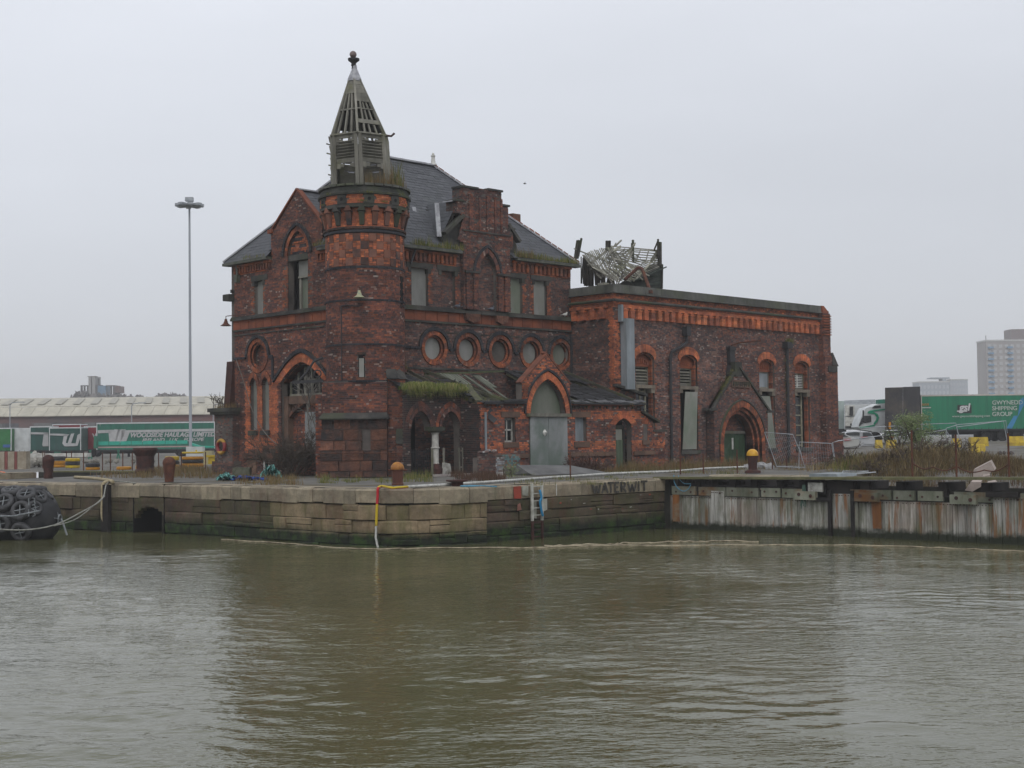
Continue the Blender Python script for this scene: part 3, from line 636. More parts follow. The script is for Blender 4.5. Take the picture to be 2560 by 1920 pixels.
for i in range(3): a = -.3+3.02*i/3; cp.append(FS.pc(a+.006, a+1.0, 8.34, 8.71, -.4, .118)); cp.append(FS.pc(a+.006, a+1.0, 8.3, 8.355, -.3, .176))
pieces(cp, 'coping_stone', STONE_G, PH)
# wing windows
for k, c in enumerate(cen):
    ringobj(FWN, roundarch(c, 5.22, .7, .36), roundarch(c, 5.4, .86, .56), 22, -.05, .03, 'window_arch', B_BRIGHT, PH, bed=mortar_r)
    ringobj(FWN, roundarch(c, 5.2, .58, .28), roundarch(c, 5.22, .7, .36), 20, -.2, -.08, 'window_arch', B_ORANGE, PH, bed=mortar_r)
    o1 = []
    for i in range(60): 
        z = .8+i*.075
        o1.append(FWN.pc(c+.585, c+.72, z+.005, z+.07, -.3, -.1)); o1.append(FWN.pc(c-.72, c-.585, z+.005, z+.07, -.3, -.1))
    pieces(o1, 'jamb', B_ORANGE, PH, 0, 'jamb_bricks')
    s = MB(); FWN.poly(s, [(c-.7, 4.9), (c-.7, 5.2)] + roundarch(c, 5.2, .66, .3)[1:-1] + [(c+.7, 5.2), (c+.7, 4.9)], -.4, -.24); 
    for j in range(7): FWN.box(s, c-.55+j*.16, c-.47+j*.16, 4.95+.12*math.sin(PI*(j+.5)/7), 5.1+.2*math.sin(PI*(j+.5)/7), -.24, -.2)
    s.obj('tympanum', TERRA, PH)
    s = MB(); FWN.box(s, c-.74, c+.72, 3.84, 4.0, -.3, .05); FWN.box(s, c+.45, c+.72, 3.62, 3.84, -.28, .02); FWN.box(s, c-.74, c-.5, 3.66, 3.84, -.28, .02); s.obj('lintel', plain('pale_sandstone', (.22, .19, .145), (.12, .1, .08), 2, .9) if k == 0 else bpy.data.materials['pale_sandstone'], PH)
    fm = MB(); FWN.box(fm, c-.6, c+.6, 4.0, 4.1, -.4, -.3); FWN.box(fm, c-.6, c+.6, 4.84, 4.92, -.4, -.3); FWN.box(fm, c-.6, c-.53, 4, 4.9, -.4, -.3); FWN.box(fm, c+.53, c+.6, 4, 4.9, -.4, -.3)
    ventm = WOODG
    f = fm.obj('louvre_window', ventm, PH)
    if k in (0, 1):
        lv = [(FWN.p(c, 4.14+.145*i, -.34), FWN.u*.54, (FWN.n*.7-UP*.7)*.07, (FWN.n*.7+UP*.7)*.012) for i in range(5)]; pieces(lv, 'louvre', WOODG, f)
    elif k == 2: b = MB(); FWN.box(b, c-.53, c+.53, 4.1, 4.84, -.36, -.33); b.obj('board', FLUE, f)
    else:
        b = MB()
        for i in range(8): FWN.box(b, c-.53, c+.53, 4.12+.09*i, 4.16+.09*i, -.37, -.33)
        FWN.box(b, c-.03, c+.03, 4.1, 4.84, -.36, -.31); b.obj('louvre', WHITE, f)
    s = MB(); FWN.poly(s, rect(c-.7, c+.7, .8, 5.2), -.5, -.45); s.obj('interior_shade_panel', DARK, PH)
    if k: s = MB(); FWN.box(s, c-.75, c+.75, .62, .82, -.1, .1); s.obj('window_sill', STONE_D, PH)
GB2 = plain('green_and_brown_board', (.26, .25, .23), (.13, .17, .12), .7, .85, vs=(1, 1, .5), c3=(.17, .15, .13), per=.2)
s = MB(); s.prism([FWN.p(18.3, 3.72, -.02), FWN.p(19.18, 3.72, .06), FWN.p(19.05, .86, .03), FWN.p(18.05, .86, -.05)], [FWN.p(18.3, 3.72, -.05), FWN.p(19.18, 3.72, .03), FWN.p(19.05, .86, .0), FWN.p(18.05, .86, -.08)]); s.obj('loose_board', GB2, PH)
s = MB(); s.prism([FWN.p(24.78, 3.6, -.08), FWN.p(25.6, 3.6, -.05), FWN.p(25.88, .68, .1), FWN.p(24.8, .68, .08)], [FWN.p(24.78, 3.6, -.11), FWN.p(25.6, 3.6, -.08), FWN.p(25.88, .68, .07), FWN.p(24.8, .68, .05)]); s.obj('loose_board', GB2, PH)
for c in (28.6, 15.16):
    fm = MB()
    for u in (-.38, .38): FWN.box(fm, c+u-.05, c+u+.05, .85, 3.82, -.4, -.32)
    for z in (.95, 1.5, 2.05, 2.6, 3.15, 3.7): FWN.box(fm, c-.38, c+.38, z-.03, z+.03, -.39, -.33)
    FWN.box(fm, c-.03, c+.03, .9, 3.8, -.385, -.335) if c < 20 else None
    f = fm.obj('sash_window', WHITE if 0 else plain('cream_paint', (.3, .28, .2), (.16, .15, .11), 5), PH)
    for z in (.98, 1.53, 2.08, 2.63, 3.18): b = MB(); FWN.box(b, c-.33, c+.33, z, z+.49, -.385, -.375); b.obj('pane', GLASSD, f)
# gothic doorway with its gable
FD0 = Fr((0, -3.2), (1, 0), (0, -1))
gout = [(19.95, 0), (19.95, 2.85), (22.1, 4.9), (24.6, 2.85), (24.6, 0)]
ps = wallpieces(FD0, gout, 0, 4.9, [doorh], mort=mortar)
for p in ps: addbricks([p], B_WING if random.random() < .7 else B_RED)
ps = wallpieces(Fr((19.95, 0), (0, -1), (-1, 0)), rect(2.72, 3.2, 0, 2.85), 0, 2.85, mort=mortar, reveal=0); addbricks(ps, B_DARK)
s = MB(); s.bar(FD0.p(19.85, 2.82, -.05), FD0.p(21.95, 4.95, -.05), .2, .07, up=Vector((0, 1, 0))) ; s.bar(FD0.p(24.75, 2.75, -.05), FD0.p(22.1, 5.05, -.05), .3, .1, up=Vector((0, 1, 0)))
FD0.box(s, 21.75, 22.35, 4.55, 5.3, -.4, .03); FD0.box(s, 24.45, 25.0, 2.7, 2.82, -.4, .1); FD0.box(s, 19.5, 20.1, 2.78, 2.9, -.4, .1); s.obj('gable_coping', STONE_D, PH)
for r0, r1, o0, o1, z in ((1.65, 1.95, -.2, .06, 0), (1.5, 1.66, -.45, -.1, 0), (1.36, 1.51, -.7, -.3, 0)):
    ip = [(22.3-r0, .0)] + arch(22.3, 1.1, r0, r0*1.14) + [(22.3+r0, .0)]; op = [(22.3-r1, .0)] + arch(22.3, 1.1, r1, r1*1.14) + [(22.3+r1, .0)]
    ringobj(FD0, ip, op, 90, o0, o1, 'door_arch', B_ORANGE, PH, bed=mortar_r, gap=.06)
ringobj(FD0, arch(22.3, 1.1, 1.96, 2.24), arch(22.3, 1.1, 2.03, 2.31), 34, -.05, .1, 'hood_mould', STONE_D, PH, gap=.02)
di = [(21.05, 2.0), (21.05, 2.3)] + arch(22.3, 2.3, 1.36, 1.55)[1:-1] + [(23.6, 2.3), (23.6, 2.0)]
addbricks(wallpieces(FD0, arch(22.3, 1.1, 1.42, 1.62), 1.75, 2.9, o=-.85, mort=mortar, reveal=0), B_RED)
s = MB(); FD0.box(s, 20.9, 23.7, 1.62, 1.76, -.95, -.75); s.obj('lintel', WOODG, PH)
s = MB()
for k in range(12): a = 20.94+k*.228; FD0.box(s, a, a+.22, .02, 1.62, -.9, -.84+random.uniform(-.008, .008))
dr = s.obj('double_door', GREEND, PH); s = MB(); FD0.box(s, 22.5, 22.62, .8, 1.4, -.83, -.8); s.obj('paper_notice', WHITE, dr)
s = MB(); FD0.box(s, 21.4, 23.05, 3.98, 4.34, 0, .06); pq = s.obj('name_plaque', STONE_B, PH)
for i in range(8):
    b = MB(); u = 21.5+i*.19; FD0.box(b, u, u+.035, 4.03, 4.28, .06, .09); FD0.box(b, u, u+.12, 4.25, 4.28, .06, .09); FD0.box(b, u+.09, u+.12, 4.06 if i % 2 else 4.14, 4.28, .06, .09)
    if i % 3 != 1: FD0.box(b, u, u+.12, 4.13, 4.16, .06, .09)
    b.obj('carved_letter', STONE_D, pq)
s = MB(); FWN.box(s, 21.75, 22.15, 5.1, 6.1, 0, .22); FWN.box(s, 21.7, 22.2, 5.9, 6.1, 0, .26); s.box8([FWN.p(21.6, 4.6, 0), FWN.p(22.5, 4.6, 0), FWN.p(22.5, 4.6, .4), FWN.p(21.6, 4.6, .4), FWN.p(21.75, 5.15, 0), FWN.p(22.15, 5.15, 0), FWN.p(22.15, 5.15, .25), FWN.p(21.75, 5.15, .25)]); s.obj('finial_stack', IRON, PH)
s = MB(); s.tube([FWN.p(21.9, 6.15, .15), FWN.p(22.1, 6.28, .5), FWN.p(22.5, 6.35, 1.6)], .04, 6); s.obj('iron_bracket', RUST, PH)
# pipes on the wing
s = MB(); s.tube([FWN.p(18.25, 6.75, .12), FWN.p(18.25, 6.2, .14), FWN.p(17.8, 5.95, .15), FWN.p(17.05, 5.65, .14), FWN.p(16.97, 5.4, .12), FWN.p(16.97, -.2, .12)], .075, 8)
for z in (5.2, 3.6, 2.0): s.lathe(FWN.p(16.97, z, .12), [(.1, 0), (.1, .14)], 8)
FWN.box(s, 18.08, 18.42, 6.5, 6.95, .0, .3); s.obj('drain_pipe', IRON, PH)
s = MB(); s.tube([FWN.p(27.0, 6.3, .14), FWN.p(27.0, -.3, .14)], .09, 8); FWN.box(s, 26.75, 27.25, 6.2, 6.55, .0, .35); s.obj('drain_pipe', IRON, PH)
s = MB(); s.tube([FM.p(12.75, 6.5, .1), FM.p(12.8, 6.1, .1), FM.p(12.8, 4.5, .1)], .06, 6); s.tube([FM.p(2.9, 9.75, .15), FM.p(2.65, 9.1, .12)], .05, 6); s.obj('drain_pipe', IRON, PH)
s = MB(); s.tube([FL.p(9.1, 9.7, .12), FL.p(9.05, 9.2, .1)], .05, 6); FL.box(s, 8.95, 9.15, 8.9, 9.25, 0, .2); s.obj('drain_pipe', GUT, PH)
s = MB(); s.aab(13.38, 13.95, -3.12, -2.74, 3.75, 7.1); s.aab(13.2, 13.34, -2.98, -2.76, 6.95, 7.75); s.obj('steel_flue', FLUE, PH)
# right end buttress of the wing
def boxbricks(x0, x1, y0, y1, z0, z1, m, sides='LF'):
    r = []
    if 'F' in sides: r += wallpieces(Fr((0, y0), (1, 0), (0, -1)), rect(x0, x1, z0, z1), z0, z1, mort=mortar, reveal=0)
    if 'L' in sides: r += wallpieces(Fr((x0, 0), (0, -1), (-1, 0)), rect(-y1, -y0, z0, z1), z0, z1, mort=mortar, reveal=0)
    addbricks(r, m); mortar.aab(x0+.011, x1-.011, y0+.011, y1-.011, z0, z1-.01)
boxbricks(30.35, 31.1, -3.0, -2.4, 5.9, 8.3, B_RED); boxbricks(30.35, 31.05, -3.1, -2.4, -.6, 5.9, B_RED); boxbricks(31.05, 31.6, -3.1, -2.4, -.6, 5.4, B_RED); boxbricks(31.6, 32.05, -3.1, -2.4, -.6, 1.5, B_RED)
s = MB(); s.prism([(31.05, -3.14, 5.4), (31.66, -3.14, 5.35), (31.1, -3.14, 6.1)], [(31.05, -2.4, 5.4), (31.66, -2.4, 5.35), (31.1, -2.4, 6.1)]); s.aab(31.55, 32.15, -3.14, -2.4, 1.5, 1.62); s.aab(30.6, 31.5, -3.16, -3.1, 5.0, 5.35)
s.obj('buttress_weathering', STONE_D, PH)
dn = []
for i in range(8): dn.append(((30.72, -3.03, 7.1+i*.15), (.38, 0, 0), (0, .05, 0), (0, 0, .035)))
pieces(dn, 'brick_fin', B_ORANGE, PH)
s = MB(); s.aab(30.45, 31.05, -2.95, -2.3, 8.3, 8.45); s.box8([(30.45, -2.95, 8.45), (30.95, -2.95, 8.45), (30.95, -2.3, 8.45), (30.45, -2.3, 8.45), (30.45, -2.9, 8.72), (30.65, -2.9, 8.72), (30.65, -2.35, 8.72), (30.45, -2.35, 8.72)]); s.obj('corner_cap', TERRA, PH)
# ---------------- turret ----------------
TC = dep(57.6, 913, 700); TC.z = 0; PHI = math.atan2(-F2.y, -F2.x)     # direction from the turret towards the viewer
def tdir(a): return Vector((math.cos(PHI+a), math.sin(PHI+a), 0))       # a>0 turns towards the left facade? (sign handled below)
SG = 1 if tdir(.3).dot(R2) > 0 else -1
def td(a): return tdir(SG*a)                                             # a>0 = to the right as seen from the water
tm = MB()
def core(z0, z1, r, n=48): tm.lathe(TC, [(r, z0), (r, z1)], n)
def roundbricks(z0, z1, r, a0=-1.75, a1=1.75, skip=None, ch=CH, bl=.225, out=.05):
    res = []; n = max(1, round((z1-z0)/ch)); ch = (z1-z0)/n
    for i in range(n):
        z = z0+(i+.5)*ch; L = bl if i % 2 == 0 else bl/2; da = L/r; a = a0+(i % 4)*da/4
        while a < a1:
            am = a+da/2
            if not (skip and skip(am, z)):
                d = td(am); t = Vector((-d.y, d.x, 0)); res.append((TC+d*(r-out/2+random.uniform(-.005, .005))+UP*z, t*(L/2-.005), d*out/2, UP*(ch/2-.005)))
            a += da
    return res
slit = lambda am, z: (abs(am-.0) < .09 and 4.05 < z < 5.0) or (abs(am-1.28) < .1 and 7.1 < z < 8.3)
core(3.86, 10.0, 1.62); tb_ = []
tr = roundbricks(3.95, 8.52, 1.64, skip=lambda a, z: slit(a, z) or abs(z-5.4) < .05 or abs(z-7.22) < .05)
addbricks(tr, B_RED)
for z in (3.9, 5.4, 7.22, 8.56): addbricks(roundbricks(z-.04, z+.04, 1.665), B_BLACK)
# chequer band
orange_p, slab = [], []
NC = 32; da = 2*PI/NC
for row in range(4):
    z0 = 8.62+row*.335; z1 = z0+.335
    for k in range(NC):
        a = (k+.5)*da-PI
        if abs(a) > 1.8: continue
        if (k+row) % 2:
            for i in range(4):
                for j in range(2): 
                    aa = a+(-.25 if j == 0 else .25)*da+(random.uniform(-.01, .01)); d = td(aa); t = Vector((-d.y, d.x, 0))
                    orange_p.append((TC+d*1.62+UP*(z0+(i+.5)*.0838), t*(1.64*da/4-.006), d*.025, UP*.036))
        else:
            d = td(a); t = Vector((-d.y, d.x, 0)); slab.append((TC+d*1.62+UP*(z0+.1675), t*(1.64*da/2-.008), d*(.03+random.uniform(-.004, .004)), UP*.16))
for p in orange_p: addbricks([p], B_BRIGHT if random.random() < .6 else B_ORANGE)
SLB = plain('chequer_sandstone', (.2, .085, .055), (.1, .05, .038), 1.6, .93, per=.6, c3=(.03, .032, .036))
TUR = tm
s = MB(); s.lathe(TC, [(1.64, 9.96), (1.71, 9.99), (1.71, 10.06), (1.66, 10.1)], 64); tring = s.obj('turret_string', B_BLACK, PH); pieces(slab, 'chequer_stone', SLB, PH)
s = MB(); s.lathe(TC, [(1.66, 10.1), (1.73, 10.13), (1.74, 10.2), (1.66, 10.23)], 64); s.obj('turret_string', STONE_R, PH)
core(10.0, 11.3, 1.62); addbricks(roundbricks(10.23, 11.05, 1.645), B_BRIGHT)
cb = []
for k in range(20):
    a = .035+k*2*PI/20; d = td(a); t = Vector((-d.y, d.x, 0))
    mb = MB(); P = lambda r, z, w_: [TC+d*r+UP*z-t*w_, TC+d*r+UP*z+t*w_]
    lo0, lo1 = P(1.6, 10.25, .1); mo0, mo1 = P(1.7, 10.3, .1); hi0, hi1 = P(1.92, 10.95, .12); hb0, hb1 = P(1.6, 11.1, .12)
    mb.box8([lo0, lo1, mo1, mo0, TC+d*1.6+UP*11.0-t*.12, TC+d*1.6+UP*11.0+t*.12, TC+d*1.83+UP*10.8+t*.12, TC+d*1.83+UP*10.8-t*.12])
    mb.box8([TC+d*1.6+UP*10.78-t*.16, TC+d*1.6+UP*10.78+t*.16, TC+d*1.88+UP*10.85+t*.17, TC+d*1.88+UP*10.85-t*.17, TC+d*1.6+UP*11.12-t*.05, TC+d*1.6+UP*11.12+t*.05, TC+d*1.88+UP*11.06+t*.06, TC+d*1.88+UP*11.06-t*.06])
    mb.obj('corbel', SLB if k % 3 else STONE_D, PH)
s = MB(); s.lathe(TC, [(1.78, 10.98), (1.86, 11.0), (1.86, 11.14), (1.84, 11.14)], 64); s.obj('turret_string', STONE_D, PH)
core(11.1, 11.5, 1.82, 64); bl_ = []
for k in range(10):
    a = .21+k*2*PI/10; d = td(a); t = Vector((-d.y, d.x, 0)); bl_.append((TC+d*1.83+UP*11.33, t*.2, d*.05, UP*.19))
    mb = MB(); mb.lathe(TC+d*1.885+UP*11.33, [(.001, 0), (.075, .0), (.075, .004)], 14, ax=d); mb.obj('vent_hole_shade', DARK, PH)
pieces(bl_, 'vent_block', STONE_D, PH)
addbricks(roundbricks(11.15, 11.52, 1.855, skip=lambda a, z: min(abs((a-.21-k*2*PI/10+PI) % (2*PI)-PI) for k in range(10)) < .13), B_BRIGHT)
s = MB(); s.lathe(TC, [(1.82, 11.5), (1.94, 11.53), (1.94, 11.62), (1.88, 11.66), (1.86, 11.78), (1.78, 11.9), (1.6, 11.94), (0, 12.0)], 64); s.obj('turret_cornice', plain('mossy_black_stone', (.055, .055, .048), (.022, .024, .02), 2.5, .95, c3=(.06, .075, .03)), PH, smooth=False)
TB = [(TC+td(a)*1.78+UP*11.92, Vector((-td(a).y, td(a).x, 0))*.17, td(a)*.14, UP*(.035+random.uniform(0, .02))) for a in [i*2*PI/30 for i in range(30)]]
pieces(TB, 'coping_stone', STONE_G, PH)
# slits
for a, z0, z1, w_ in ((.0, 4.05, 5.0, .13), (1.28, 7.1, 8.3, .14)):
    d = td(a); t = Vector((-d.y, d.x, 0)); mb = MB(); mb.box(TC+d*1.6+UP*(z0+z1)/2, t*w_, d*.035, UP*(z1-z0)/2); mb.obj('window_slit', DARK, PH)
    mb = MB(); mb.box(TC+d*1.64+UP*(z0+.4), t*w_*.75, d*.01, UP*.38); mb.obj('board', CONC, PH) if a == 0 else None
    mb = MB(); mb.box(TC+d*1.64+UP*(z0-.05), t*(w_+.08), d*.04, UP*.05); mb.box(TC+d*1.64+UP*(z1+.03), t*(w_+.06), d*.03, UP*.05); mb.obj('window_sill', STONE_R, PH)
tm.obj('turret_core', MORTAR, PH)
# lower part: flat faced base
FT = Fr((TC.x, TC.y), (R2.x, R2.y), (-F2.x, -F2.y))
bm_ = MB(); FT.box(bm_, -1.6, 1.0, 0, 3.9, -1.5, 1.57); FT.box(bm_, 1.0, 1.72, 0, 4.0, -2.2, 1.28); FT.box(bm_, -1.95, -1.5, 0, 3.4, -1.5, 1.0)
bm_.obj('turret_core', MORTAR, PH)
FTf = Fr(FT.p(0, 0, 1.6), (R2.x, R2.y), (-F2.x, -F2.y))
addbricks(wallpieces(FTf, rect(-1.62, 1.02, 2.55, 3.86), 2.55, 3.86, reveal=0), B_RED)
FTr = Fr(FT.p(0, 0, 1.3), (R2.x, R2.y), (-F2.x, -F2.y)); addbricks(wallpieces(FTr, rect(1.02, 1.75, 0, 4.0), 0, 4.0, reveal=0), B_RED)
FTs = Fr(FT.p(1.02, 0, 0), (-F2.x, -F2.y), (R2.x, R2.y)); 
addbricks(wallpieces(Fr(FT.p(-1.62, 0, 0), (-F2.x, -F2.y), (-R2.x, -R2.y)), rect(-1.2, 1.6, 2.4, 3.86), 2.4, 3.86, reveal=0), B_RED)
addbricks(wallpieces(Fr(FT.p(0, 0, 1.02), (R2.x, R2.y), (-F2.x, -F2.y)), rect(-1.98, -1.6, 0, 3.4), 0, 3.4, reveal=0), B_ANNEX)
s = MB(); FT.box(s, -1.72, 1.1, 2.36, 2.42, 1.3, 1.85); s.box8([FT.p(-1.72, 2.42, 1.2), FT.p(1.1, 2.42, 1.2), FT.p(1.1, 2.42, 1.85), FT.p(-1.72, 2.42, 1.85), FT.p(-1.6, 2.62, 1.2), FT.p(1.0, 2.62, 1.2), FT.p(1.0, 2.62, 1.6), FT.p(-1.6, 2.62, 1.6)]); s.obj('weathering_course', STONE_D, PH)
rows = [(0, .26, .14), (.26, .68, .12), (.68, 1.1, .08), (1.1, 1.5, .06), (1.5, 1.96, .04), (1.96, 2.36, .02)]
st = []
for i, (z0, z1, off) in enumerate(rows):
    u = -1.62-off*1.3; uu = [u]
    while uu[-1] < 1.02: uu.append(uu[-1]+random.uniform(.42, .95))
    if 1.02-uu[-2] < .25: uu[-2] = 1.02; uu.pop()
    else: uu[-1] = 1.02
    if i == 3 or i == 4: uu = [v for v in uu if not (.0 < v < .33)]+[.0, .33]; uu.sort()
    for a, b in zip(uu[:-1], uu[1:]):
        if i in (3, 4) and a >= -.01 and b <= .34: continue
        st.append(FT.pc(a+.012, b-.012, z0+.012, z1-.012, 1.3, 1.62+off+random.uniform(-.05, .04)))
pieces(st, 'stone_block', STONE_R, PH)
s = MB(); FT.box(s, 0, .33, 1.1, 1.96, 1.45, 1.52); s.obj('window_slit', DARK, PH); s = MB(); FT.box(s, .05, .28, 1.2, 1.75, 1.52, 1.54); s.obj('board', GREENB, PH)
s = MB(); s.box8([FT.p(1.0, 3.98, .4), FT.p(1.8, 3.98, .4), FT.p(1.8, 3.98, 1.38), FT.p(1.0, 3.98, 1.38), FT.p(1.0, 4.6, .4), FT.p(1.45, 4.6, .3), FT.p(1.45, 4.45, .7), FT.p(1.0, 4.5, .8)])
s.box8([FT.p(1.0, 4.0, 1.0), FT.p(1.5, 4.0, 1.0), FT.p(1.5, 4.0, 1.5), FT.p(1.0, 4.0, 1.5), FT.p(.95, 4.4, 1.0), FT.p(1.35, 4.4, 1.0), FT.p(1.35, 4.4, 1.3), FT.p(.95, 4.4, 1.3)])
s.box8([FT.p(1.35, 1.35, .9), FT.p(1.92, 1.3, .9), FT.p(1.92, 1.3, 1.55), FT.p(1.35, 1.35, 1.55), FT.p(1.35, 1.95, .9), FT.p(1.74, 1.95, .9), FT.p(1.74, 1.95, 1.35), FT.p(1.35, 1.95, 1.35)]); s.obj('buttress_weathering', STONE_D, PH)
addbricks(wallpieces(Fr(FT.p(0, 0, 1.5), (R2.x, R2.y), (-F2.x, -F2.y)), rect(1.38, 1.9, 0, 1.32), 0, 1.32, reveal=0), B_RED); s = MB(); FT.box(s, 1.385, 1.89, 0, 1.31, .9, 1.49); s.obj('turret_core', MORTAR, PH)
s = MB(); s.tube([FT.p(-1.9, 1.0, 1.95), FT.p(1.75, .97, 1.8)], .018, 5); s.obj('iron_bar', RUST, PH)
s = MB(); s.tube([TC+td(-.52)*1.68+UP*z for z in (3.4, 7.0)], .022, 5); s.tube([TC+td(-.52+.1*i)*1.68+UP*(6.98+.03*math.sin(i)) for i in range(6)], .022, 5); s.obj('conduit', IRON, PH)
# belfry: hexagonal timber lantern and spire, leaning a little
BC = lambda z: TC + R2*(-.1-.3*max(0, z-13.0)/4.0)
def hx(k, r, z, o=0): a = k*PI/3+.04+o; return BC(z)+td(a)*r*1.17+UP*z
bf = []
for k in range(6):
    p, q = hx(k, 1.1, 11.95), hx(k, 1.06, 14.15)
    for sgn in (-1, 1):
        d = Vector((-td(k*PI/3).y, td(k*PI/3).x, 0))*.085*sgn; m_ = (p+q)/2+d; bf.append((m_, (q-p)/2, d.normalized()*.075, td(k*PI/3)*.06))
pieces(bf, 'belfry_post', WOODG, PH)
lou = []; rail = []
def faceframe(k, z, r=1.05):
    a, b = hx(k, r, z), hx(k+1, r, z); return a, b
for k in range(6):
    gone = (k == 4)
    for i in range(6):
        z = 13.2+i*.125; a, b = faceframe(k, z)
        if gone and i in (1, 3, 4): continue
        u = (b-a); n = UP.cross(u).normalized(); lou.append(((a+b)/2, u/2*.8, n*.06+UP*-.05, n*.006+UP*.012))
    for z0, z1, f in ((14.0, 14.18, 1.), (12.98, 13.16, 1.)):
        a, b = faceframe(k, (z0+z1)/2); u = b-a; n = UP.cross(u).normalized(); rail.append(((a+b)/2, u/2, n*.04, UP*(z1-z0)/2))
    for z in (12.86, 13.9): # scalloped board
        a, b = faceframe(k, z); u = b-a; n = UP.cross(u).normalized()
        for e, hh in ((.14, .12), (.86, .12), (.28, .07), (.72, .07)): rail.append((a+u*e+UP*(0 if z > 13 else .02), u*.09, n*.035, UP*hh))
    if k in (1, 2, 3, 4):
        a, b = faceframe(k, 12.5); u = b-a; n = UP.cross(u).normalized(); rail.append(((a+b)/2-UP*.1, u/2*(.9 if k != 5 else .5), n*.03, UP*.5))
pieces(lou, 'louvre', WOODG, PH); pieces(rail, 'belfry_rail', WOODG, PH)
a = BC(12.3)+td(.9)*1.32; s = MB(); s.box(a+UP*-.05, td(.9+PI/2)*.62, td(.9)*.03+UP*.03, UP*.24-td(.9)*.1); s.box(BC(12.1)+td(.3)*1.3+UP*.05, td(.3+PI/2)*.4+UP*.12, td(.3)*.03, UP*.12); s.obj('fallen_board', WOODG, PH)
s = MB()
for k in range(6):
    p, q = hx(k, 1.09, 14.16), hx(k, .17, 16.75); s.bar(p, q, .09, .1)
    a, b = hx(k, 1.13, 14.18), hx(k+1, 1.13, 14.18); s.bar(a, b, .09, .06)
s.obj('spire_frame', WOODG, PH)
sp = []; 
for k in range(6):
    for j in (1, 2, 3):
        f = j/4; p = hx(k, 1.06, 14.2).lerp(hx(k+1, 1.06, 14.2), f); q = hx(k, .17, 16.7).lerp(hx(k+1, .17, 16.7), f)
        p = p+R2*random.uniform(-.05, .05); q = p.lerp(q, random.choice((1, 1, .97, .8)) if k in (0, 5) else 1)+R2*random.uniform(-.03, .03); x = (q-p).cross(td(k*PI/3+.5)).normalized(); sp.append(((p+q)/2, (q-p)/2, x*.032, td(k*PI/3+.5)*.045))
pieces(sp, 'rafter', WOODG, PH)
sb = []
def sboard(k, z0, z1, ext=1.):
    r = lambda z: 1.1-(z-14.16)/2.59*.93
    a0, b0 = hx(k, r(z0), z0), hx(k+1, r(z0), z0); a1, b1 = hx(k, r(z1), z1), hx(k+1, r(z1), z1)
    n = (td(k*PI/3+PI/6)*.97+UP*.25)*.035; mb = MB(); mb.box8([a0, b0, b1, a1, a0+n, b0+n, b1+n, a1+n]); mb.obj('spire_board', WOODG if k in (0, 5) else WOODD, PH)  # rear boards take darker wood to paint the shade inside the spire
for k in (1, 2, 3, 4):
    z0 = 14.35+.1*k
    while z0 < 16.6: sboard(k, z0, min(16.75, z0+.22)); z0 += .22
for z0 in (15.99, 16.2, 16.41, 16.6): sboard(5, z0, min(16.76, z0+.2))
for z0 in (15.62, 15.8, 16.0, 16.2, 16.41, 16.6): sboard(0, z0, min(16.76, z0+.19))
sboard(0, 14.62, 14.8); sboard(5, 15.24, 15.3); sboard(0, 15.27, 15.32)
s = MB(); BT = BC(16.75); 
s.lathe(BT, [(.31, 16.6), (.29, 16.72), (.19, 16.95), (.11, 17.15), (.09, 17.3)], 12); s.obj('lead_cap', LEAD, PH)
s = MB(); s.lathe(BC(17.2), [(.1, 17.15), (.08, 17.25), (.12, 17.3), (.09, 17.36), (.13, 17.42), (.24, 17.5), (.25, 17.58), (.1, 17.6), (.05, 17.64)], 12); s.obj('finial', IRON, PH)
s = MB(); s.blob(BC(17.5)+UP*17.76, .15, 12, 8, 0); s.obj('finial_ball', plain('red_grey_stone', (.2, .15, .14), (.1, .08, .08)), PH, smooth=True)
s = MB(); p = hx(1, 1.15, 14.15); s.tube([p, p+R2*.2+UP*-.02, p+R2*.33+UP*.1], .05, 5); s.obj('eaves_hook', RUSTY, PH)
s = MB(); 
for z in (12.2, 12.6, 13.0, 13.5, 13.9): p = BC(z)+td(-1.45)*1.25+UP*z; s.bar(p, p-R2*random.uniform(.1, .2)+UP*.05, .05); s.bar(p+UP*.1, p+UP*.35-R2*.05, .06)
s.obj('broken_slat', WOODG, PH)
# ---------------- annexe and arcade ----------------
win_a = rect(4.22, 4.86, 1.36, 2.38); dr1 = rect(5.66, 8.02, 0, 2.45); w2a = rect(8.55, 9.3, 1.33, 2.4); da_ = [(11.25, 0), (11.25, 2.07)] + arch(11.8, 2.07, .55, .3)[1:-1] + [(12.35, 2.07), (12.35, 0)]; sl2 = rect(13.2, 13.5, 1.35, 2.1)
por = [(5.7, 2.45), (5.7, 2.55)] + arch(6.83, 2.55, 1.1, 1.5)[1:-1] + [(7.95, 2.55), (7.95, 2.45)]
outA = [(2.8, 0), (14.77, 0), (14.77, 1.72), (13.95, 1.75), (13.9, 2.2), (13.08, 2.6), (13.08, 2.93), (8.25, 2.93), (8.25, 3.85), (6.8, 5.1), (5.3, 3.85), (5.3, 2.93), (2.8, 2.93)]
ps = wallpieces(FA, outA, 0, 5.1, [win_a, [(5.66, 0), (5.66, 2.5)]+arch(6.83, 2.5, 1.1, 1.55)+[(8.02, 2.5), (8.02, 0)], w2a, da_, sl2], mort=mortar, reveal=.3, jit=.01)
def asel(p):
    x, z = p[0].x, p[0].z
    if (2.35 < z < 2.68 or 1.0 < z < 1.33) and not 5.6 < x < 8.1: return B_BRIGHT if random.random() < .8 else B_ANNEX
    if z > 2.9: return B_BRIGHT if random.random() < .45 else (B_RED if random.random() < .5 else B_ANNEX)
    if x > 13.9: return B_ORANGE if random.random() < .45 else B_ANNEX
    return B_ANNEX if random.random() < .8 else B_DARK
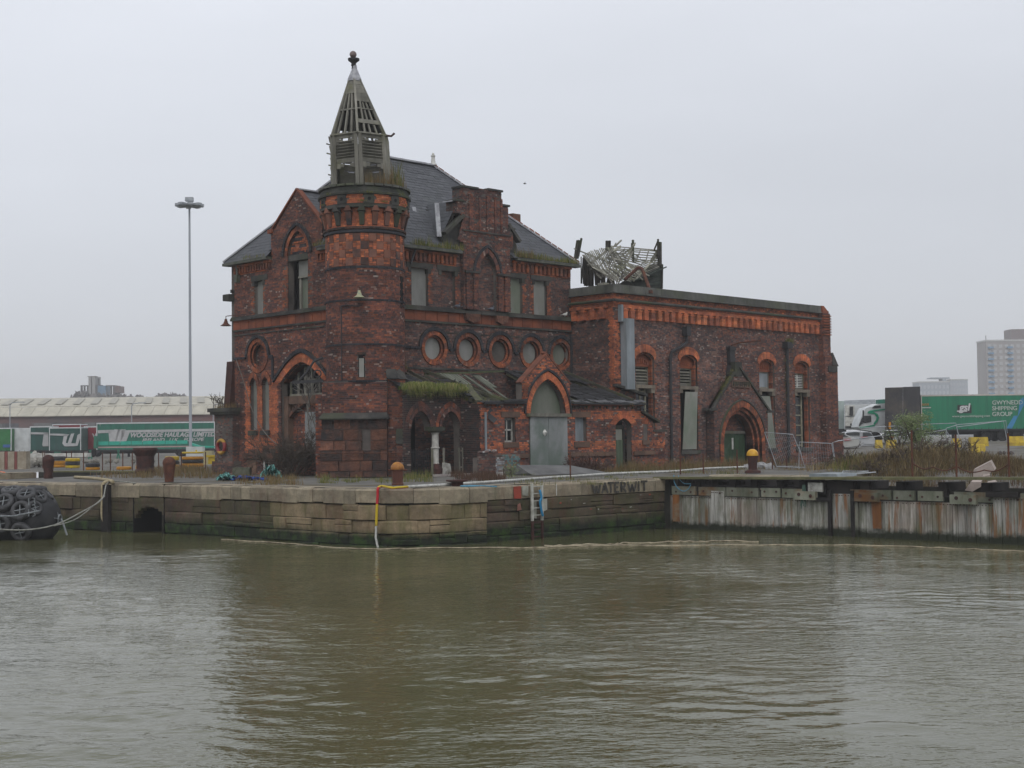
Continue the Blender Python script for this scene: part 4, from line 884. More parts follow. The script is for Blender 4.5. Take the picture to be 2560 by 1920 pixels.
for p in ps: addbricks([p], asel(p))
s = MB(); s.prism([FA.p(5.3, 2.9, -.01), FA.p(5.3, 3.85, -.01), FA.p(6.8, 5.1, -.01), FA.p(8.25, 3.85, -.01), FA.p(8.25, 2.9, -.01), FA.p(7.95, 2.9, -.01)] + [FA.p(u, z, -.01) for u, z in arch(6.83, 2.6, 1.12, 1.55, 6)[::-1]], [FA.p(5.3, 2.9, -.4), FA.p(5.3, 3.85, -.4), FA.p(6.8, 5.1, -.4), FA.p(8.25, 3.85, -.4), FA.p(8.25, 2.9, -.4), FA.p(7.95, 2.9, -.4)] + [FA.p(u, z, -.4) for u, z in arch(6.83, 2.6, 1.12, 1.55, 6)[::-1]]); s.obj('gable_core', MORTAR, PH)
fins = [((5.42, -4.24, 3.0+i*.115), (.1, 0, 0), (0, .05, 0), (0, 0, .04)) for i in range(8)]; pieces(fins, 'brick_fin', B_ORANGE, PH)
s = MB(); s.bar(FA.p(5.2, 3.85, -.15), FA.p(6.8, 5.14, -.15), .34, .06, up=Vector((0, 1, 0))); s.bar(FA.p(6.8, 5.14, -.15), FA.p(8.32, 3.85, -.15), .34, .06, up=Vector((0, 1, 0))); s.blob(FA.p(6.8, 5.16, -.15), .16, 8, 5, .25, .5); s.obj('gable_coping', plain('red_brick_coping', (.2, .07, .042), (.1, .045, .032), 3, .9), PH)
ringobj(FA, arch(6.83, 2.55, 1.1, 1.5, 16), arch(6.83, 2.55, 1.36, 1.82, 16), 40, -.3, .04, 'porch_arch', B_BRIGHT, PH, bed=mortar_r)
ringobj(FA, arch(6.83, 2.55, 1.38, 1.85, 16), arch(6.83, 2.55, 1.47, 1.95, 16), 36, -.05, .08, 'hood_mould', B_BLACK, PH, bed=mortar)
board(FA, [(5.74, 2.5)] + arch(6.83, 2.55, 1.08, 1.48) + [(7.93, 2.5)], -.28, 'board', GREENB)
s = MB(); FA.box(s, 5.5, 8.16, 2.42, 2.56, -.05, .16); s.obj('timber_lintel', WOODG, PH)
ST2 = plain('pale_steel_sheet', (.27, .28, .28), (.15, .17, .16), 1.3, .7, vs=(1, 1, .4), c3=(.12, .16, .13))
for a, b in ((5.7, 6.8), (6.83, 8.0)):
    s = MB(); FA.box(s, a, b, .02, 2.4, .0, .05); dso = s.obj('steel_door', ST2, PH)
    rb = [FA.pc(a+.05, b-.05, .1+.085*i, .13+.085*i, .05, .062) for i in range(26)]; pieces(rb, 'door_rib', ST2, dso)
s = MB(); s.blob(FA.p(6.55, 1.75, .06), .1, 7, 4, .3, 1.4); s.obj('paint_mark', WHITE, PH)
board(FA, w2a, -.2, 'board', FLUE); board(FA, rect(13.24, 13.42, 1.36, 2.08), -.15, 'board', FLUE); board(FA, rect(11.3, 12.3, 0, 2.3), -.5, 'interior_shade_panel', DARK)
s = MB()
for k in range(6): FA.box(s, 11.27+k*.13, 11.27+k*.13+.125, .05, 1.38, -.32, -.28)
s.obj('plank_door', plain('green_grey_planks', (.1, .14, .085), (.06, .08, .055), 3, .8, vs=(1, 1, .2), per=.2), PH); board(FA, rect(11.27, 12.0, 1.38, 1.86), -.27, 'board', GREENB)
s = MB(); FA.box(s, 11.25, 12.1, 1.88, 2.05, -.35, -.25); FA.box(s, 12.05, 12.12, 0, 2.0, -.35, -.22); s.obj('door_frame', WOODD, PH)
ringobj(FA, arch(11.8, 2.07, .56, .3, 8), [(u*1.0, z) for u, z in arch(11.8, 2.1, .98, .62, 8)], 18, -.05, .02, 'door_arch', B_BRIGHT, PH, bed=mortar_r)
ringobj(FA, [(13.1, 2.1), (13.6, 2.1)], [(13.05, 2.25), (13.65, 2.25)], 5, -.05, .02, 'window_arch', B_ORANGE, PH)
board(FA, win_a, -.3, 'interior_shade_panel', DARK)
s = MB()
for a, b, z0, z1 in ((4.22, 4.27, 1.36, 2.35), (4.8, 4.86, 1.36, 2.35), (4.22, 4.86, 1.34, 1.42), (4.22, 4.86, 1.83, 1.9), (4.5, 4.55, 1.36, 2.35), (4.22, 4.86, 2.28, 2.35)): FA.box(s, a, b, z0, z1, -.24, -.19)
f = s.obj('window_frame', WHITEP, PH)
for a, b, z0, z1 in ((4.27, 4.5, 1.9, 2.28), (4.55, 4.8, 1.9, 2.28), (4.27, 4.5, 1.42, 1.83)): s = MB(); FA.box(s, a, b, z0, z1, -.225, -.215); s.obj('pane', GLASSD, f)
s = MB(); FA.box(s, 4.0, 5.1, 2.38, 2.62, -.2, .03); FA.box(s, 4.1, 5.0, 1.12, 1.34, -.2, .06); FA.box(s, 8.35, 9.55, 2.4, 2.66, -.2, .03); FA.box(s, 8.45, 9.45, 1.08, 1.32, -.2, .06); FA.box(s, 13.1, 13.6, 1.15, 1.35, -.2, .06); s.obj('stone_sill', STONE_B, PH)
cs = []
for a, b in ((2.8, 5.6), (8.1, 11.15), (12.45, 13.95)):
    n = max(1, round((b-a)/.8))
    for i in range(n): cs.append(FA.pc(a+(b-a)*i/n+.006, a+(b-a)*(i+1)/n-.006, .68, .86, -.1, .1+random.uniform(-.01, .01)))
pieces(cs, 'plinth_stone', STONE_B, PH)
s = MB(); FA.box(s, 2.75, 5.3, 2.93, 3.0, -.1, .1); FA.box(s, 8.25, 13.15, 2.93, 3.02, -.1, .12); s.obj('eaves_course', TERRA, PH)
s = MB(); s.bar(FA.p(13.05, 2.66, 0), FA.p(14.2, 2.2, 0), .4, .1, up=Vector((0, 1, 0))); s.bar(Vector((12.8, -2.85, 3.95)), Vector((15.0, -2.85, 3.5)), .3, .12, up=Vector((0, 1, 0))); FA.box(s, 13.9, 14.9, 1.75, 1.83, -.2, .05); s.obj('sloped_coping', STONE_D, PH)
s = MB(); FA.box(s, 3.0, 3.08, .85, 2.6, .06, .12); s.obj('grey_post', FLUE, PH)
mortar.aab(13.95, 14.76, -4.19, -2.7, 0, 1.74); mortar.prism([(13.08, -4.19, 0), (13.9, -4.19, 0), (13.9, -4.19, 2.18), (13.08, -4.19, 2.58)], [(13.08, -3.9, 0), (13.9, -3.9, 0), (13.9, -3.9, 2.18), (13.08, -3.9, 2.58)])
addbricks(wallpieces(FX, rect(3.0, 4.2, 0, 2.95), 0, 2.95, mort=mortar, reveal=0), B_SOOT)
# arcade
ar = [[(a-.52, .0), (a-.52, 1.95)] + arch(a, 1.95, .52, .72)[1:-1] + [(a+.52, 1.95), (a+.52, 0)] for a in (.62, 2.27)]
ps = wallpieces(FC, rect(-.3, 2.85, 0, 3.3), 0, 3.3, [ar[0], [(a, b) for a, b in ar[1]], rect(1.1, 1.8, 0, 1.9)], mort=mortar, reveal=.4)
addbricks(ps, B_SOOT)
for a in (.62, 2.27):
    ringobj(FC, arch(a, 1.95, .52, .72), arch(a, 1.95, .66, .9), 24, -.15, .04, 'arcade_arch', B_RED, PH, bed=mortar); ringobj(FC, arch(a, 1.95, .68, .92), arch(a, 1.95, .84, 1.12), 22, -.1, .02, 'arcade_arch', B_RED if a < 1 else B_ANNEX, PH, bed=mortar)
s = MB(); s.aab(1.12, 1.78, -3.2, -2.7, 1.86, 2.02); s.aab(1.2, 1.7, -3.12, -2.78, 1.78, 1.86); s.obj('column_capital', STONE_D, PH)
s = MB(); s.lathe((1.45, -2.95, 0), [(.17, .5), (.145, .56), (.145, 1.12), (.19, 1.14), (.19, 1.18), (.145, 1.2), (.14, 1.7), (.18, 1.78)], 16); s.obj('column', plain('white_column_paint', (.5, .49, .45), (.3, .29, .26), 4, .6), PH, smooth=False)
s = MB(); s.lathe((1.45, -2.95, 0), [(.3, 0), (.3, .3), (.17, .52)], 8); s.obj('column_base', RUSTY, PH)
s = MB(); s.box8([(1.62, -3.3, .02), (2.05, -3.3, .02), (2.05, -3.1, .02), (1.62, -3.1, .02), (1.68, -3.3, .55), (1.95, -3.3, .5), (1.95, -3.12, .5), (1.68, -3.12, .55)]); s.obj('guard_stone', WHITEP, PH)
# back of arcade
s = MB(); s.aab(.2, 2.8, -.12, -.03, 0, 3.6); s.obj('interior_shade_panel', DARK, PH)
gt = MB(); 
for i in range(11): x = .15+i*.098; gt.tube([(x, -3.0, .12), (x, -3.0, 1.12)], .012, 4)
gt.bar((.1, -3.0, 1.0), (1.2, -3.0, 1.0), .03); gt.bar((.1, -3.0, .12), (1.2, -3.0, .12), .06); gt.obj('railing_gate', IRON, PH)
s = MB(); 
for x in (1.15, 1.78): s.bar((x, -3.1, .05), (x, -3.1, 1.15), .07)
for x in (2.62, 2.78): s.bar((x, -3.15, .05), (x-.04 if x < 2.7 else x, -3.15, 1.15), .05)
s.bar((2.0, -3.05, .1), (1.9, -2.9, .9), .03); s.obj('gate_post', WOODG, PH)
s = MB(); s.aab(.9, 3.3, -3.7, -3.4, 0, .09); s.obj('kerb_stone', plain('pale_kerb', (.4, .36, .34), (.24, .21, .2), 3, .8), PH)
# low broken white-painted wall in front of the annexe corner
WP = brickmat('white_painted_brick', [(.34, .36, .37), (.2, .22, .24), (.42, .43, .43), (.13, .08, .07), (.26, .29, .3), (.16, .1, .09)], .2)
lw = wallpieces(Fr((0, -5.0), (1, 0), (0, -1)), rect(1.9, 2.9, 0, .95), 0, .95, mort=mortar, reveal=0); 
addbricks([p for p in lw if random.random() < .9], B_DARK); lw2 = wallpieces(Fr((0, -5.0), (1, 0), (0, -1)), rect(2.9, 3.4, 0, .75), 0, .75, mort=mortar, reveal=0); addbricks(lw2, WP); mortar.aab(1.91, 3.39, -4.99, -4.7, 0, .74)
tp = [((2.1+i*.11+random.uniform(-.02, .02), -4.95, .98+random.uniform(-.02, .06)), (.05, 0, .01), (0, .09, 0), (0, 0, .03)) for i in range(8)]; pieces(tp, 'painted_brick', WP, PH)
lw3 = wallpieces(Fr((0, -4.9), (1, 0), (0, -1)), rect(3.4, 4.4, .3, .85), .3, .85, mort=mortar, reveal=0); addbricks([p for p in lw3], brickmat('teal_painted_brick', [(.08, .17, .18), (.14, .06, .05), (.1, .2, .21), (.16, .1, .08)], .2)); mortar.aab(3.41, 4.39, -4.89, -4.5, 0, .84)
# annexe roofs
sa = []
zr = lambda y: 4.6+.393*y
slates((.0, -3.2, zr(-3.2)), (2.8, -3.2, zr(-3.2)), (2.8, -.05, zr(-.05)), (.0, -.05, zr(-.05)), lst=sa, jit=.035, skip=lambda c: (c.x > 1.4+.5*math.sin(c.y*3) and c.y > -1.9) or random.random() < .04)
slates((8.3, -4.3, zr(-4.3)), (13.1, -4.3, zr(-4.3)), (12.4, -.05, zr(-.05)), (8.3, -.05, zr(-.05)), lst=sa, jit=.04, skip=lambda c: (abs(c.x-8.8-.2*math.sin(c.y*5)) < .55 and c.y < -3.0) or (mnoise.noise(c*.9) > .42) or random.random() < .03)
slates((12.5, -4.3, zr(-4.3)-.02), (13.6, -4.3, zr(-4.3)-.25), (12.9, -2.8, zr(-2.8)+.05), (12.4, -2.8, zr(-2.8)+.02), lst=sa, jit=.03)
slates((2.8, -4.3, zr(-4.3)), (5.3, -4.3, zr(-4.3)), (5.3, -.05, zr(-.05)), (2.8, -.05, zr(-.05)), lst=sa, jit=.06, skip=lambda c: not (c.y < -3.9 or (c.x < 3.5+.3*math.sin(c.y*4) and c.y < -1.6)) or random.random() < .25)
BSL = plain('black_felt_slate', (.035, .036, .039), (.018, .018, .02), 1.5, .7, per=.5)
pieces(sa, 'loose_slate', BSL, PH, 300, 'loose_slates')
rf = []; sa2 = []
def rfr(x0, y0, x1, y1, w_=.07, dz=-.09, dz1=None, lst=rf):
    p, q = Vector((x0, y0, zr(y0)+dz)), Vector((x1, y1, zr(y1)+(dz if dz1 is None else dz1))); x = (q-p).cross(UP).normalized(); lst.append(((p+q)/2, (q-p)/2, x*w_/2, UP*.06))
for x in np.arange(.2, 2.8, .45): rfr(x, -3.1, x, -.1)
for x in np.arange(8.4, 12.7, .45): rfr(x, -4.25, x, -.1)
for x in (3.1, 5.2): rfr(x, -4.2, x+random.uniform(-.3, .3), random.choice([-.1, -1.2, -2]), dz1=random.uniform(-.5, .1))
rfr(2.85, -4.1, 3.9, -2.2, .3, .05); rfr(3.2, -.3, 4.6, -4.1, .16, .0); rfr(2.9, -.7, 4.2, -4.1, .14, -.1); rfr(3.4, -3.6, 5.2, -4.15, .12, .02)
rfr(12.35, -.1, 13.1, -4.35, .16, .1, lst=rf)
for i in range(22):
    x = random.uniform(3.0, 5.2); y = random.uniform(-4.1, -.9); q = Vector((random.gauss(0, .4), random.gauss(-.7, .4), random.gauss(-.25, .3))).normalized(); n = q.orthogonal().normalized(); sa2.append((Vector((x, y, zr(y)-random.uniform(.05, .5))), q*random.uniform(.2, .55), n*random.uniform(.08, .2), q.cross(n)*.012))
pieces(sa2, 'torn_slate', BSL, PH)
for i in range(7): x = 3.2+i*.3; rfr(x, -4.1+random.uniform(0, .5), x+random.uniform(-.8, .6), -2.4+random.uniform(-.8, .8), random.uniform(.05, .12), .02, random.uniform(-.5, 0))
pieces(rf, 'rafter', plain('mossy_rafter', (.09, .085, .06), (.04, .042, .03), 2, .95, per=.4, c3=(.075, .085, .03)), PH)
# hanging timber lining in the torn part of the roof
s = MB(); s.bar((3.2, -.35, 4.32), (7.6, -.7, 4.55), .12, .08); s.obj('wall_plate', plain('mossy_beam', (.09, .1, .05), (.05, .06, .03), 3, .9), PH)
hb = []
for x0, wd_, l_ in ((4.0, .14, .6), (4.2, .14, .8), (4.38, .14, 1.0), (4.56, .14, 1.15), (4.74, .13, 1.0), (4.92, .12, .8), (5.35, .16, 1.9), (6.0, .17, 1.0), (6.2, .17, 1.0), (5.9, .1, 2.1)):
    p = Vector((x0, -.45, 4.36)); q = p+Vector((-.28*l_*.4, -l_*1.3, -l_*.62)); x = Vector((1, 0, 0)); hb.append(((p+q)/2, (q-p)/2, x*wd_/2, Vector((0, -.02, .02))))
pieces(hb, 'lining_board', plain('grey_green_lining', (.16, .17, .135), (.1, .11, .085), 2, .9, per=.3), PH)
s = MB(); s.prism([(3.7, -3.4, 2.7), (6.0, -3.4, 2.7), (6.0, -3.4, 3.3), (3.7, -3.4, 3.3)], [(3.7, -3.3, 2.7), (6.0, -3.3, 2.7), (6.0, -3.3, 3.3), (3.7, -3.3, 3.3)]); s.obj('white_lining', WHITE, PH) if 0 else None
s = MB(); s.bar((2.9, -4.35, 2.98), (5.35, -4.35, 3.02), .14, .1); s.bar((3.9, -4.4, 3.05), (5.3, -4.4, 3.12), .2, .08); s.bar((8.2, -4.4, 3.0), (13.2, -4.4, 3.02), .12, .07); s.obj('gutter', IRON, PH)
ptc = [(Vector((x, -4.3+random.uniform(-.05, .05), 3.1+random.uniform(-.03, .06))), Vector((random.uniform(.15, .4), 0, random.uniform(-.04, .04))), Vector((0, .14, .05)), Vector((0, 0, .012))) for x in np.arange(8.6, 13.0, .33)]
pieces(ptc, 'slipped_slate', plain('pale_slate', (.15, .155, .16), (.06, .06, .065), 3, .6), PH)
# ---------------- fallen timber roof on the wing ----------------
RW = PH; YW = 0.6
S_ = lambda x, y, yy=YW: onY(yy, 1400+x/3.95, 580+y/3.95)          # measured on the enlarged crop of the photograph
wr = []
def stick(x0, y0, x1, y1, w_=.06, h_=None, ya=YW, yb=None, lst=wr):
    p, q = S_(x0, y0, ya), S_(x1, y1, ya if yb is None else yb); d = q-p; x = d.cross(Vector((0, 1, 0))).normalized(); lst.append(((p+q)/2, d/2, x*w_/2, Vector((0, (h_ or w_)/2, 0))))
post = []
stick(160, 260, 185, 85, .18, lst=post); stick(180, 240, 212, 62, .08, lst=post); stick(462, 190, 464, 86, .11, lst=post); stick(486, 180, 488, 86, .11, lst=post); stick(712, 240, 714, 110, .1, lst=post); stick(722, 300, 720, 78, .09, lst=post)
stick(968, 260, 968, 70, .08, lst=post, ya=.4); stick(985, 330, 984, 100, .16, lst=post, ya=.4); stick(1000, 560, 1004, 320, .12, lst=post, ya=.3); stick(925, 190, 966, 90, .06, lst=post); stick(990, 330, 1003, 330, .14, lst=post, ya=.4)
pieces(post, 'roof_post', WOODD, RW)
for y0, y1 in ((138, 182), (165, 190), (178, 215), (205, 240), (232, 262), (255, 285), (282, 305)): stick(520+random.randint(-30, 20), y0, 975, y1, .05)
for x in (560, 640, 720, 800, 880): stick(x, 150+x*.02, x-random.randint(20, 90), 300, .04)
stick(900, 290, 968, 180, .12); stick(640, 250, 720, 165, .08); stick(720, 500, 960, 230, .07); stick(545, 140, 605, 82, .07); stick(275, 330, 495, 160, .09); stick(140, 165, 500, 310, .05)
def lerp2(P, t):
    k = t*(len(P)-1); i = min(int(k), len(P)-2); f = k-i; return (P[i][0]+(P[i+1][0]-P[i][0])*f, P[i][1]+(P[i+1][1]-P[i][1])*f)
SA = [(222, 225), (290, 188), (380, 168), (470, 150), (520, 150)]; EA = [(470, 430), (540, 480), (620, 500), (700, 470), (780, 400)]
for i in range(22):      # long sagging battens of the left slope
    t = i/21; a_, b_ = lerp2(SA, t), lerp2(EA, t); xm = (a_[0]+b_[0])/2-22+random.uniform(-6, 6); ym = (a_[1]+b_[1])/2+26+random.uniform(-6, 6); yy = YW-.4+random.uniform(-.1, .1); j = random.uniform(-25, 25)
    stick(a_[0], a_[1]+random.uniform(-6, 6), xm, ym, .05, .03, yy, yy-.3); stick(xm, ym, b_[0]+j, b_[1]+random.uniform(-22, 15), .05, .03, yy-.3, yy-.7)
for i in range(13):      # flatter battens of the middle
    stick(470-i*3+random.uniform(-12, 12), 185+i*20, 850-i*9+random.uniform(-30, 20), 295+i*17+random.uniform(-8, 8), .05, .03, YW+.2, YW)
for i in range(9): stick(720+i*10, 350+i*12, 985, 240+i*16, .045, .03, YW+.5)
for i in range(34): x = random.uniform(260, 780); y = random.uniform(200, 440); a = random.uniform(.3, .9) if random.random() < .6 else random.uniform(-1.2, -.5); l = random.uniform(70, 170); stick(x, y, x+l*math.cos(a), y+l*math.sin(a)*.8, random.uniform(.04, .1), .03, YW+random.uniform(-.9, -.5))
PALEW = plain('pale_split_batten', (.34, .33, .28), (.15, .145, .115), 2.5, .9, per=.6, c3=(.16, .165, .1))
pieces(wr, 'broken_batten', PALEW, RW)
dk_ = []
for i in range(46):
    x = random.uniform(205, 520); y0 = 250+max(0, x-250)*.75+random.uniform(-10, 25); stick(x, y0, x+random.uniform(-25, 25), 525+random.uniform(-25, 15), random.uniform(.05, .16), .03, YW+random.uniform(.5, .9), lst=dk_)
pieces(dk_, 'hanging_slat', WOODD, RW)
bl2 = []
for i in range(13): # hanging slatted side at the right
    t = i/12; stick(700+t*70, 505+t*40, 1003, 350+t*190, .09, .02, YW-.3, .3, lst=bl2)
stick(690, 500, 1050, 345, .06, .05, YW-.4, .2, lst=bl2)
pieces(bl2, 'hanging_slat', plain('dark_green_slat', (.045, .055, .045), (.02, .025, .022), 2, .9, per=.6), RW)
s = MB()
P = [S_(x, y, YW+.9) for x, y in ((860, 335), (1000, 300), (1003, 560), (560, 530), (640, 480))]; s.prism(P, [p+Vector((0, .06, 0)) for p in P])
s.obj('rotten_boarding', WOODD, RW)
s = MB(); s.tube([S_(640, 470, -1.2), S_(760, 362, -1.5), S_(780, 352, -1.6), S_(805, 360, -1.8), S_(825, 400, -2.0), S_(890, 580, -2.8)], .085, 8); s.lathe(S_(892, 590, -2.85)-UP*.08, [(.13, 0), (.13, .14)], 8); s.obj('bent_pipe', RUST, PH)
s = MB(); s.aab(14.0, 14.4, -1.2, -.8, 8.3, 9.0); s.obj('timber_stump', WOODG, PH)
# bricks: the ones that show largest become objects of their own
allb = []
for m, l in REST.values(): allb += [(p, m) for p in l]
near = sorted(allb, key=lambda t: (t[0][0]-CAM).length/max(.2, t[0][1].length*9)*(1 if abs(Vector(t[0][1]).dot(R2)) > .03 else 3))
pick = set(id(t[0]) for t in near[:300])
for m, l in REST.values():
    pieces([p for p in l if id(p) in pick], 'brick', m, PH, 300); r_ = MB()
    for p in l:
        if id(p) not in pick: c, a, b, d = p; r_.box8([c-a-b-d, c+a-b-d, c+a+b-d, c-a+b-d, c-a-b+d, c+a-b+d, c+a+b+d, c-a+b+d])
    r_.obj('brickwork', m, PH, kind='stuff')
mortar.obj('mortar_bed', MORTAR, PH); mortar_r.obj('mortar_bed', MORTAR_R, PH)
# ======================= THE SETTING =======================
CRP = dict(a=(540, 440, 4.2538), b=(540, 780, 3.606), c=(1000, 380, 3.95), d=(1000, 780, 3.77), e=(1400, 580, 3.95), f=(1400, 820, 3.072), g=(760, 120, 4.366), h=(0, 900, 3.687), i=(500, 1150, 2.765), j=(1180, 1150, 3.072), k=(1840, 1150, 3.072), l=(1900, 820, 3.3515), q=(0, 1040, 5.531), r=(2060, 980, 4.424), m=(0, 0, .8641))
def px(k, x, y): o = CRP[k]; return (o[0]+x/o[2], o[1]+y/o[2])
def kd(d, k, x, y): return dep(d, *px(k, x, y))
def kz(z, k, x, y): return onZ(z, *px(k, x, y))
MC = dep(52, 2300, 1150)
def sstep(a, b, x): t = max(0, min(1, (x-a)/(b-a))); return t*t*(3-2*t)
def gz(x, y):
    h = .8*sstep(40, 75, x)*sstep(45, 15, y) - .0
    dx, dy = (x-MC.x), (y-MC.y); u = dx*R2.x+dy*R2.y; v = dx*F2.x+dy*F2.y
    h += .72*math.exp(-((u-.3)/3.0)**2-(v/4.0)**2)*(1+.25*mnoise.noise(Vector((x*.7, y*.7, 0))))
    if y < -17.5 and x < 12: h -= .38*(1-sstep(5.0, 9.0, x))
    if x > 16 and y < -3 and y > -14 and x < 40: h -= .25*sstep(16, 22, x)*sstep(40, 34, x)
    return h + .02*mnoise.noise(Vector((x*.25, y*.25, 3)))
QL = [Vector((x, y, 0)) for x, y in ((-12.7, 12.9), (-11.7, 8.2), (-10.9, 4.3), (-9.9, -.2), (-9.42, -3.2), (-9.3, -6), (-9.28, -9), (-9.15, -11.2), (-8.75, -12.3), (-7.9, -13.0), (-6.9, -13.36), (-5.68, -13.5))]
QR = [Vector((-5.66, -13.36, 0)), Vector((3.2, -13.62, 0))]
QF = [Vector((0.2, 17.8, 0)), Vector((-9.2, 12.9, 0)), Vector((-12.7, 12.9, 0))]
land = [(-60, 27), (-1.6, 26), (-1.8, 23.9), (.2, 17.8), (-9.2, 12.9)] + [(p.x, p.y) for p in QL] + [(-5.66, -13.36), (3.2, -13.62), (6.2, -13.7), (6.2, -17.8), (4.6, -18.4), (4.6, -60), (600, -600), (1500, 0), (1500, 1500), (0, 1500), (-900, 900)]
def inset(poly, d):
    out = []; n = len(poly)
    for i in range(n):
        a, b, c = Vector(poly[i-1]), Vector(poly[i]), Vector(poly[(i+1) % n]); n1 = Vector((-(b-a).y, (b-a).x)).normalized(); n2 = Vector((-(c-b).y, (c-b).x)).normalized()
        m = (n1+n2); m = m.normalized()*min(2*d, d/max(.35, m.normalized().dot(n1))); out.append((b.x+m.x, b.y+m.y))
    return out
ar_ = sum(land[i][0]*land[(i+1) % len(land)][1]-land[(i+1) % len(land)][0]*land[i][1] for i in range(len(land)))
gp_ = inset(land, .35 if ar_ > 0 else -.35)
P2 = [Vector(p) for p in gp_]; nb = len(P2)
def addgrid(x0, x1, y0, y1, st):
    for x in np.arange(x0, x1, st):
        for y in np.arange(y0, y1, st): P2.append(Vector((x+random.uniform(-.2, .2)*st, y+random.uniform(-.2, .2)*st)))
addgrid(-14, 40, -45, 30, 1.2); addgrid(40, 110, -30, 60, 5); addgrid(-50, 40, 30, 120, 6)
vv, ee, ff, *_ = geometry.delaunay_2d_cdt(P2, [], [list(range(nb))], 1, 1e-4)
me = bpy.data.meshes.new('ground'); me.from_pydata([(p.x, p.y, gz(p.x, p.y)-.012) for p in vv], [], [tuple(f) for f in ff]); me.update(); me.shade_smooth()
t = NT('yard_ground', .95, .2)
c = t.ramp(t.noise(.8, 8, .7), [(.32, (.07, .068, .063)), (.5, (.13, .125, .115)), (.7, (.18, .17, .155))])
c = t.mix(t.ramp(t.noise(.35, 7, .7), [(.5, 0), (.62, .85)]), c, (.085, .07, .04)); c = t.mix(t.ramp(t.noise(1.7, 7, .7), [(.55, 0), (.68, .7)]), c, (.06, .07, .025))
t.col(c); t.bump(t.noise(8, 6, .7), .6, .03); GM = t.m; me.materials.append(GM)
link(bpy.data.objects.new('ground', me), kind='structure')
# ---- quay walls ----
def quaymat(name, c1, c2, c3, moss=(.045, .055, .018), wet=-1.25, grn=.0):
    t = NT(name, .85, .35); r = t.rnd(); c = t.ramp(t.noise(1.6, 7, .7), [(.3, c2), (.65, c1)]); c = t.mix(t.ramp(t.noise(.7, 5, .7), [(.5, 0), (.66, .9)]), c, c3)
    c = t.mix(.7, c, t.ramp(r, [(0, .7), (1, 1.25)]), 'MULTIPLY'); c = t.mix(.6, c, t.ramp(t.noise(5, 8, .8), [(.3, .55), (.7, 1.4)]), 'MULTIPLY'); c = t.mix(t.ramp(t.noise(1.3, 6, .75, (1, 1, .3)), [(.5-grn, 0), (.7-grn, .8)]), c, moss)
    c = t.mix(t.ramp(t.noise(1.5, 5, .7, (1, 1, .2)), [(.56, 0), (.72, .6)]), c, (.1, .05, .025))
    z = t.math('ADD', t.z(), t.math('MULTIPLY', t.math('SUBTRACT', t.noise(1.2, 6, .7), .5), .5)); q = t.n('ShaderNodeMapRange'); q.inputs[1].default_value = wet; q.inputs[2].default_value = wet-.3; t.l(z, q.inputs[0])
    c = t.mix(q.outputs[0], c, t.ramp(t.noise(2.5, 5, .7), [(.45, (.012, .016, .009)), (.7, (.035, .075, .012))]))
    t.col(c); t.bump(t.noise(6, 8, .75), .9, .05); return t.m
Q_COP = quaymat('coping_sandstone', (.3, .255, .18), (.17, .145, .105), (.21, .16, .115), (.12, .12, .07), -3, -.05)
Q_PALE = quaymat('ochre_quay_stone', (.27, .205, .125), (.14, .105, .067), (.17, .11, .065), moss=(.1, .1, .035), grn=.05)
Q_DARK = quaymat('dark_quay_stone', (.11, .078, .055), (.05, .038, .03), (.085, .04, .03), (.055, .06, .022), -1.15, .07)
QW = thing('quay_wall', 'worn sandstone quay wall with rounded corner and big coping stones above the water', 'quay', (-8, -8, 0), kind='structure'); QW.location = (0, 0, 0); WL[QW.name] = Vector(); del QW['category']
def polyat(pts):
    L = [0]
    for i in range(len(pts)-1): L.append(L[-1]+(pts[i+1]-pts[i]).length)
    def f(s):
        s = max(0, min(L[-1]-1e-6, s)); i = max(j for j in range(len(L)) if L[j] <= s); i = min(i, len(pts)-2); t = (s-L[i])/(L[i+1]-L[i])
        tan = lambda k: (pts[min(k+1, len(pts)-1)]-pts[max(k-1, 0)]).normalized()
        p = pts[i].lerp(pts[i+1], t); d = tan(i).lerp(tan(i+1), t).normalized() if len(pts) > 2 else (pts[1]-pts[0]).normalized(); n = Vector((d.y, -d.x, 0))
        if n.dot(CAM-p) < 0: n = -n
        return p, n
    return f, L[-1]
fQL, LQL = polyat(QL); fQR, LQR = polyat(QR)
def qstone(f, s0, s1, z0, z1, dpth, o, m, name='stone_block', rnd=.04, parent=QW, gap=.007):
    mb = MB(); ns = max(1, int((s1-s0)/.35)); rj = [random.uniform(-.012, .012) for _ in range(6)]; base = 0
    prof = [(-dpth, z1), (-rnd*2.2, z1+rj[0]), (-rnd*.8, z1-rnd*.35), (-.0, z1-rnd*1.3), (rj[1], (z0+z1)/2), (rj[2]-.01, z0+.01), (-.05, z0), (-dpth, z0)]
    rows_ = []
    for i in range(ns+1):
        s = s0+gap+(s1-s0-2*gap)*i/ns; p, n = f(s); e = .018 if i in (0, ns) else 0
        rows_.append([p+n*(o-e*(1 if k in (2, 3, 4, 5) else 0)+random.uniform(-.006, .006)*(k > 0))+n*a+UP*(b+(-e*.6 if k in (1, 2) else 0)) for k, (a, b) in enumerate(prof)])
    K = len(prof)
    for r in rows_: mb.v += [tuple(v) for v in r]
    for i in range(ns):
        for k in range(K): k2 = (k+1) % K; mb.f.append((i*K+k, i*K+k2, (i+1)*K+k2, (i+1)*K+k))
    mb.f.append(tuple(range(K))[::-1]); mb.f.append(tuple(ns*K+k for k in range(K))); return mb.obj(name, m, parent)
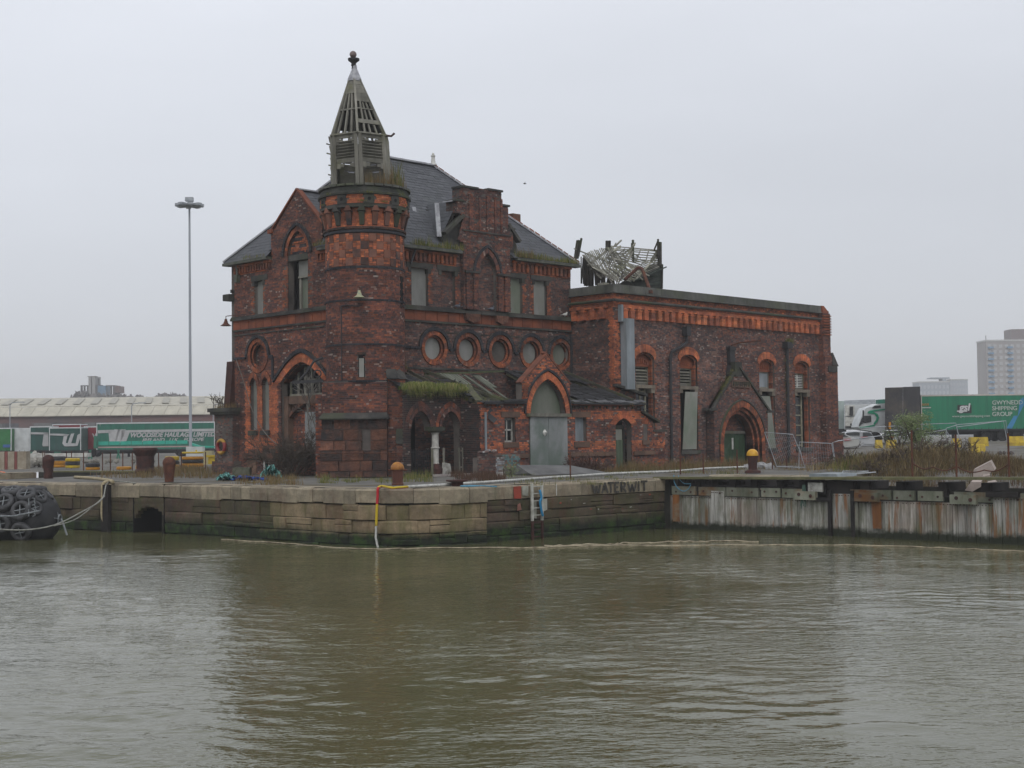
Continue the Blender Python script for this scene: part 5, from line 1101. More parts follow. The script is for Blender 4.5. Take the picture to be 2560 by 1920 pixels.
def sof(f, L, pxv):      # arc length at which the wall crosses an image column
    best = min((abs((CAM-CAM).length+0), 0) for _ in [0]); bs = 0; bd = 1e9
    for i in range(600):
        s = L*i/600; p, n = f(s); q = p-CAM; x = 1280+FOC*q.dot(RV)/q.dot(FW); 
        if abs(x-pxv) < bd: bd = abs(x-pxv); bs = s
    return bs
CUL = (sof(fQL, LQL, 332), sof(fQL, LQL, 410))
s = 0
while s < LQL-.05:
    L = random.uniform(.5, 1.15); e = min(LQL, s+L)
    if LQL-e < .35: e = LQL
    qstone(fQL, s, e, -.48+random.uniform(-.05, .03), random.uniform(-.006, .006), .95, random.uniform(-.015, .015), Q_COP, 'coping_stone', .055); s = e
CR2 = [sof(fQR, LQR, v) for v in (1218, 1240, 1300, 1320, 1345, 1392, 1455, 1500, 1560, 1640, 1672)]
for a, b in zip(CR2[:-1], CR2[1:]): qstone(fQR, a, b, -.46, random.uniform(-.012, .004), .95, random.uniform(-.01, .01), Q_COP, 'coping_stone', .05)
def wallrows(f, L, za, zb, mfun, hmin, hmax, lmin, lmax, o=-.03):
    z = za
    while z > zb+.05:
        h = random.uniform(hmin, hmax); z1 = z; z0 = max(zb, z-h); s = 0
        while s < L-.02:
            e = min(L, s+random.uniform(lmin, lmax)); 
            if L-e < .2: e = L
            if f is fQL and e > CUL[0] and s < CUL[1] and z0 < -.75:
                for sa_, sb_ in ((s, CUL[0]), (CUL[1], e)):
                    if sb_-sa_ > .08: qstone(f, sa_, sb_, z0, z1, .4, o, mfun(s, z1), rnd=.03)
            else: 
                if random.random() < .25 and e-s > .5 and z1-z0 > .3:
                    zm = (z0+z1)/2+random.uniform(-.06, .06); qstone(f, s, e, zm, z1, .35, o+random.uniform(-.03, .03), mfun(s, z1), rnd=.03); qstone(f, s, e, z0, zm, .35, o+random.uniform(-.03, .03), mfun(s, z0), rnd=.03)
                else: qstone(f, s, e, z0, z1, .4, o+random.uniform(-.055, .035), mfun(s, z1), rnd=.05)
            s = e
        z = z0
pale_s = sof(fQL, LQL, 650)
wallrows(fQL, LQL, -.5, -2.3, lambda s, z: (Q_PALE if s > pale_s+random.uniform(-.8, .8) else Q_DARK), .32, .72, .35, 1.5)
wallrows(fQR, LQR, -.46, -2.3, lambda s, z: Q_DARK, .3, .45, .5, 1.6)
mb = MB()
for f, L in ((fQL, LQL), (fQR, LQR)):
    for i in range(40):
        (p, n), (q, n2) = f(L*i/40), f(L*(i+1)/40)
        hole = f is fQL and CUL[0] < L*(i+.5)/40 < CUL[1]
        mb.quad(p-n*.12, q-n2*.12, q-n2*.12+UP*(-.7 if hole else -3), p-n*.12+UP*(-.7 if hole else -3)) if not hole else None
mb.quad((-9.2, 12.9, -.01), (.2, 17.8, -.01), (.2, 17.8, -3), (-9.2, 12.9, -3)); mb.quad((-12.7, 12.9, -.01), (-9.2, 12.9, -.01), (-9.2, 12.9, -3), (-12.7, 12.9, -3)); mb.quad((.2, 17.8, 0), (-1.8, 23.9, 0), (-1.8, 23.9, -3), (.2, 17.8, -3)); mb.quad((-1.6, 26, 0), (-1.8, 23.9, 0), (-1.8, 23.9, -3), (-1.6, 26, -3)); mb.quad((6.2, -13.7, -.05), (6.2, -17.8, -.05), (6.2, -17.8, -3), (6.2, -13.7, -3)); mb.quad((3.2, -13.62, -.05), (6.2, -13.7, -.05), (6.2, -13.7, -3), (3.2, -13.62, -3)); mb.quad((4.6, -18.4, -.2), (4.6, -60, -.2), (4.6, -60, -3), (4.6, -18.4, -3)); mb.quad((6.2, -17.8, -.2), (4.6, -18.4, -.2), (4.6, -18.4, -3), (6.2, -17.8, -3))
mb.aab(3.12, 3.5, -13.8, -13.1, -3, -.06)
for a_, b_, n_ in (((-60, 27), (-1.6, 26), (0, .6)), ((-1.6, 26), (-1.8, 23.9), (.6, 0)), ((-1.8, 23.9), (.2, 17.8), (.7, .1)), ((.2, 17.8), (-9.2, 12.9), (.2, -.6)), ((-9.2, 12.9), (-12.7, 12.9), (0, -.6)), ((6.2, -13.7), (6.2, -17.8), (.6, 0)), ((6.2, -17.8), (4.6, -18.4), (.2, .6)), ((4.6, -18.4), (4.6, -60), (.6, 0)), ((3.2, -13.62), (6.2, -13.7), (0, .6))):
    zz = -.03 if a_[0] < 3 else min(-.03, gz(a_[0]+.5, a_[1])-.0); zq = -.03 if b_[0] < 3 else min(-.03, gz(b_[0]+.5, b_[1])); mb.quad((*a_, zz), (*b_, zq), (b_[0]+n_[0], b_[1]+n_[1], zq+.01), (a_[0]+n_[0], a_[1]+n_[1], zz+.01))
mb.obj('wall_core', plain('wet_joint', (.03, .028, .022), (.012, .013, .01), 2, .9), QW)
mb = MB(); (p, n), (q, n2) = fQL(CUL[0]), fQL(CUL[1]); mid = (CUL[0]+CUL[1])/2
qstone(fQL, CUL[0]-.02, mid-.1, -.74, -.49, .35, -.03, Q_DARK, 'stone_block', .02); qstone(fQL, mid-.1, CUL[1]+.02, -.74, -.49, .35, -.03, Q_DARK, 'stone_block', .02)
av = [(CUL[0]+(CUL[1]-CUL[0])*(.5-.5*math.cos(PI*i/10)), -1.35+.5*math.sin(PI*i/10)) for i in range(11)]
for i in range(10): qstone(fQL, min(av[i][0], av[i+1][0])-.02, max(av[i][0], av[i+1][0])+.02, (av[i][1]+av[i+1][1])/2, -.72, .3, -.03, Q_DARK, 'arch_stone', .02)
for a, b in ((p, n), (q, n2)): mb.quad(a, a-b*1.5, a-b*1.5-UP*3, a-UP*3)
mb.quad(p-n*1.5, q-n2*1.5, q-n2*1.5-UP*3, p-n*1.5-UP*3); mb.obj('culvert_inside', DARK, QW)
# far lock wall at the left
FQ = [Vector((-60, 27, 0)), Vector((-1.6, 26, 0))]; fF, LF = polyat(FQ)
s = LF-24
while s < LF-.1: e = min(LF, s+random.uniform(.9, 1.6)); qstone(fF, s, e, -.5, 0, .8, 0, Q_COP, 'coping_stone', .05); qstone(fF, s, e, -1.2, -.5, .5, -.03, Q_PALE); qstone(fF, s, e, -2.2, -1.2, .5, -.04, Q_DARK); s = e
# rounded kerb stones behind the jetty
fK, LK = polyat([Vector((6.15, -13.2, 0)), Vector((6.15, -16.5, 0)), Vector((6.35, -17.4, 0)), Vector((6.9, -17.9, 0))]); s = 0
while s < LK-.1: e = min(LK, s+random.uniform(.7, 1.2)); qstone(fK, s, e, -.5, .04, .9, 0, Q_COP, 'coping_stone', .09); s = e
# ---- water ----
def wave_xy():
    xs = np.concatenate([np.arange(-60, -36, .3), np.arange(-36, -8, .085), np.arange(-8, 5.2, .14)]); ys = np.concatenate([np.arange(-64, -47, .3), np.arange(-47, -8, .085), np.arange(-8, 14, .17), np.arange(14, 34, .5)]); return xs, ys
xs, ys = wave_xy(); XX, YY = np.meshgrid(xs, ys, indexing='ij'); ZZ = np.zeros_like(XX)
rg = np.random.default_rng(3)
for i in range(90):
    lam = (.24+.5*rg.random()**1.4) if i < 62 else .7+2.2*rg.random(); th = math.radians(rg.normal(222 if i % 3 else 195, 24 if i < 62 else 30)); k = 2*PI/lam; amp = (.0095 if i < 62 else .006)/k
    ZZ += amp*np.sin(k*(XX*math.cos(th)+YY*math.sin(th))+rg.random()*6.28+.8*np.sin(XX*.11+YY*.07+i))
env = np.zeros_like(XX)
for i in range(14): lam = 4+14*rg.random(); th = rg.random()*6.28; k = 2*PI/lam; env += .17*np.sin(k*(XX*math.cos(th)+YY*math.sin(th))+rg.random()*6.28)
dist = np.hypot(XX+36.1, YY+45.3); ZZ = ZZ*np.clip(.8+env, .22, 1.5)*np.clip(1.25-dist/70, .35, 1)-1.8
nx, ny = XX.shape; V = np.stack([XX, YY, ZZ], -1).reshape(-1, 3); idx = np.arange(nx*ny).reshape(nx, ny); Fq = np.stack([idx[:-1, :-1], idx[1:, :-1], idx[1:, 1:], idx[:-1, 1:]], -1).reshape(-1, 4)
me = bpy.data.meshes.new('water'); me.vertices.add(len(V)); me.vertices.foreach_set('co', V.ravel()); me.loops.add(Fq.size); me.loops.foreach_set('vertex_index', Fq.ravel().astype(np.int32)); me.polygons.add(len(Fq)); me.polygons.foreach_set('loop_start', np.arange(0, Fq.size, 4, dtype=np.int32)); me.update(calc_edges=True); me.shade_smooth()
t = NT('dock_water', .06, .5); t.b.inputs['IOR'].default_value = 1.333
c = t.ramp(t.noise(.12, 4, .6), [(.35, (.076, .076, .035)), (.65, (.09, .088, .042))]); t.col(c)
def wnoise(sc, det, rot, st):
    mpg = t.n('ShaderNodeMapping'); mpg.vector_type = 'TEXTURE'; mpg.inputs['Rotation'].default_value = (0, 0, rot); mpg.inputs['Scale'].default_value = (st, 1, 1); t.l(t.g.outputs['Position'], mpg.inputs[0])
    q = t.n('ShaderNodeTexNoise', _Scale=sc, _Detail=det, _Roughness=.5, _Distortion=.35); t.l(mpg.outputs[0], q.inputs['Vector']); return q.outputs[0]
h = t.math('ADD', t.math('MULTIPLY', wnoise(7.5, 2, -.62, 2.4), .7), t.math('MULTIPLY', wnoise(13, 2, -1.0, 1.8), .3)); h = t.math('ADD', h, t.math('MULTIPLY', wnoise(3.2, 2, -.8, 2.0), .5))
h = t.math('MULTIPLY', h, t.ramp(t.noise(.13, 4, .65, (1, 1, 1), .6), [(.36, .22), (.6, 1)])); t.bump(h, 1.0, .036)
me.materials.append(t.m); WM = t.m; link(bpy.data.objects.new('water', me), kind='structure')
s = MB(); s.quad((-700, -500, -1.86), (5.5, -500, -1.86), (5.5, 60, -1.86), (-700, 60, -1.86)); s.obj('water', WM, kind='structure')
# ---- timber jetty wall ----
JT = thing('timber_jetty', 'old timber faced jetty wall with upright grey planks and rust streaks', 'jetty', (3.2, -20, 0))
def plankmat():
    t = NT('bleached_plank', .85, .3); r = t.rnd(); g = t.noise(9, 5, .7, (1, 1, .06)); c = t.ramp(g, [(.35, (.13, .13, .11)), (.6, (.42, .41, .38))])
    c = t.mix(.7, c, t.ramp(r, [(0, .45), (.5, .9), (1, 1.3)]), 'MULTIPLY')
    c = t.mix(t.ramp(t.noise(3.2, 5, .7, (1, 1, .08)), [(.54, 0), (.6, .85)]), c, (.19, .075, .022)); c = t.mix(t.ramp(t.noise(.5, 3, .6), [(.54, 0), (.66, .3)]), c, (.17, .07, .022)); c = t.mix(t.ramp(t.noise(1.4, 5, .7, (1, 1, .3)), [(.48, 0), (.66, .8)]), c, (.09, .095, .05))
    z = t.math('ADD', t.z(), t.math('MULTIPLY', t.math('SUBTRACT', t.noise(2.2, 6, .75), .5), .55)); q = t.n('ShaderNodeMapRange'); q.inputs[1].default_value = -1.45; q.inputs[2].default_value = -1.62; t.l(z, q.inputs[0])
    c = t.mix(q.outputs[0], c, (.02, .024, .014)); t.col(c); t.bump(g, .5, .02); return t.m
PLK = plankmat(); pk = []; y = -13.6; nails = MB()
while y > -42:
    w_ = random.uniform(.14, .3); tall = abs(y+20.95) < .55 or abs(y+26.4) < .45 or abs(y+15.9) < .25
    top = -.42 if tall else -.62; o = .09 if tall else 0
    pk.append(((3.2-o+random.uniform(-.012, .012), y-w_/2, (top-2.3)/2), (.045, 0, 0), (0, w_/2-.006, 0), (random.uniform(-.01, .01), 0, (top+2.3)/2)))
    for e in (.3, .7): nails.box((3.145-o, y-w_*e, top-.05), (.012, 0, 0), (0, .012, 0), (0, 0, .014))
    y -= w_
pieces(pk, 'plank', PLK, JT); nails.obj('nail', RUSTY, JT, kind='stuff')
GREYB = plain('lichen_grey_board', (.22, .225, .18), (.1, .11, .075), 1.6, .9, vs=(1, 1, .6), per=.35, c3=(.15, .07, .025)); wb = []; y = -13.9; bolts = MB()
while y > -42:
    w_ = random.uniform(.75, 1.5)
    if not abs(y-w_/2+20.95) < .7 and not abs(y-w_/2+26.4) < .4:
        wb.append(((3.13, y-w_/2, -.43+random.uniform(-.01, .01)), (.05, 0, 0), (0, w_/2-.02, 0), (0, 0, .15)))
        for e in (.2, .8): bolts.lathe((3.06, y-w_*e, -.45+random.uniform(-.06, .06)), [(.0, 0), (.035, 0), (.035, .03)], 8, ax=Vector((1, 0, 0)))
    y -= w_+random.uniform(0, .35)
for yc in (-19.6, -21.9, -25.2): wb.append(((3.02, yc, -.5), (.08, 0, 0), (0, .42, 0), (0, 0, .14))); [bolts.lathe((2.92, yc+e, -.48+e*.1), [(.0, 0), (.06, 0), (.06, .03)], 8, ax=Vector((1, 0, 0))) for e in (-.25, .2)]
pieces(wb, 'waling_board', GREYB, JT); bolts.obj('bolt', RUSTY, JT, kind='stuff')
MOSSW = plain('mossy_deck_board', (.16, .15, .075), (.085, .085, .045), 2.5, .9, vs=(1, 1, 1), per=.2, c3=(.1, .1, .03))
dk = []; y = -13.2
while y > -42: L = random.uniform(2.2, 4.5); dk.append(((3.16+random.uniform(-.02, .02), y-L/2, .02+.0105*(-(y-L/2)-14.5)), (.3, 0, 0), (0, L/2-.01, -.0105*L/2), (0, 0, .04))); y -= L
pieces(dk, 'deck_board', MOSSW, JT)
BLKW = plain('tarred_timber', (.03, .026, .024), (.013, .012, .012), 2, .9, per=.3); bb = []
for yc, w_ in [(-14.3, .35), (-15.05, .3), (-15.8, .3), (-16.55, .3), (-17.45, .32), (-18.5, .3), (-19.4, .3), (-20.2, .3), (-20.9, 1.1), (-21.75, .4), (-23.0, .32), (-24.45, .34), (-25.85, .34), (-27.3, .4), (-28.8, .4), (-30.3, .4)]:
    bb.append(((3.75, yc, -.13), (.55, 0, 0), (0, w_/2, 0), (0, 0, .13))); bb.append(((3.25, yc, -.22), (.1, 0, 0), (0, w_*.4, 0), (0, 0, .22)))
    if yc > -20.5: bb.append(((3.3, yc-.36, -.12), (.05, 0, 0), (0, .1, 0), (0, 0, .05)))
bb.append(((3.3, -16.5, -.26), (.1, 0, 0), (0, 3.0, 0), (0, 0, .035)))
for yc in (-20.5, -21.35): bb.append(((3.06, yc, -1.3), (.04, 0, 0), (0, .06, 0), (0, 0, 1.0)))
bb.append(((3.05, -20.25, -.62), (.05, 0, 0), (0, .32, 0), (0, 0, .06))); bb.append(((3.05, -21.6, -.62), (.05, 0, 0), (0, .3, 0), (0, 0, .06))); bb.append(((3.02, -26.45, -.33), (.1, 0, 0), (0, .5, 0), (0, 0, .08)))
pieces(bb, 'beam', BLKW, JT)
RS = plain('rust_streaked_plank', (.24, .095, .025), (.12, .05, .02), 4, .85, vs=(1, 1, .1), per=.3, c3=(.2, .17, .12)); rp = []
for yc, w_, a, b in ((-14.1, .3, -.5, -1.55), (-20.8, .2, -.5, -1.75), (-21.05, .2, -.5, -1.75), (-22.2, .3, -.62, -1.5), (-26.25, .16, -.42, -1.2)): rp.append(((3.1, yc, (a+b)/2), (.01, 0, 0), (0, w_/2, 0), (0, 0, (a-b)/2)))
pieces(rp, 'rusted_plank', RS, JT)
s = MB(); s.box((3.1, -19.95, -.22), (.03, 0, 0), (0, .28, 0), (0, 0, .15)); s.obj('white_plate', WHITEP, JT)
# kerb of the timber bridge at the far left
FB = thing('lock_bridge_edge', 'mossy timber edge of the lock crossing with dark gap under it', 'footbridge', (0, 20, 0))
a, b = kz(.0, 'h', 490, 1032), kz(.0, 'h', 1300, 1032); dk = []
for i in range(6): p, q = a.lerp(b, i/6), a.lerp(b, (i+1)/6); d = (q-p)/2; dk.append(((p+q)/2+UP*.0, d*.99, d.cross(UP).normalized()*.3, UP*.06)); dk.append(((p+q)/2-UP*.22, d*.1, d.cross(UP).normalized()*.2, UP*.16))
pieces(dk, 'deck_board', MOSSW, FB)
# ---- haze ----
hz = MB(); hz.aab(-1000, 1600, -700, 1600, -3.0, 75); hm = bpy.data.materials.new('haze'); hm.use_nodes = True; hm.node_tree.nodes.clear(); vo = hm.node_tree.nodes.new('ShaderNodeVolumePrincipled'); vo.inputs['Density'].default_value = HAZE; vo.inputs['Color'].default_value = (1, 1, 1, 1); ho = hm.node_tree.nodes.new('ShaderNodeOutputMaterial'); hm.node_tree.links.new(vo.outputs[0], ho.inputs['Volume'])
if HAZE > 0: hz.obj('haze', hm, kind='stuff')
# ======================= OBJECTS =======================
def dpoly(d, k, pts, name, m, parent, th=.04, off=0):
    P0 = [kd(d-off, k, *p) for p in pts]; mb = MB(); mb.prism(P0, [p-F2*th for p in P0]); return mb.obj(name, m, parent)
def text(s_, o, u, h, m, parent, name='lettering', shear=0, bold=0, ext=.01, align='LEFT', sx=1):
    c = bpy.data.curves.new(name, 'FONT'); c.body = s_; c.size = 1; c.shear = shear; c.offset = bold; c.extrude = ext/h; c.align_x = align
    t_ = bpy.data.objects.new('tmp', c); COL.objects.link(t_); dg = bpy.context.evaluated_depsgraph_get(); me = bpy.data.meshes.new_from_object(t_.evaluated_get(dg)); bpy.data.objects.remove(t_)
    me.name = name; u = Vector(u).normalized(); n = u.cross(UP).normalized(); me.transform(Matrix(((u.x*h*sx*1.38, UP.x*h*1.38, n.x*h, o[0]), (u.y*h*sx*1.38, UP.y*h*1.38, n.y*h, o[1]), (u.z*h*sx*1.38, UP.z*h*1.38, n.z*h, o[2]), (0, 0, 0, 1))))
    me.materials.clear(); me.materials.append(m); return link(bpy.data.objects.new(name, me), parent)
def flat(name, c, rough=.5, **k): return plain(name, c, tuple(x*.75 for x in c), k.pop('scale', 1.5), rough, .4, 0, **k)
GRN = plain('green_curtain', (.012, .14, .09), (.012, .09, .065), 1.5, .5, .4, .6, vs=(1.5, 1.5, .12)); DGRN = plain('dark_green_curtain', (.012, .075, .06), (.012, .05, .042), 1.5, .5, .4, .6, vs=(1.5, 1.5, .12)); REDC = flat('red_curtain', (.2, .014, .025)); SILV = flat('silver_print', (.42, .42, .42)); WHT = flat('trailer_white', (.6, .62, .62)); BLKR = flat('black_rubber', (.012, .012, .013), .8); CHAS = flat('chassis_black', (.015, .015, .018), .6); YEL = plain('yellow_plastic', (.5, .36, .015), (.3, .2, .02), 3, .5, per=.2); GREYW = flat('pale_grey_side', (.4, .42, .43))
# ---- trailers ----
def wheel(mb, c, ax, r, w_): mb.lathe(c-ax*w_/2, [(r*.5, 0), (r*.93, 0), (r, w_*.15), (r, w_*.85), (r*.93, w_), (r*.5, w_), (r*.45, w_*.8), (0, w_*.8)], 18, ax=ax)
def trailer(label, A, B, zt, zb, mat, ground=0., wheels=((.7, .78, .86)), group=None, depth_=2.5, cat='trailer', name='curtain_trailer', top=WHT, back=None):
    A = Vector((A.x, A.y, 0)); B = Vector((B.x, B.y, 0)); u = (B-A).normalized(); n = Vector((u.y, -u.x, 0)); n = n if n.dot(CAM-A) > 0 else -n; L = (B-A).length
    t_ = thing(name, label, cat, (A.x, A.y, ground), group)
    bx = lambda mb, a, b, z0, z1, o0, o1: mb.box8([A+u*a+n*o0+UP*z0, A+u*b+n*o0+UP*z0, A+u*b+n*o1+UP*z0, A+u*a+n*o1+UP*z0, A+u*a+n*o0+UP*z1, A+u*b+n*o0+UP*z1, A+u*b+n*o1+UP*z1, A+u*a+n*o1+UP*z1])
    mb = MB(); bx(mb, 0, L, zb, zt-.12, -depth_, 0); mb.obj('body', mat, t_)
    mb = MB(); bx(mb, -.03, L+.03, zt-.12, zt, -depth_-.02, .03); mb.obj('top_rail', top, t_)
    mb = MB(); bx(mb, 0, L, zb-.14, zb, -depth_, .02); bx(mb, .3, L-.3, zb-.45, zb-.14, -depth_+.5, -.5); mb.obj('chassis', CHAS, t_)
    for a in (-.02, L-.06):
        mb = MB(); bx(mb, a, a+.08, zb, zt-.12, -.1, .03); mb.obj('corner_post', top, t_)
    for f in wheels:
        for o in (-.3, -depth_+.3): mb = MB(); wheel(mb, A+u*L*f+n*o+UP*(ground+.5), n, .5, .3); mb.obj('wheel', BLKR, t_)
    mb = MB(); bx(mb, L*.25, L*.27, ground, zb-.1, -.6, -.5); mb.obj('landing_leg', CHAS, t_)
    bk = MB(); 
    for i in range(int(L/.6)): bx(bk, .3+i*.6, .34+i*.6, zb-.06, zb+.12, .0, .02)
    bk.obj('curtain_buckle', CHAS, t_, kind='stuff')
    return t_, A, u, n, L
D1 = 150
W1 = trailer('long green curtain-sided trailer lettered in white behind the lamp post', kd(D1, 'h', 892, 600), kd(D1, 'h', 1978, 600), kd(D1, 'h', 1400, 574).z, kd(D1, 'h', 1400, 822).z, GRN)
TL = W1[0]; A_ = W1[1]; un = (kd(D1, 'h', 1978, 600)-kd(D1, 'h', 892, 600)); un.z = 0; un.normalize()
def dt(x, y, off=.06): return kd(D1-off, 'h', x, y)
text('WOODSIDE HAULAGE LIMITED', dt(1196, 712), un, .50, SILV, TL, shear=.28, bold=.04, sx=.95); text('IRELAND   U.K.   EUROPE', dt(1310, 752), un, .36, SILV, TL, shear=.28, bold=.03, sx=1.2)
for P in ([(900, 648), (1040, 642), (1030, 670), (905, 676)], [(1000, 660), (1058, 640), (1110, 640), (1068, 760), (1010, 762)], [(1085, 640), (1135, 640), (1160, 640), (1140, 700), (1110, 760), (1060, 762)], [(1120, 648), (1976, 632), (1976, 656), (1195, 668), (1160, 760), (1110, 764)]): dpoly(D1-.03, 'h', P, 'logo_stripe', SILV, TL, .02)
text('T', dt(915, 612), un, .22, SILV, TL)
D2 = 151
def tw(x0, x1, y0, y1, label, mat, letters, d=D2, grp='green and silver trailers parked in a row at the left'):
    r = trailer(label, kd(d, 'h', x0, 700), kd(d, 'h', x1, 700), kd(d, 'h', x0, y0).z, kd(d, 'h', x0, y1).z, mat, group=grp, wheels=(.6,)); return r[0]
t2 = tw(455, 745, 622, 835, 'dark green trailer with a big silver W logo, in front of a red one', DGRN, 'W')
for P in ([(458, 678), (590, 680), (640, 688), (620, 700), (460, 694)], [(590, 684), (625, 690), (605, 770), (590, 790), (575, 770)], [(590, 790), (600, 765), (690, 768), (690, 794), (600, 796)], [(655, 680), (685, 676), (655, 770), (630, 790), (622, 775)], [(715, 690), (745, 674), (740, 720), (715, 790), (680, 795), (700, 760)]): dpoly(D2-.06, 'h', P, 'logo_stripe', SILV, t2, .02)
t3 = tw(277, 470, 612, 832, 'dark green trailer with a silver stripe bending down, leftmost of the lettered ones', DGRN, 'T', D2+2)
for P in ([(285, 665), (445, 668), (440, 686), (285, 684)], [(405, 670), (445, 668), (448, 795), (395, 795), (390, 780)]): dpoly(D2+1.9, 'h', P, 'logo_stripe', SILV, t3, .02)
t4 = tw(484, 742, 592, 660, 'trailer with a red top edge peeping over the W trailer', REDC, '', D2+6)
t5 = tw(775, 893, 612, 822, 'red trailer end with a white W between two green trailers', REDC, '', D2+3); text('W', kd(D2+2.9, 'h', 852, 722), un, .55, SILV, t5, bold=.03)
t6 = tw(105, 272, 628, 842, 'plain white trailer beside the green one at the left edge', WHT, '', D2+4); t7 = tw(-160, 104, 628, 838, 'bright green trailer cut off by the left edge of the photo', flat('bright_green', (.02, .16, .04)), '', D2+3)
dpoly(D2+2.9, 'h', [(28, 780), (95, 778), (95, 805), (28, 806)], 'blue_print', flat('blue_print', (.03, .1, .3)), t7, .02)
# green gangway in front of the long trailer
GW = thing('gangway', 'turquoise sheeted gangway with a sloping ramp in front of the long green trailer', 'gangway', kd(135, 'h', 1300, 860)*1.0)
TQ = flat('turquoise_sheet', (.02, .36, .26)); GR2 = flat('green_paint_steel', (.02, .16, .1))
n_ = 8
for i in range(n_): x0, x1 = 902+i*104, 902+(i+1)*104-6; dpoly(135, 'h', [(x0, 752-i*1.5), (x1, 750-i*1.5), (x1, 782-i*1.5), (x0, 785-i*1.5)], 'side_panel', TQ, GW, .03)
dpoly(135, 'h', [(890, 800), (1760, 790), (1760, 802), (890, 812)], 'rail', flat('pale_red_white', (.4, .28, .26)), GW, .05); dpoly(135, 'h', [(1775, 765), (1850, 790), (2000, 795), (2000, 806), (1840, 806), (1775, 785)], 'ramp', TQ, GW, .5); dpoly(135, 'h', [(880, 700), (905, 700), (905, 815), (876, 815)], 'end_panel', GR2, GW, .5)
for x in (825, 1085): mb = MB(); mb.bar(kd(135, 'h', x, 830), kd(135, 'h', x+25, 925), .12); mb.bar(kd(135, 'h', x+12, 830), kd(135, 'h', x-10, 925), .12); mb.obj('trestle_leg', GR2, GW)
for x in (285, 510):
    mb = MB(); mb.bar(kd(135, 'h', x, 850), kd(135, 'h', x+15, 940), .14); mb.bar(kd(135, 'h', x-10, 850), kd(135, 'h', x+50, 850), .1); tag(mb.obj('steel_trestle', GR2), 'green steel trestle leg left of the %s' % ('yellow barrels' if x > 300 else 'white tarpaulin heap'), 'trestle')
# ---- warehouse ----
WH = thing('warehouse', 'long low brick warehouse with a pale sheeted roof behind the trailers', 'warehouse', kd(230, 'h', 1000, 800)*1.0)
WB = plain('warehouse_brick', (.17, .1, .09), (.09, .08, .085), .15, .9, vs=(1, 1, 1), c3=(.2, .08, .07)); ROOFP = plain('pale_sheet_roof', (.45, .42, .34), (.34, .32, .26), .5, .7, vs=(1, 1, 1))
q0, q1 = kd(230, 'h', -700, 505), kd(230, 'h', 2500, 505); mb = MB(); zt = 6.3
mb.prism([Vector((q0.x, q0.y, -.1)), Vector((q1.x, q1.y, -.1)), Vector((q1.x, q1.y, zt)), Vector((q0.x, q0.y, zt))], [Vector((q.x, q.y, z))+F2*30 for q, z in ((q0, -.1), (q1, -.1), (q1, zt), (q0, zt))]); mb.obj('wall', WB, WH)
def strip(a, z0, b, z1, name, m):
    P = []
    rps = []
    for i in range(26):
        c0, c1 = q0.lerp(q1, i/26), q0.lerp(q1, (i+1)/26); mb = MB(); A0, B0 = [Vector((c.x, c.y, z0))+F2*a for c in (c0, c1)]; A1_, B1 = [Vector((c.x, c.y, z1))+F2*b for c in (c0, c1)]; dd_ = (B0-A0)*.012
        mb.prism([A0+dd_, B0-dd_, B1-dd_, A1_+dd_], [A0+dd_-UP*.12, B0-dd_-UP*.12, B1-dd_-UP*.12, A1_+dd_-UP*.12]); mb.obj(name, m, WH)
strip(-.5, 6.2, 2.5, 7.7, 'roof_sheet', ROOFP); strip(2.5, 7.85, 22, 9.9, 'roof_sheet', ROOFP)
SKYL = flat('dull_rooflight', (.3, .28, .22), .5)
for i in range(18):
    c = q0.lerp(q1, (i+.6)/19); d = (q1-q0).normalized(); mb = MB(); a = Vector((c.x, c.y, 8.25))+F2*5; b = Vector((c.x, c.y, 9.55))+F2*18; mb.prism([a, a+d*1.2, b+d*1.2-d*3, b-d*3], [p+UP*.04 for p in (a, a+d*1.2, b+d*1.2-d*3, b-d*3)]); mb.obj('rooflight', SKYL, WH)
for i in range(22):
    c = q0.lerp(q1, (i+.5)/22); d = (q1-q0).normalized(); mb = MB(); o = Vector((c.x, c.y, 0))-F2*.06; w_ = random.uniform(.9, 2.4); mb.prism([o+UP*2.6-d*w_, o+UP*2.6+d*w_, o+UP*5.0+d*w_, o+UP*5.0-d*w_], [o+UP*2.6-d*w_-F2*.06, o+UP*2.6+d*w_-F2*.06, o+UP*5.0+d*w_-F2*.06, o+UP*5.0-d*w_-F2*.06]); mb.obj('wall_panel', [WB, flat('grey_render', (.16, .16, .16), .9), flat('grey_door', (.1, .1, .11), .8)][i % 3], WH)
# ---- demolition plant and scrap heaps ----
PL = thing('ruined_plant', 'half demolished steel plant with two square stacks on the skyline', 'ruin', kd(600, 'h', 850, 360))
BLUEP = flat('blue_cladding', (.1, .2, .3)); CONCP = flat('pale_concrete_stack', (.3, .29, .28), .9); DKS = flat('dark_steelwork', (.08, .07, .07), .9)
for a, b, c, d, m, nme in ((815, 838, 150, 420, CONCP, 'stack'), (848, 878, 150, 420, CONCP, 'stack'), (878, 900, 225, 420, DKS, 'tower_frame'), (900, 975, 236, 420, BLUEP, 'clad_block'), (1040, 1062, 232, 420, DKS, 'column'), (1062, 1098, 240, 300, flat('rusty_tank', (.13, .07, .06), .9), 'tank')): dpoly(600, 'h', [(a, d), (b, d), (b, c), (a, c)], nme, m, PL, -8)
for a, b, c, d in ((742, 815, 232, 240), (742, 815, 285, 290), (742, 750, 235, 360), (770, 776, 235, 360), (800, 806, 235, 360), (975, 1062, 232, 240), (1015, 1022, 240, 320), (805, 886, 148, 153), (900, 903, 170, 226), (898, 914, 168, 178)): dpoly(600, 'h', [(a, d), (b, d), (b, c), (a, c)], 'steel_frame', DKS, PL, -2)
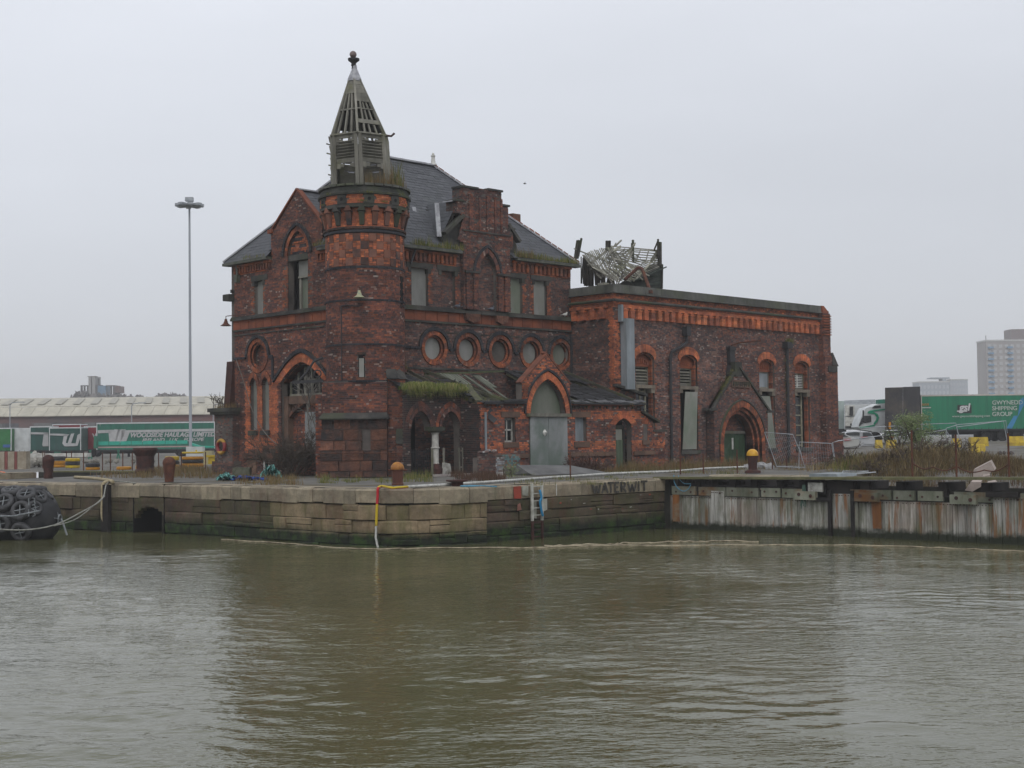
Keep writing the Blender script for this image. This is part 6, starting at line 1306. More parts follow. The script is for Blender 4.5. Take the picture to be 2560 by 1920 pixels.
def heap(name, label, d, k, pts, m, n=300):
    mb = MB(); base = [kd(d, k, *p) for p in pts]; bz = min(p.z for p in base)
    for i in range(n):
        t_ = random.random()*(len(pts)-1); j = int(t_); p = base[j].lerp(base[j+1], t_-j); z = bz-2+(p.z-bz+2)*random.random()**.5; r = random.uniform(.5, 1.6)
        mb.box(Vector((p.x, p.y, z-.5))+F2*random.uniform(0, 8), Vector((random.gauss(0, 1), random.gauss(0, 1), random.gauss(0, 1))).normalized()*r, Vector((random.gauss(0, 1), random.gauss(0, 1), random.gauss(0, 1))).normalized()*r*.6, Vector((random.gauss(0, 1), random.gauss(0, 1), random.gauss(0, 1))).normalized()*r*.4)
    o = mb.obj(name, m, None); tag(o, label, 'heap'); return o
SCR = plain('scrap_metal', (.16, .14, .13), (.07, .06, .06), .4, .9, per=.6)
heap('scrap_heap', 'scrap metal sloping up to the ruined plant', 590, 'h', [(640, 358), (700, 310), (750, 290), (800, 330), (900, 325), (1000, 320), (1100, 318), (1170, 350), (1230, 335), (1290, 352), (1345, 355)], SCR, 420); heap('scrap_heap', 'low ragged scrap heap right of the ruined plant', 590, 'h', [(1380, 358), (1440, 328), (1500, 316), (1560, 320), (1620, 330), (1690, 332), (1700, 358)], SCR, 260)
# ---- lamps ----
def streetlamp(d, x, y0, y1, s_, label, grp):
    t_ = thing('street_lamp', label, 'street lamp', kd(d, 'h', x, y1), grp); a = kd(d, 'h', x, y1); b = kd(d, 'h', x, y0); mb = MB(); mb.tube([Vector((a.x, a.y, 0)), b-UP*.4, b+R2*.3*s_, b+R2*1.2*s_+UP*.1], .08, 6); mb.obj('pole', STEEL, t_); mb = MB(); mb.box(b+R2*1.7*s_+UP*.1, R2*.6, F2*.15, UP*.07); mb.obj('lamp_head', STEEL, t_)
streetlamp(222, 92, 395, 500, 1, 'street lamp by the warehouse near the left edge of the photo', 'street lamps along the warehouse'); streetlamp(222, 1213, 402, 560, 1, 'street lamp by the warehouse, in the middle left of the tall mast', 'street lamps along the warehouse'); streetlamp(222, 1965, 410, 500, 1, 'street lamp by the warehouse just left of the pump house', 'street lamps along the warehouse')
MS = thing('lamp_mast', 'tall grey floodlight mast with a ring of lamp heads at its top', 'floodlight', kd(105, 'h', 1755, 880)*1.0)
a = kd(105, 'h', 1757, 875); top_ = dep(105, 473.5, 512); mb = MB(); mb.tube([Vector((a.x, a.y, 0)), Vector((a.x, a.y, 1)), Vector((top_.x, top_.y, top_.z))], .17, 12, r2=.075); mb.obj('mast', plain('mast_grey', (.33, .35, .38), (.28, .3, .33), .5, .5), MS)
mb = MB(); mb.lathe(top_-UP*.15, [(.15, 0), (.85, .05), (.85, .12), (.2, .18)], 12); mb.obj('head_frame', STEEL, MS)
for i in range(8): an = i*PI/4+.3; d = Vector((math.cos(an), math.sin(an), 0)); t_ = Vector((-d.y, d.x, 0)); mb = MB(); mb.box(top_+d*.78-UP*.02, d*.3, t_*.2, UP*.09); mb.box(top_+d*.78-UP*.13, d*.26, t_*.17, UP*.02); mb.obj('floodlight', STEEL, MS)
mb = MB(); mb.box(top_+UP*.42, R2*.3, F2*.2, UP*.15); mb.bar(top_, top_+UP*.4, .08); mb.obj('top_box', STEEL, MS)
b = kd(104, 'h', 1802, 850); mb = MB(); mb.box(b+UP*-.2, R2*.62, F2*.4, UP*.62); cb_ = tag(mb.obj('control_cabinet', plain('cabinet_grey', (.5, .52, .5), (.42, .43, .42), 2, .6)), 'pale grey electric cabinet with a yellow warning sign at the foot of the mast', 'cabinet'); dpoly(103.5, 'h', [(1802, 828), (1816, 828), (1816, 846), (1802, 846)], 'warning_sign', YEL, cb_, .02)
# ---- barrier stacks at the left: ribbed drums and blocks ----
BLKP = flat('black_plastic', (.03, .03, .032), .6); OR = plain('orange_yellow_plastic', (.48, .22, .012), (.3, .13, .015), 3, .5)
def drum(px0, px1, y0, y1, d, m, label):
    a, b = kd(d, 'h', px0, (y0+y1)/2), kd(d, 'h', px1, (y0+y1)/2); r = (kd(d, 'h', px0, y0)-kd(d, 'h', px0, y1)).z/2*1.03; c = (a+b)/2; w_ = (b-a).length/2; mb = MB(); mb.lathe(c-UP*r, [(0, 0), (w_*.85, 0), (w_, r*.25), (w_*1.02, r), (w_, r*1.75), (w_*.85, r*2), (0, r*2)], 18)
    return tag(mb.obj('barrier_ring', m), label, 'barrier', 'plastic barrier rings stacked beside the lock')
ST = [((540, 610), [(888, 925, BLKP), (930, 962, OR), (962, 990, OR)], 'stack behind the dark post'), ((605, 735), [(905, 935, YEL), (938, 968, BLKP), (970, 995, YEL)], 'stack of three left of centre'), ((790, 920), [(950, 985, BLKP), (988, 1014, OR)], 'low pair in the middle'), ((1075, 1210), [(982, 1012, OR)], 'single ring'), ((1250, 1285), [(972, 1005, OR)], 'ring half behind the big bollard'), ((1522, 1650), [(888, 925, YEL), (928, 962, BLKP), (965, 992, OR)], 'stack left of the mast cabinet'), ((1672, 1880), [(845, 862, YEL), (890, 918, OR), (918, 948, BLKP), (950, 988, OR)], 'widest stack below the cabinet')]
for (x0, x1), lv, where in ST:
    d = 1.5*3450/max(25, (px('h', x0, lv[-1][1])[1]-1105))
    if x0 == 540: x0, x1 = 475, 605
    for i, (y0, y1, m) in enumerate(lv): drum(x0, x1, y0, y1, d, m, '%s plastic ring, %s, %s' % ({BLKP.name: 'black', YEL.name: 'yellow', OR.name: 'orange'}[m.name], ['topmost', 'second', 'third', 'lowest'][i] if len(lv) > 1 else 'standing alone', where))
mb = MB(); p = kd(78, 'h', 1995, 925); mb.box(p, R2*.4, F2*.3, UP*.2); mb.box(p+UP*.24, R2*.5, F2*.35, UP*.06); tag(mb.obj('yellow_box', YEL), 'bright yellow ribbed bin against the corner of the pump house', 'bin')
mb = MB(); p = kd(80, 'h', 1925, 900); mb.box(p, R2*.25, F2*.25, UP*.4); tag(mb.obj('canvas_bag', plain('pale_yellow_canvas', (.42, .36, .16), (.3, .28, .2), 2)), 'pale yellow sack standing right of the mast cabinet', 'sack')
mb = MB(); 
RWB = plain('weathered_white_block', (.36, .32, .25), (.22, .18, .13), 1.5, .85); RDB = flat('faded_red', (.22, .07, .06), .8)
for i, (x0, x1, m) in enumerate(((-40, 60, RWB), (62, 88, RDB), (90, 150, RWB), (152, 175, RDB), (178, 262, RWB))):
    a, b = kd(84, 'h', x0, 950), kd(84, 'h', x1, 950); mb = MB(); c = (a+b)/2; mb.box(Vector((c.x, c.y, .45)), (b-a)/2*.98, F2*.35, UP*.62); tag(mb.obj('barrier_block', m), ['left-edge white road barrier block', 'narrow red block next to the left-edge white one', 'middle white barrier block between two red ones', 'second narrow red block from the left edge', 'last white and tan barrier block of the row'][i], 'barrier', 'red and white barrier blocks')
def lump(name, label, cat, c, rx, ry, rz, m, n=26, jit=.25, group=None):
    mb = MB(); c = Vector(c)
    for i in range(n): 
        a = random.random()*6.28; r = random.random()**.5; p = c+R2*rx*r*math.cos(a)+F2*ry*r*math.sin(a)+UP*rz*(1-r)*random.random(); mb.blob(p, random.uniform(.2, .4)*min(1, rz+.3), 7, 5, jit)
    return tag(mb.obj(name, m), label, cat, group)
TARP2 = plain('dull_sheeting', (.26, .25, .22), (.15, .14, .12), 2, .8)
TARP = plain('grubby_tarpaulin', (.42, .4, .36), (.25, .24, .21), 2, .8)
lump('tarpaulin_heap', 'heap under a grubby white sheet left of the barrel stacks', 'heap', kd(90, 'h', 345, 945), 1.1, .6, .8, TARP); lump('pallet_heap', 'pale heap of sheets and planks in the yard behind the quay bollards', 'heap', kd(86, 'h', 1010, 935), 3.0, .6, .12, TARP2, 22)
mb = MB(); mb.box(kd(88, 'h', 505, 878), R2*2.2, F2*.4, UP*.12); tag(mb.obj('white_beam', WHITE), 'white plank lying on top of the barrel stack', 'plank')
# ---- bollards ----
def boll(name, label, c, prof, m, n=20, dome=None, dm=None, arms=0):
    t_ = thing(name, label, 'bollard', c); mb = MB(); mb.lathe(c, prof, n); mb.obj('post', m, t_, smooth=False)
    if dome: mb = MB(); r, z = dome; mb.lathe(c+UP*z, [(r*math.cos(a), r*math.sin(a)) for a in np.linspace(-.15, PI/2, 9)], n); mb.obj('cap', dm, t_, smooth=True)
    if arms: 
        for s_ in (-1, 1): mb = MB(); mb.tube([c+UP*arms, c+UP*arms+R2*.32*s_], .022, 6); mb.obj('arm', m, t_)
    return t_
YRT = plain('rusty_yellow_paint', (.38, .17, .022), (.2, .07, .02), 5, .55, c3=(.14, .05, .02)); RB = plain('rust_brown_paint', (.11, .038, .02), (.07, .024, .016), 3, .6)
c = onZ(0, 994, 1213); c.z = 0; boll('mooring_bollard', 'rusty mooring post with a domed yellow cap and side arms beside the turret', c, [(.2, 0), (.2, .06), (.175, .08), (.19, .45), (.2, .5)], RB, dome=(.225, .55), dm=YRT, arms=.5)
c = onZ(.06, 1882, 1180); c.z = 0.02; boll('mooring_bollard', 'dark mooring post with a bright yellow ball top in front of the arched doorway', c, [(.32, 0), (.3, .09), (.17, .14), (.17, .2), (.2, .62), (.22, .68)], RUSTY, dome=(.235, .72), dm=plain('bright_yellow_cap', (.6, .34, .03), (.45, .22, .02), 6, .4))
c = onZ(0, 423, 1205); c.z = 0; boll('mooring_bollard', 'small rust brown mooring post on the quay left of the pump house', c, [(.17, 0), (.17, .1), (.23, .62), (.25, .72)], RUST, dome=(.25, .72), dm=RUST)
c = onZ(0, 363, 1184); c.z = 0; boll('mooring_bollard', 'large wide-headed rusty bollard behind the small mooring post', c, [(.5, 0), (.5, .15), (.42, .25), (.44, .85), (.56, 1.05), (.6, 1.15), (.58, 1.25), (0, 1.27)], RUSTY)
c = onZ(0, 121, 1196); c.z = 0; boll('mooring_bollard', 'dark red rusty post behind the tyre fender', c, [(.2, 0), (.2, .3), (.23, .62), (.26, .8)], RUSTY, dome=(.26, .78), dm=RUSTY)
c = onZ(0, 1143, 1215); c.z = 0; boll('low_bollard', 'low rusty mooring ring plate with blue rope round it near the quay edge', c, [(.2, 0), (.2, .12), (.36, .16), (.36, .2), (0, .21)], RUSTY)
# ---- rusty stanchions with chain ----
def stanchion(c, h, label, grp, lean=0):
    mb = MB(); mb.tube([c, c+UP*h+R2*lean], .03, 6); o = mb.obj('stanchion', RUST); return tag(o, label, 'post', grp)
lab = ['thin rusty post at the left end of the lock crossing', 'second thin rusty post of the lock crossing', 'third thin rusty post of the lock crossing', 'fourth rusty post, in front of the pale heap', 'fifth rusty post, just left of the big bollard', 'rusty post right of the big wide bollard', 'rusty post below the mast cabinet', 'rusty post in front of the yellow sack']
pp = []
for i, x in enumerate((770, 945, 1018, 1132, 1220, 1462, 1672, 1895)): c = kz(0, 'h', x, 1022); pp.append(c); stanchion(c, 1.0, lab[i], 'rusty stanchions along the lock crossing')
for i, x in enumerate((395, 412, 612, 660)): c = kz(0, 'h', x, 1000); stanchion(c, 1.05, ['rusty post close to the dark red bollard', 'rusty post doubled behind the dark red bollard', 'rusty post before the black and orange rings', 'rusty post between two ring stacks'][i], 'rusty stanchions along the lock crossing')
rp_ = [(px('f', 80, 1160), 1.0, 'rusty post standing before the grey steel doors'), (px('f', 925, 1125), 1.3, 'thick rusty post at the corner where the jetty starts'), (px('f', 1102, 1118), .8, 'short rusty post between thick post and arched doorway'), (px('f', 1362, 1115), .95, 'rusty post just left of the yellow ball bollard'), (px('f', 1632, 1085), .85, 'rusty post against the tilted fence panel'), (px('f', 1742, 1080), .85, 'rusty post behind the mesh of the first fence panels')]
for (x, y), h, l in rp_: c = onZ(0, x, y); stanchion(c, h, l, 'rusty stanchions along the right-hand quay')
rr = []
for (x, y), h, l in (((1278, 1245), 1.45, 'tall rusty post before the elder bush'), ((1648, 1262), 1.35, 'rusty post left of the concrete slabs'), ((2088, 1262), 1.35, 'rusty post at the right, beyond the concrete slabs')): c = onX(3.3, *px('l', x, y)); rr.append(c+UP*h*.6); stanchion(c, h, l, 'rusty stanchions along the right-hand quay')
mb = MB(); P = [onX(3.3, *px('l', 1278, 1130)), onX(3.3, *px('l', 1450, 1165)), onX(3.3, *px('l', 1648, 1160)), onX(3.4, *px('l', 1880, 1190)), onX(3.4, *px('l', 2088, 1135))]
for a, b in zip(P[:-1], P[1:]): mb.tube([a.lerp(b, t)-UP*.12*math.sin(PI*t) for t in np.linspace(0, 1, 8)], .02, 5)
tag(mb.obj('chain', RUST), 'sagging rusty chain slung between the right-hand posts', 'chain')
# ---- ropes ----
def rope(name, label, pts, r, m, cat='rope', n=6, wig=0, sub=4):
    pts = [Vector(p) for p in pts]; P = []
    for i in range(len(pts)-1):
        p0, p1, p2, p3 = pts[max(0, i-1)], pts[i], pts[i+1], pts[min(len(pts)-1, i+2)]
        for k in range(sub): t = k/sub; P.append(.5*((2*p1)+(p2-p0)*t+(2*p0-5*p1+4*p2-p3)*t*t+(3*p1-p0-3*p2+p3)*t**3)+Vector((random.uniform(-wig, wig), random.uniform(-wig, wig), random.uniform(-wig, wig)*.5)))
    P.append(pts[-1]); mb = MB(); mb.tube(P, r, n); return tag(mb.obj(name, m, smooth=True), label, cat)
def ropemat(name, c1, c2, sc=18): 
    t = NT(name, .9, .2); wv = t.n('ShaderNodeTexWave', _Scale=sc, _Distortion=2.); t.l(t.pos(), wv.inputs['Vector']); t.col(t.mix(.35, t.ramp(t.noise(9, 4), [(.35, c2), (.6, c1)]), t.ramp(wv.outputs[0], [(.3, c2), (.7, c1)]))); t.bump(wv.outputs[0], .3, .01); return t.m
WR = ropemat('white_rope', (.55, .55, .52), (.25, .25, .23), 5)
rope('mooring_rope', 'thick white mooring rope lying along the quay from bollard to doorway', [onZ(.04, *px('i', 1430, 186)), onZ(.05, *px('i', 1750, 168)), onZ(.05, *px('j', 0, 178)), onZ(.05, *px('j', 700, 128)), onZ(.05, *px('j', 1180, 100)), onZ(.05, *px('j', 1500, 90)), onZ(.06, *px('j', 1800, 66)), onZ(.06, *px('j', 2120, 52))], .05, WR, wig=.01)
t = NT('red_yellow_sleeve', .7, .3); zz = t.n('ShaderNodeMapRange'); zz.inputs[1].default_value = -1.3; zz.inputs[2].default_value = .2; t.l(t.z(), zz.inputs[0]); t.col(t.ramp(zz.outputs[0], [(0, (.5, .36, .02)), (.55, (.42, .02, .03)), (.895, (.5, .36, .02))], 'CONSTANT')); RYS = t.m
e0 = fQL(sof(fQL, LQL, px('i', 1235, 0)[0])); nn = e0[1]; pe = e0[0]
rope('sleeved_rope', 'rope in red and yellow sleeve hanging down the quay corner into the water', [onZ(.06, *px('i', 1435, 186)), onZ(.07, *px('i', 1330, 192)), pe-nn*.3+UP*.06, pe+nn*.03+UP*.02, pe+nn*.07-UP*.2, pe+nn*.08-UP*.7+R2*-.03, pe+nn*.07-UP*1.15-R2*.05], .042, RYS)
rope('rope_tail', 'frayed white end of the sleeved rope dipping in the water', [pe+nn*.07-UP*1.14-R2*.05, pe+nn*.08-UP*1.5-R2*.06, pe+nn*.12-UP*1.85+R2*.04], .038, WR, wig=.01)
e1 = fQL(sof(fQL, LQL, 261)); pe1, n1 = e1
TAN = ropemat('tan_rope', (.4, .34, .22), (.22, .18, .11), 6)
rope('hanging_rope', 'thick tan rope hanging over the left quay edge into the dock', [onZ(.05, *px('h', 690, 1080)), onZ(.05, *px('h', 830, 1088)), onZ(.05, *px('h', 1000, 1108)), onZ(.06, *px('h', 1040, 1125)), pe1-n1*.3+UP*.05, pe1+n1*.05+UP*.0, pe1+n1*.08-UP*.4, pe1+n1*.08-UP*1.3, pe1+n1*.12+R2*.3-UP*1.82], .07, TAN)
mb = MB(); p, n = fQL(sof(fQL, LQL, 268)); tg = Vector((-n.y, n.x, 0)); mb.box(p+n*.05-UP*1.0, tg*.2, n*.08, UP*.95); tag(mb.obj('timber_fender', BLKW), 'black upright timber fender bolted to the quay behind the tan rope', 'fender')
GRP_ = ropemat('grey_rope', (.3, .3, .27), (.14, .14, .12), 8); fc = dep(47.5, 118, 1272)
rope('mooring_line', 'slack grey mooring line from the tyre fender up to the quay edge', [dep(45.5, -20, 1322), dep(45.8, 60, 1325), dep(46, 135, 1313), dep(47, 200, 1282), dep(48.5, 255, 1248), pe1-n1*.2+UP*.05, onZ(.05, *px('h', 1250, 1135))], .025, GRP_); rope('mooring_line', 'second slack line just under the first from fender to quay', [dep(45.9, 135, 1315), dep(46.5, 185, 1300), dep(47.5, 225, 1272), dep(49, 262, 1240)], .02, GRP_)
TEAL = ropemat('teal_rope', (.18, .42, .38), (.08, .22, .2), 10); BLU = ropemat('blue_rope', (.03, .08, .32), (.015, .04, .16), 10)
def tangle(name, label, cx, w_, h, m, n, d=61, y=812, k='r3', r=.03):
    mb = MB()
    for i in range(n): 
        pts = []; x = cx-w_/2+random.random()*w_*.3; L = w_*random.uniform(.5, .9)
        for j in range(9): q = j/8; z0 = random.uniform(0, h)*math.sin(PI*q); p = onZ(.03, 440+(x+L*q)/6.9125, 1080+(y+random.uniform(-18, 14))/6.9125); pts.append(p+UP*z0)
        mb.tube(pts, r, 5)
    return tag(mb.obj(name, m, smooth=True), label, 'rope')
tangle('rope_coil', 'pale teal rope tangle at the left foot of the pump house', 850, 330, .25, TEAL, 9); tangle('rope_coil', 'royal blue rope or sheet stretched between the two teal tangles', 1200, 640, .1, BLU, 16, r=.035); tangle('rope_coil', 'pale teal rope tangle in front of the bramble', 1640, 420, .55, TEAL, 10, y=770)
rope('rope_loop', 'thin pale rope end looped above the teal tangle', [onZ(.03, *px('b', 520, 1430))+UP*.1, onZ(.03, *px('b', 540, 1440))+UP*.6, onZ(.03, *px('b', 590, 1450))+UP*.5, onZ(.03, *px('b', 640, 1470))+UP*.25], .022, TEAL)
BLR = ropemat('pale_blue_rope', (.12, .3, .42), (.06, .16, .24), 10)
j0 = lambda x, y, xx=3.0: onX(xx, *px('j', x, y))
rope('blue_line', 'thin blue line looping down from the jetty edge at the quay corner', [j0(1550, 115), j0(1552, 165), j0(1580, 215), j0(1625, 240), j0(1660, 222), j0(1680, 190)], .018, BLR); rope('blue_line', 'second thin blue line sagging under the jetty deck', [j0(1585, 118), j0(1595, 150), j0(1630, 180), j0(1680, 182)], .014, BLR)
for k_, (x, y, l) in enumerate(((1150, 1440, 'pale blue rope coil beside the low mooring ring'), )): 
    c0 = onZ(.02, *px('i', 1850, 187)); rope('rope_coil', l, [c0+Vector((.25*math.cos(a)+.02*a, .25*math.sin(a), .03)) for a in np.linspace(0, 12, 22)]+[c0+R2*.9], .022, BLR)
k0 = lambda x, y, xx=3.02: onX(xx, *px('k', x, y))
mb = MB(); 
for i in range(7): mb.tube([k0(512+i*3, 190), k0(505+i*5+random.uniform(-6, 6), 270), k0(495+i*6, 330+random.uniform(-20, 50))], .014, 4)
tag(mb.obj('rope_bundle', ropemat('green_rope', (.08, .14, .11), (.04, .07, .055))), 'frayed green rope bundle hanging from the jetty beam', 'rope')
# boom on the water
BM = plain('boom_rope', (.42, .36, .26), (.16, .13, .09), 3.5, .9, bump=0)
bp = [onZ(-1.79, *px(k, x, y)) for k, x, y in (('i', 150, 548), ('i', 590, 577), ('i', 900, 602), ('i', 1190, 616), ('i', 1500, 610), ('i', 2200, 606), ('j', 700, 662), ('j', 1100, 656), ('j', 2200, 652), ('k', 850, 652), ('k', 1400, 667), ('k', 1900, 688), ('k', 2300, 705))]
rope('floating_boom', 'long thin tan boom line floating on the water in front of both quay walls', bp, .02, BM, 'boom', wig=.03, sub=6)
rope('floating_boom', 'short second floating line behind the main boom near the ladder', [onZ(-1.79, *px('j', x, y)) for x, y in ((560, 662), (740, 656), (860, 651), (1065, 646), (1180, 637), (1400, 634), (1560, 627), (1750, 625), (2000, 622), (2200, 627))], .022, BM, 'boom', wig=.04, sub=5)
# ---- tyre fender ----
FE = thing('tyre_fender', 'huge black cylindrical pneumatic fender covered in old tyres and chains', 'fender', fc)
ax = (-R2*1.0+F2*.12).normalized(); RUB = plain('fender_rubber', (.022, .023, .026), (.01, .011, .013), 2, .7, .4, c3=(.035, .035, .035)); TYR = plain('tyre_rubber', (.06, .06, .063), (.022, .023, .025), 5, .6, .4, bump=.5); c0 = Vector((fc.x, fc.y, -1.12))+F2*.9
mb = MB(); R_ = .98; mb.lathe(c0, [(.001, -.1), (.5, .02), (.85, .35), (R_, .9), (R_, 5.5), (.6, 6.3), (.01, 6.5)], 28, ax=ax); mb.obj('fender_body', RUB, FE, smooth=True)
tt = MB(); tt.lathe(Vector(), [(.17, -.07), (.2, -.11), (.3, -.1), (.33, -.04), (.33, .04), (.3, .1), (.2, .11), (.17, .07), (.17, -.07)], 22, ax=Vector((0, 0, 1))); tym = tt.mesh('tyre'); tym.materials.append(TYR); tym.shade_smooth()
xm = MB(); xm.bar((-.17, -.03, .08), (.17, .04, .08), .025); xm.bar((-.02, .17, .085), (.03, -.17, .085), .025); CHN = plain('pale_chain', (.22, .235, .245), (.1, .11, .115), 8, .6); xme = xm.mesh('lashing'); xme.materials.append(CHN)
e1_ = ax.cross(UP).normalized(); e1_ = e1_ if e1_.dot(CAM-c0) > 0 else -e1_
def tyre_at(al, s_, r, tilt=None, sc=1.):
    d = e1_*math.cos(al)+UP*math.sin(al); pos = c0+ax*s_+d*r; n = (d if tilt is None else (d*(1-tilt)-ax*tilt).normalized()); q = n.to_track_quat('Z', 'Y').to_matrix().to_4x4()
    o = bpy.data.objects.new('tyre', tym); COL.objects.link(o); o.parent = FE; o.matrix_local = Matrix.Translation(pos-fc) @ q @ Matrix.Scale(sc, 4)
    l = bpy.data.objects.new('lashing', xme); COL.objects.link(l); l.parent = o
for i in range(7):
    for j, al in enumerate((-.4, .3, 1.0, 1.7)): tyre_at(al+(.35 if i % 2 else 0)+random.uniform(-.1, .1), .8+i*.68, R_+.06, sc=1.08)
for al in (.5, 1.15, 1.8, 2.6): tyre_at(al, .42, .86, .5, .85)
mb = MB(); ce = c0+ax*.0; 
for i in range(4):
    an = .2+i*PI/2; d = (e1_*math.cos(an)+UP*math.sin(an)); mb.tube([ce-ax*.12, c0+ax*.1+d*.55, c0+ax*.45+d*.92], .022, 5)
mb.tube([ce-ax*.15+(e1_*math.cos(a)+UP*math.sin(a))*.14 for a in np.linspace(0, 6.28, 13)], .03, 6)
mb.tube([ce-ax*.2, ce-ax*.35-UP*.25+e1_*.1, ce-ax*.5-UP*.55+e1_*.2], .035, 5); mb.obj('chain_bridle', CHN, FE)
rope('fender_chain', 'pale chain running left from the fender eye along its side', [dep(46, 100, 1277), dep(46, 70, 1283), dep(46, 30, 1290), dep(46, -30, 1291)], .03, CHN, 'chain', wig=.012)
mb = MB()
for z in (1, -1):
    for a, b in (((0, .12), (0, -.12)), ((.12, .12), (.2, .1)), ((.2, .1), (.18, 0)), ((.18, 0), (.22, -.08)), ((.22, -.08), (.12, -.12))):
        P = lambda q: dep(46.2, 72, 1268+(-14 if z > 0 else 14))+R2*q[0]+UP*q[1]; mb.bar(P(a), P(b), .03)
mb.obj('painted_number', CHN, FE)
mb = MB(); mb.bar(onZ(.02, *px('h', 0, 1028)), onZ(.02, *px('h', 40, 1035)), .12, .03); mb.bar(onZ(.02, *px('h', 40, 1035)), onZ(.02, *px('h', 40, 1035))+R2*.35-UP*.9, .16, .04); tag(mb.obj('orange_strap', flat('orange_strap', (.7, .16, .05), .6)), 'bright orange strap hanging over the far lock wall at the left edge', 'strap')
# ---- ladder, painted marks ----
FQ2 = Fr((0, -13.42), (1, 0), (0, -1)); u_ = (QR[1]-QR[0]).normalized()
LD = thing('dock_ladder', 'white steel ladder fixed to the quay wall with a blue sling hanging on it', 'ladder', (-3.5, -13.5, 0))
WPS = plain('white_steel', (.5, .5, .46), (.3, .3, .26), 5, .6); lx0, lx1 = M_x = (-3.78, -3.32)
for x in (lx0, lx1): mb = MB(); mb.aab(x-.03, x+.03, -13.64, -13.56, -1.2, .02); mb.obj('stile', WPS, LD); mb = MB(); mb.aab(x-.028, x+.028, -13.64, -13.56, -2.0, -1.2); mb.obj('stile', RUSTY, LD)
for i in range(8): mb = MB(); mb.tube([(lx0, -13.6, -.08-i*.235), (lx1, -13.6, -.08-i*.235)], .016, 6); mb.obj('rung', WPS if i < 5 else RUSTY, LD)
rope('blue_sling', 'bright blue sling looped through the quay ladder', [(-3.5, -13.68, -.2), (-3.45, -13.7, -.45), (-3.5, -13.69, -.6), (-3.42, -13.69, -.95), (-3.38, -13.7, -1.05)], .045, flat('bright_blue', (.02, .22, .42), .6), 'sling')
def mark(name, label, x0, x1, z0, z1, m, cat='paint mark', y=-13.52, jag=.02):
    mb = MB(); P = [(x0+random.uniform(-jag, jag), z0), (x1, z0+random.uniform(-jag, jag)), (x1+random.uniform(-jag, jag), z1), (x0, z1-random.uniform(0, jag))]; yy = lambda x: -13.36-(x+5.66)*.0293-.035
    mb.prism([(a, yy(a)-.012, b) for a, b in P], [(a, yy(a), b) for a, b in P]); return tag(mb.obj(name, m), label, cat)
RPN = plain('red_paint', (.3, .05, .03), (.2, .045, .03), 4, .7); WPN = plain('thin_white_paint', (.36, .36, .31), (.2, .2, .17), 3, .8)
mark('red_patch', 'red painted square on the coping left of the ladder', -4.47, -4.13, -.45, -.05, RPN); mark('white_patch', 'white painted square beside the red one with a small m', -4.08, -3.82, -.36, -.05, WPN); mark('white_patch', 'white paint smear right of the ladder top', -3.22, -3.12, -.33, -.05, WPN); mark('white_patch', 'big white splash on the wall right of the ladder', -3.25, -2.95, -.95, -.5, WPN, jag=.1); mark('white_patch', 'white splash seen between the ladder rungs', -3.68, -3.45, -1.1, -.55, WPN, jag=.05); mark('white_line', 'thin white vertical line on the coping', -2.52, -2.49, -.42, -.04, WHITE, jag=.0)
mark('pink_patch', 'faded pink paint patch under the red square', -4.3, -4.13, -.85, -.6, plain('faded_pink', (.26, .12, .1), (.15, .07, .05), 5), jag=.06)
rs = random.Random(5)
for i in range(10): x = -2.6+i*.52+rs.uniform(0, .35); z = rs.uniform(-1.1, -.55); mark('paint_fleck', '%s paint fleck on the dark quay wall, number %s from the ladder' % ('small pale' if i % 3 else 'small red', 'first second third fourth fifth sixth seventh eighth ninth tenth'.split()[i]), x, x+rs.uniform(.03, .12), z, z+rs.uniform(.02, .05), WPN if i % 3 else RPN, jag=.02)['group'] = 'paint flecks on the dark quay wall'
BKP = plain('black_brush_paint', (.02, .02, .02), (.075, .068, .055), 7, .8); GF = thing('painted_word', 'black brushed word WATERWIT on the quay coping', 'graffiti', (-.7, -13.55, -.3))
def strokes(x, w_, segs):
    mb = MB(); yy = lambda x: -13.36-(x+5.66)*.0293-.052
    for a, b in segs:
        p = Vector((x+a[0]*w_, yy(x+a[0]*w_), -.42+a[1]*.36)); q = Vector((x+b[0]*w_, yy(x+b[0]*w_), -.42+b[1]*.36)); mb.bar(p, q, .075, .012, up=Vector((0, 1, 0))) if False else mb.box((p+q)/2, (q-p)/2, (q-p).cross(Vector((0, 1, 0))).normalized()*.038, Vector((0, .007, 0)))
    mb.obj('letter', BKP, GF)
Wg = [((0, 1), (.28, 0)), ((.28, 0), (.5, .7)), ((.5, .7), (.72, 0)), ((.72, 0), (1, 1))]; Ag = [((0, 0), (.5, 1)), ((.5, 1), (1, 0)), ((.2, .38), (.8, .38))]; Tg = [((0, .95), (1, .95)), ((.5, 1), (.5, 0))]; Eg = [((0, 0), (0, 1)), ((0, .95), (1, .95)), ((0, .5), (.8, .5)), ((0, .05), (1, .05))]; Rg = [((0, 0), (0, 1)), ((0, .95), (.8, .85)), ((.8, .85), (.7, .5)), ((.7, .5), (0, .45)), ((.3, .45), (1, 0))]; Ig = [((.5, 0), (.5, 1))]
for g_, x, w_ in ((Wg, -.78, .42), (Ag, -.3, .3), (Tg, .0, .3), (Eg, .37, .2), (Rg, .68, .26), (Wg, 1.02, .46), (Ig, 1.5, .2), (Tg, 1.72, .34)): strokes(x, w_, g_)
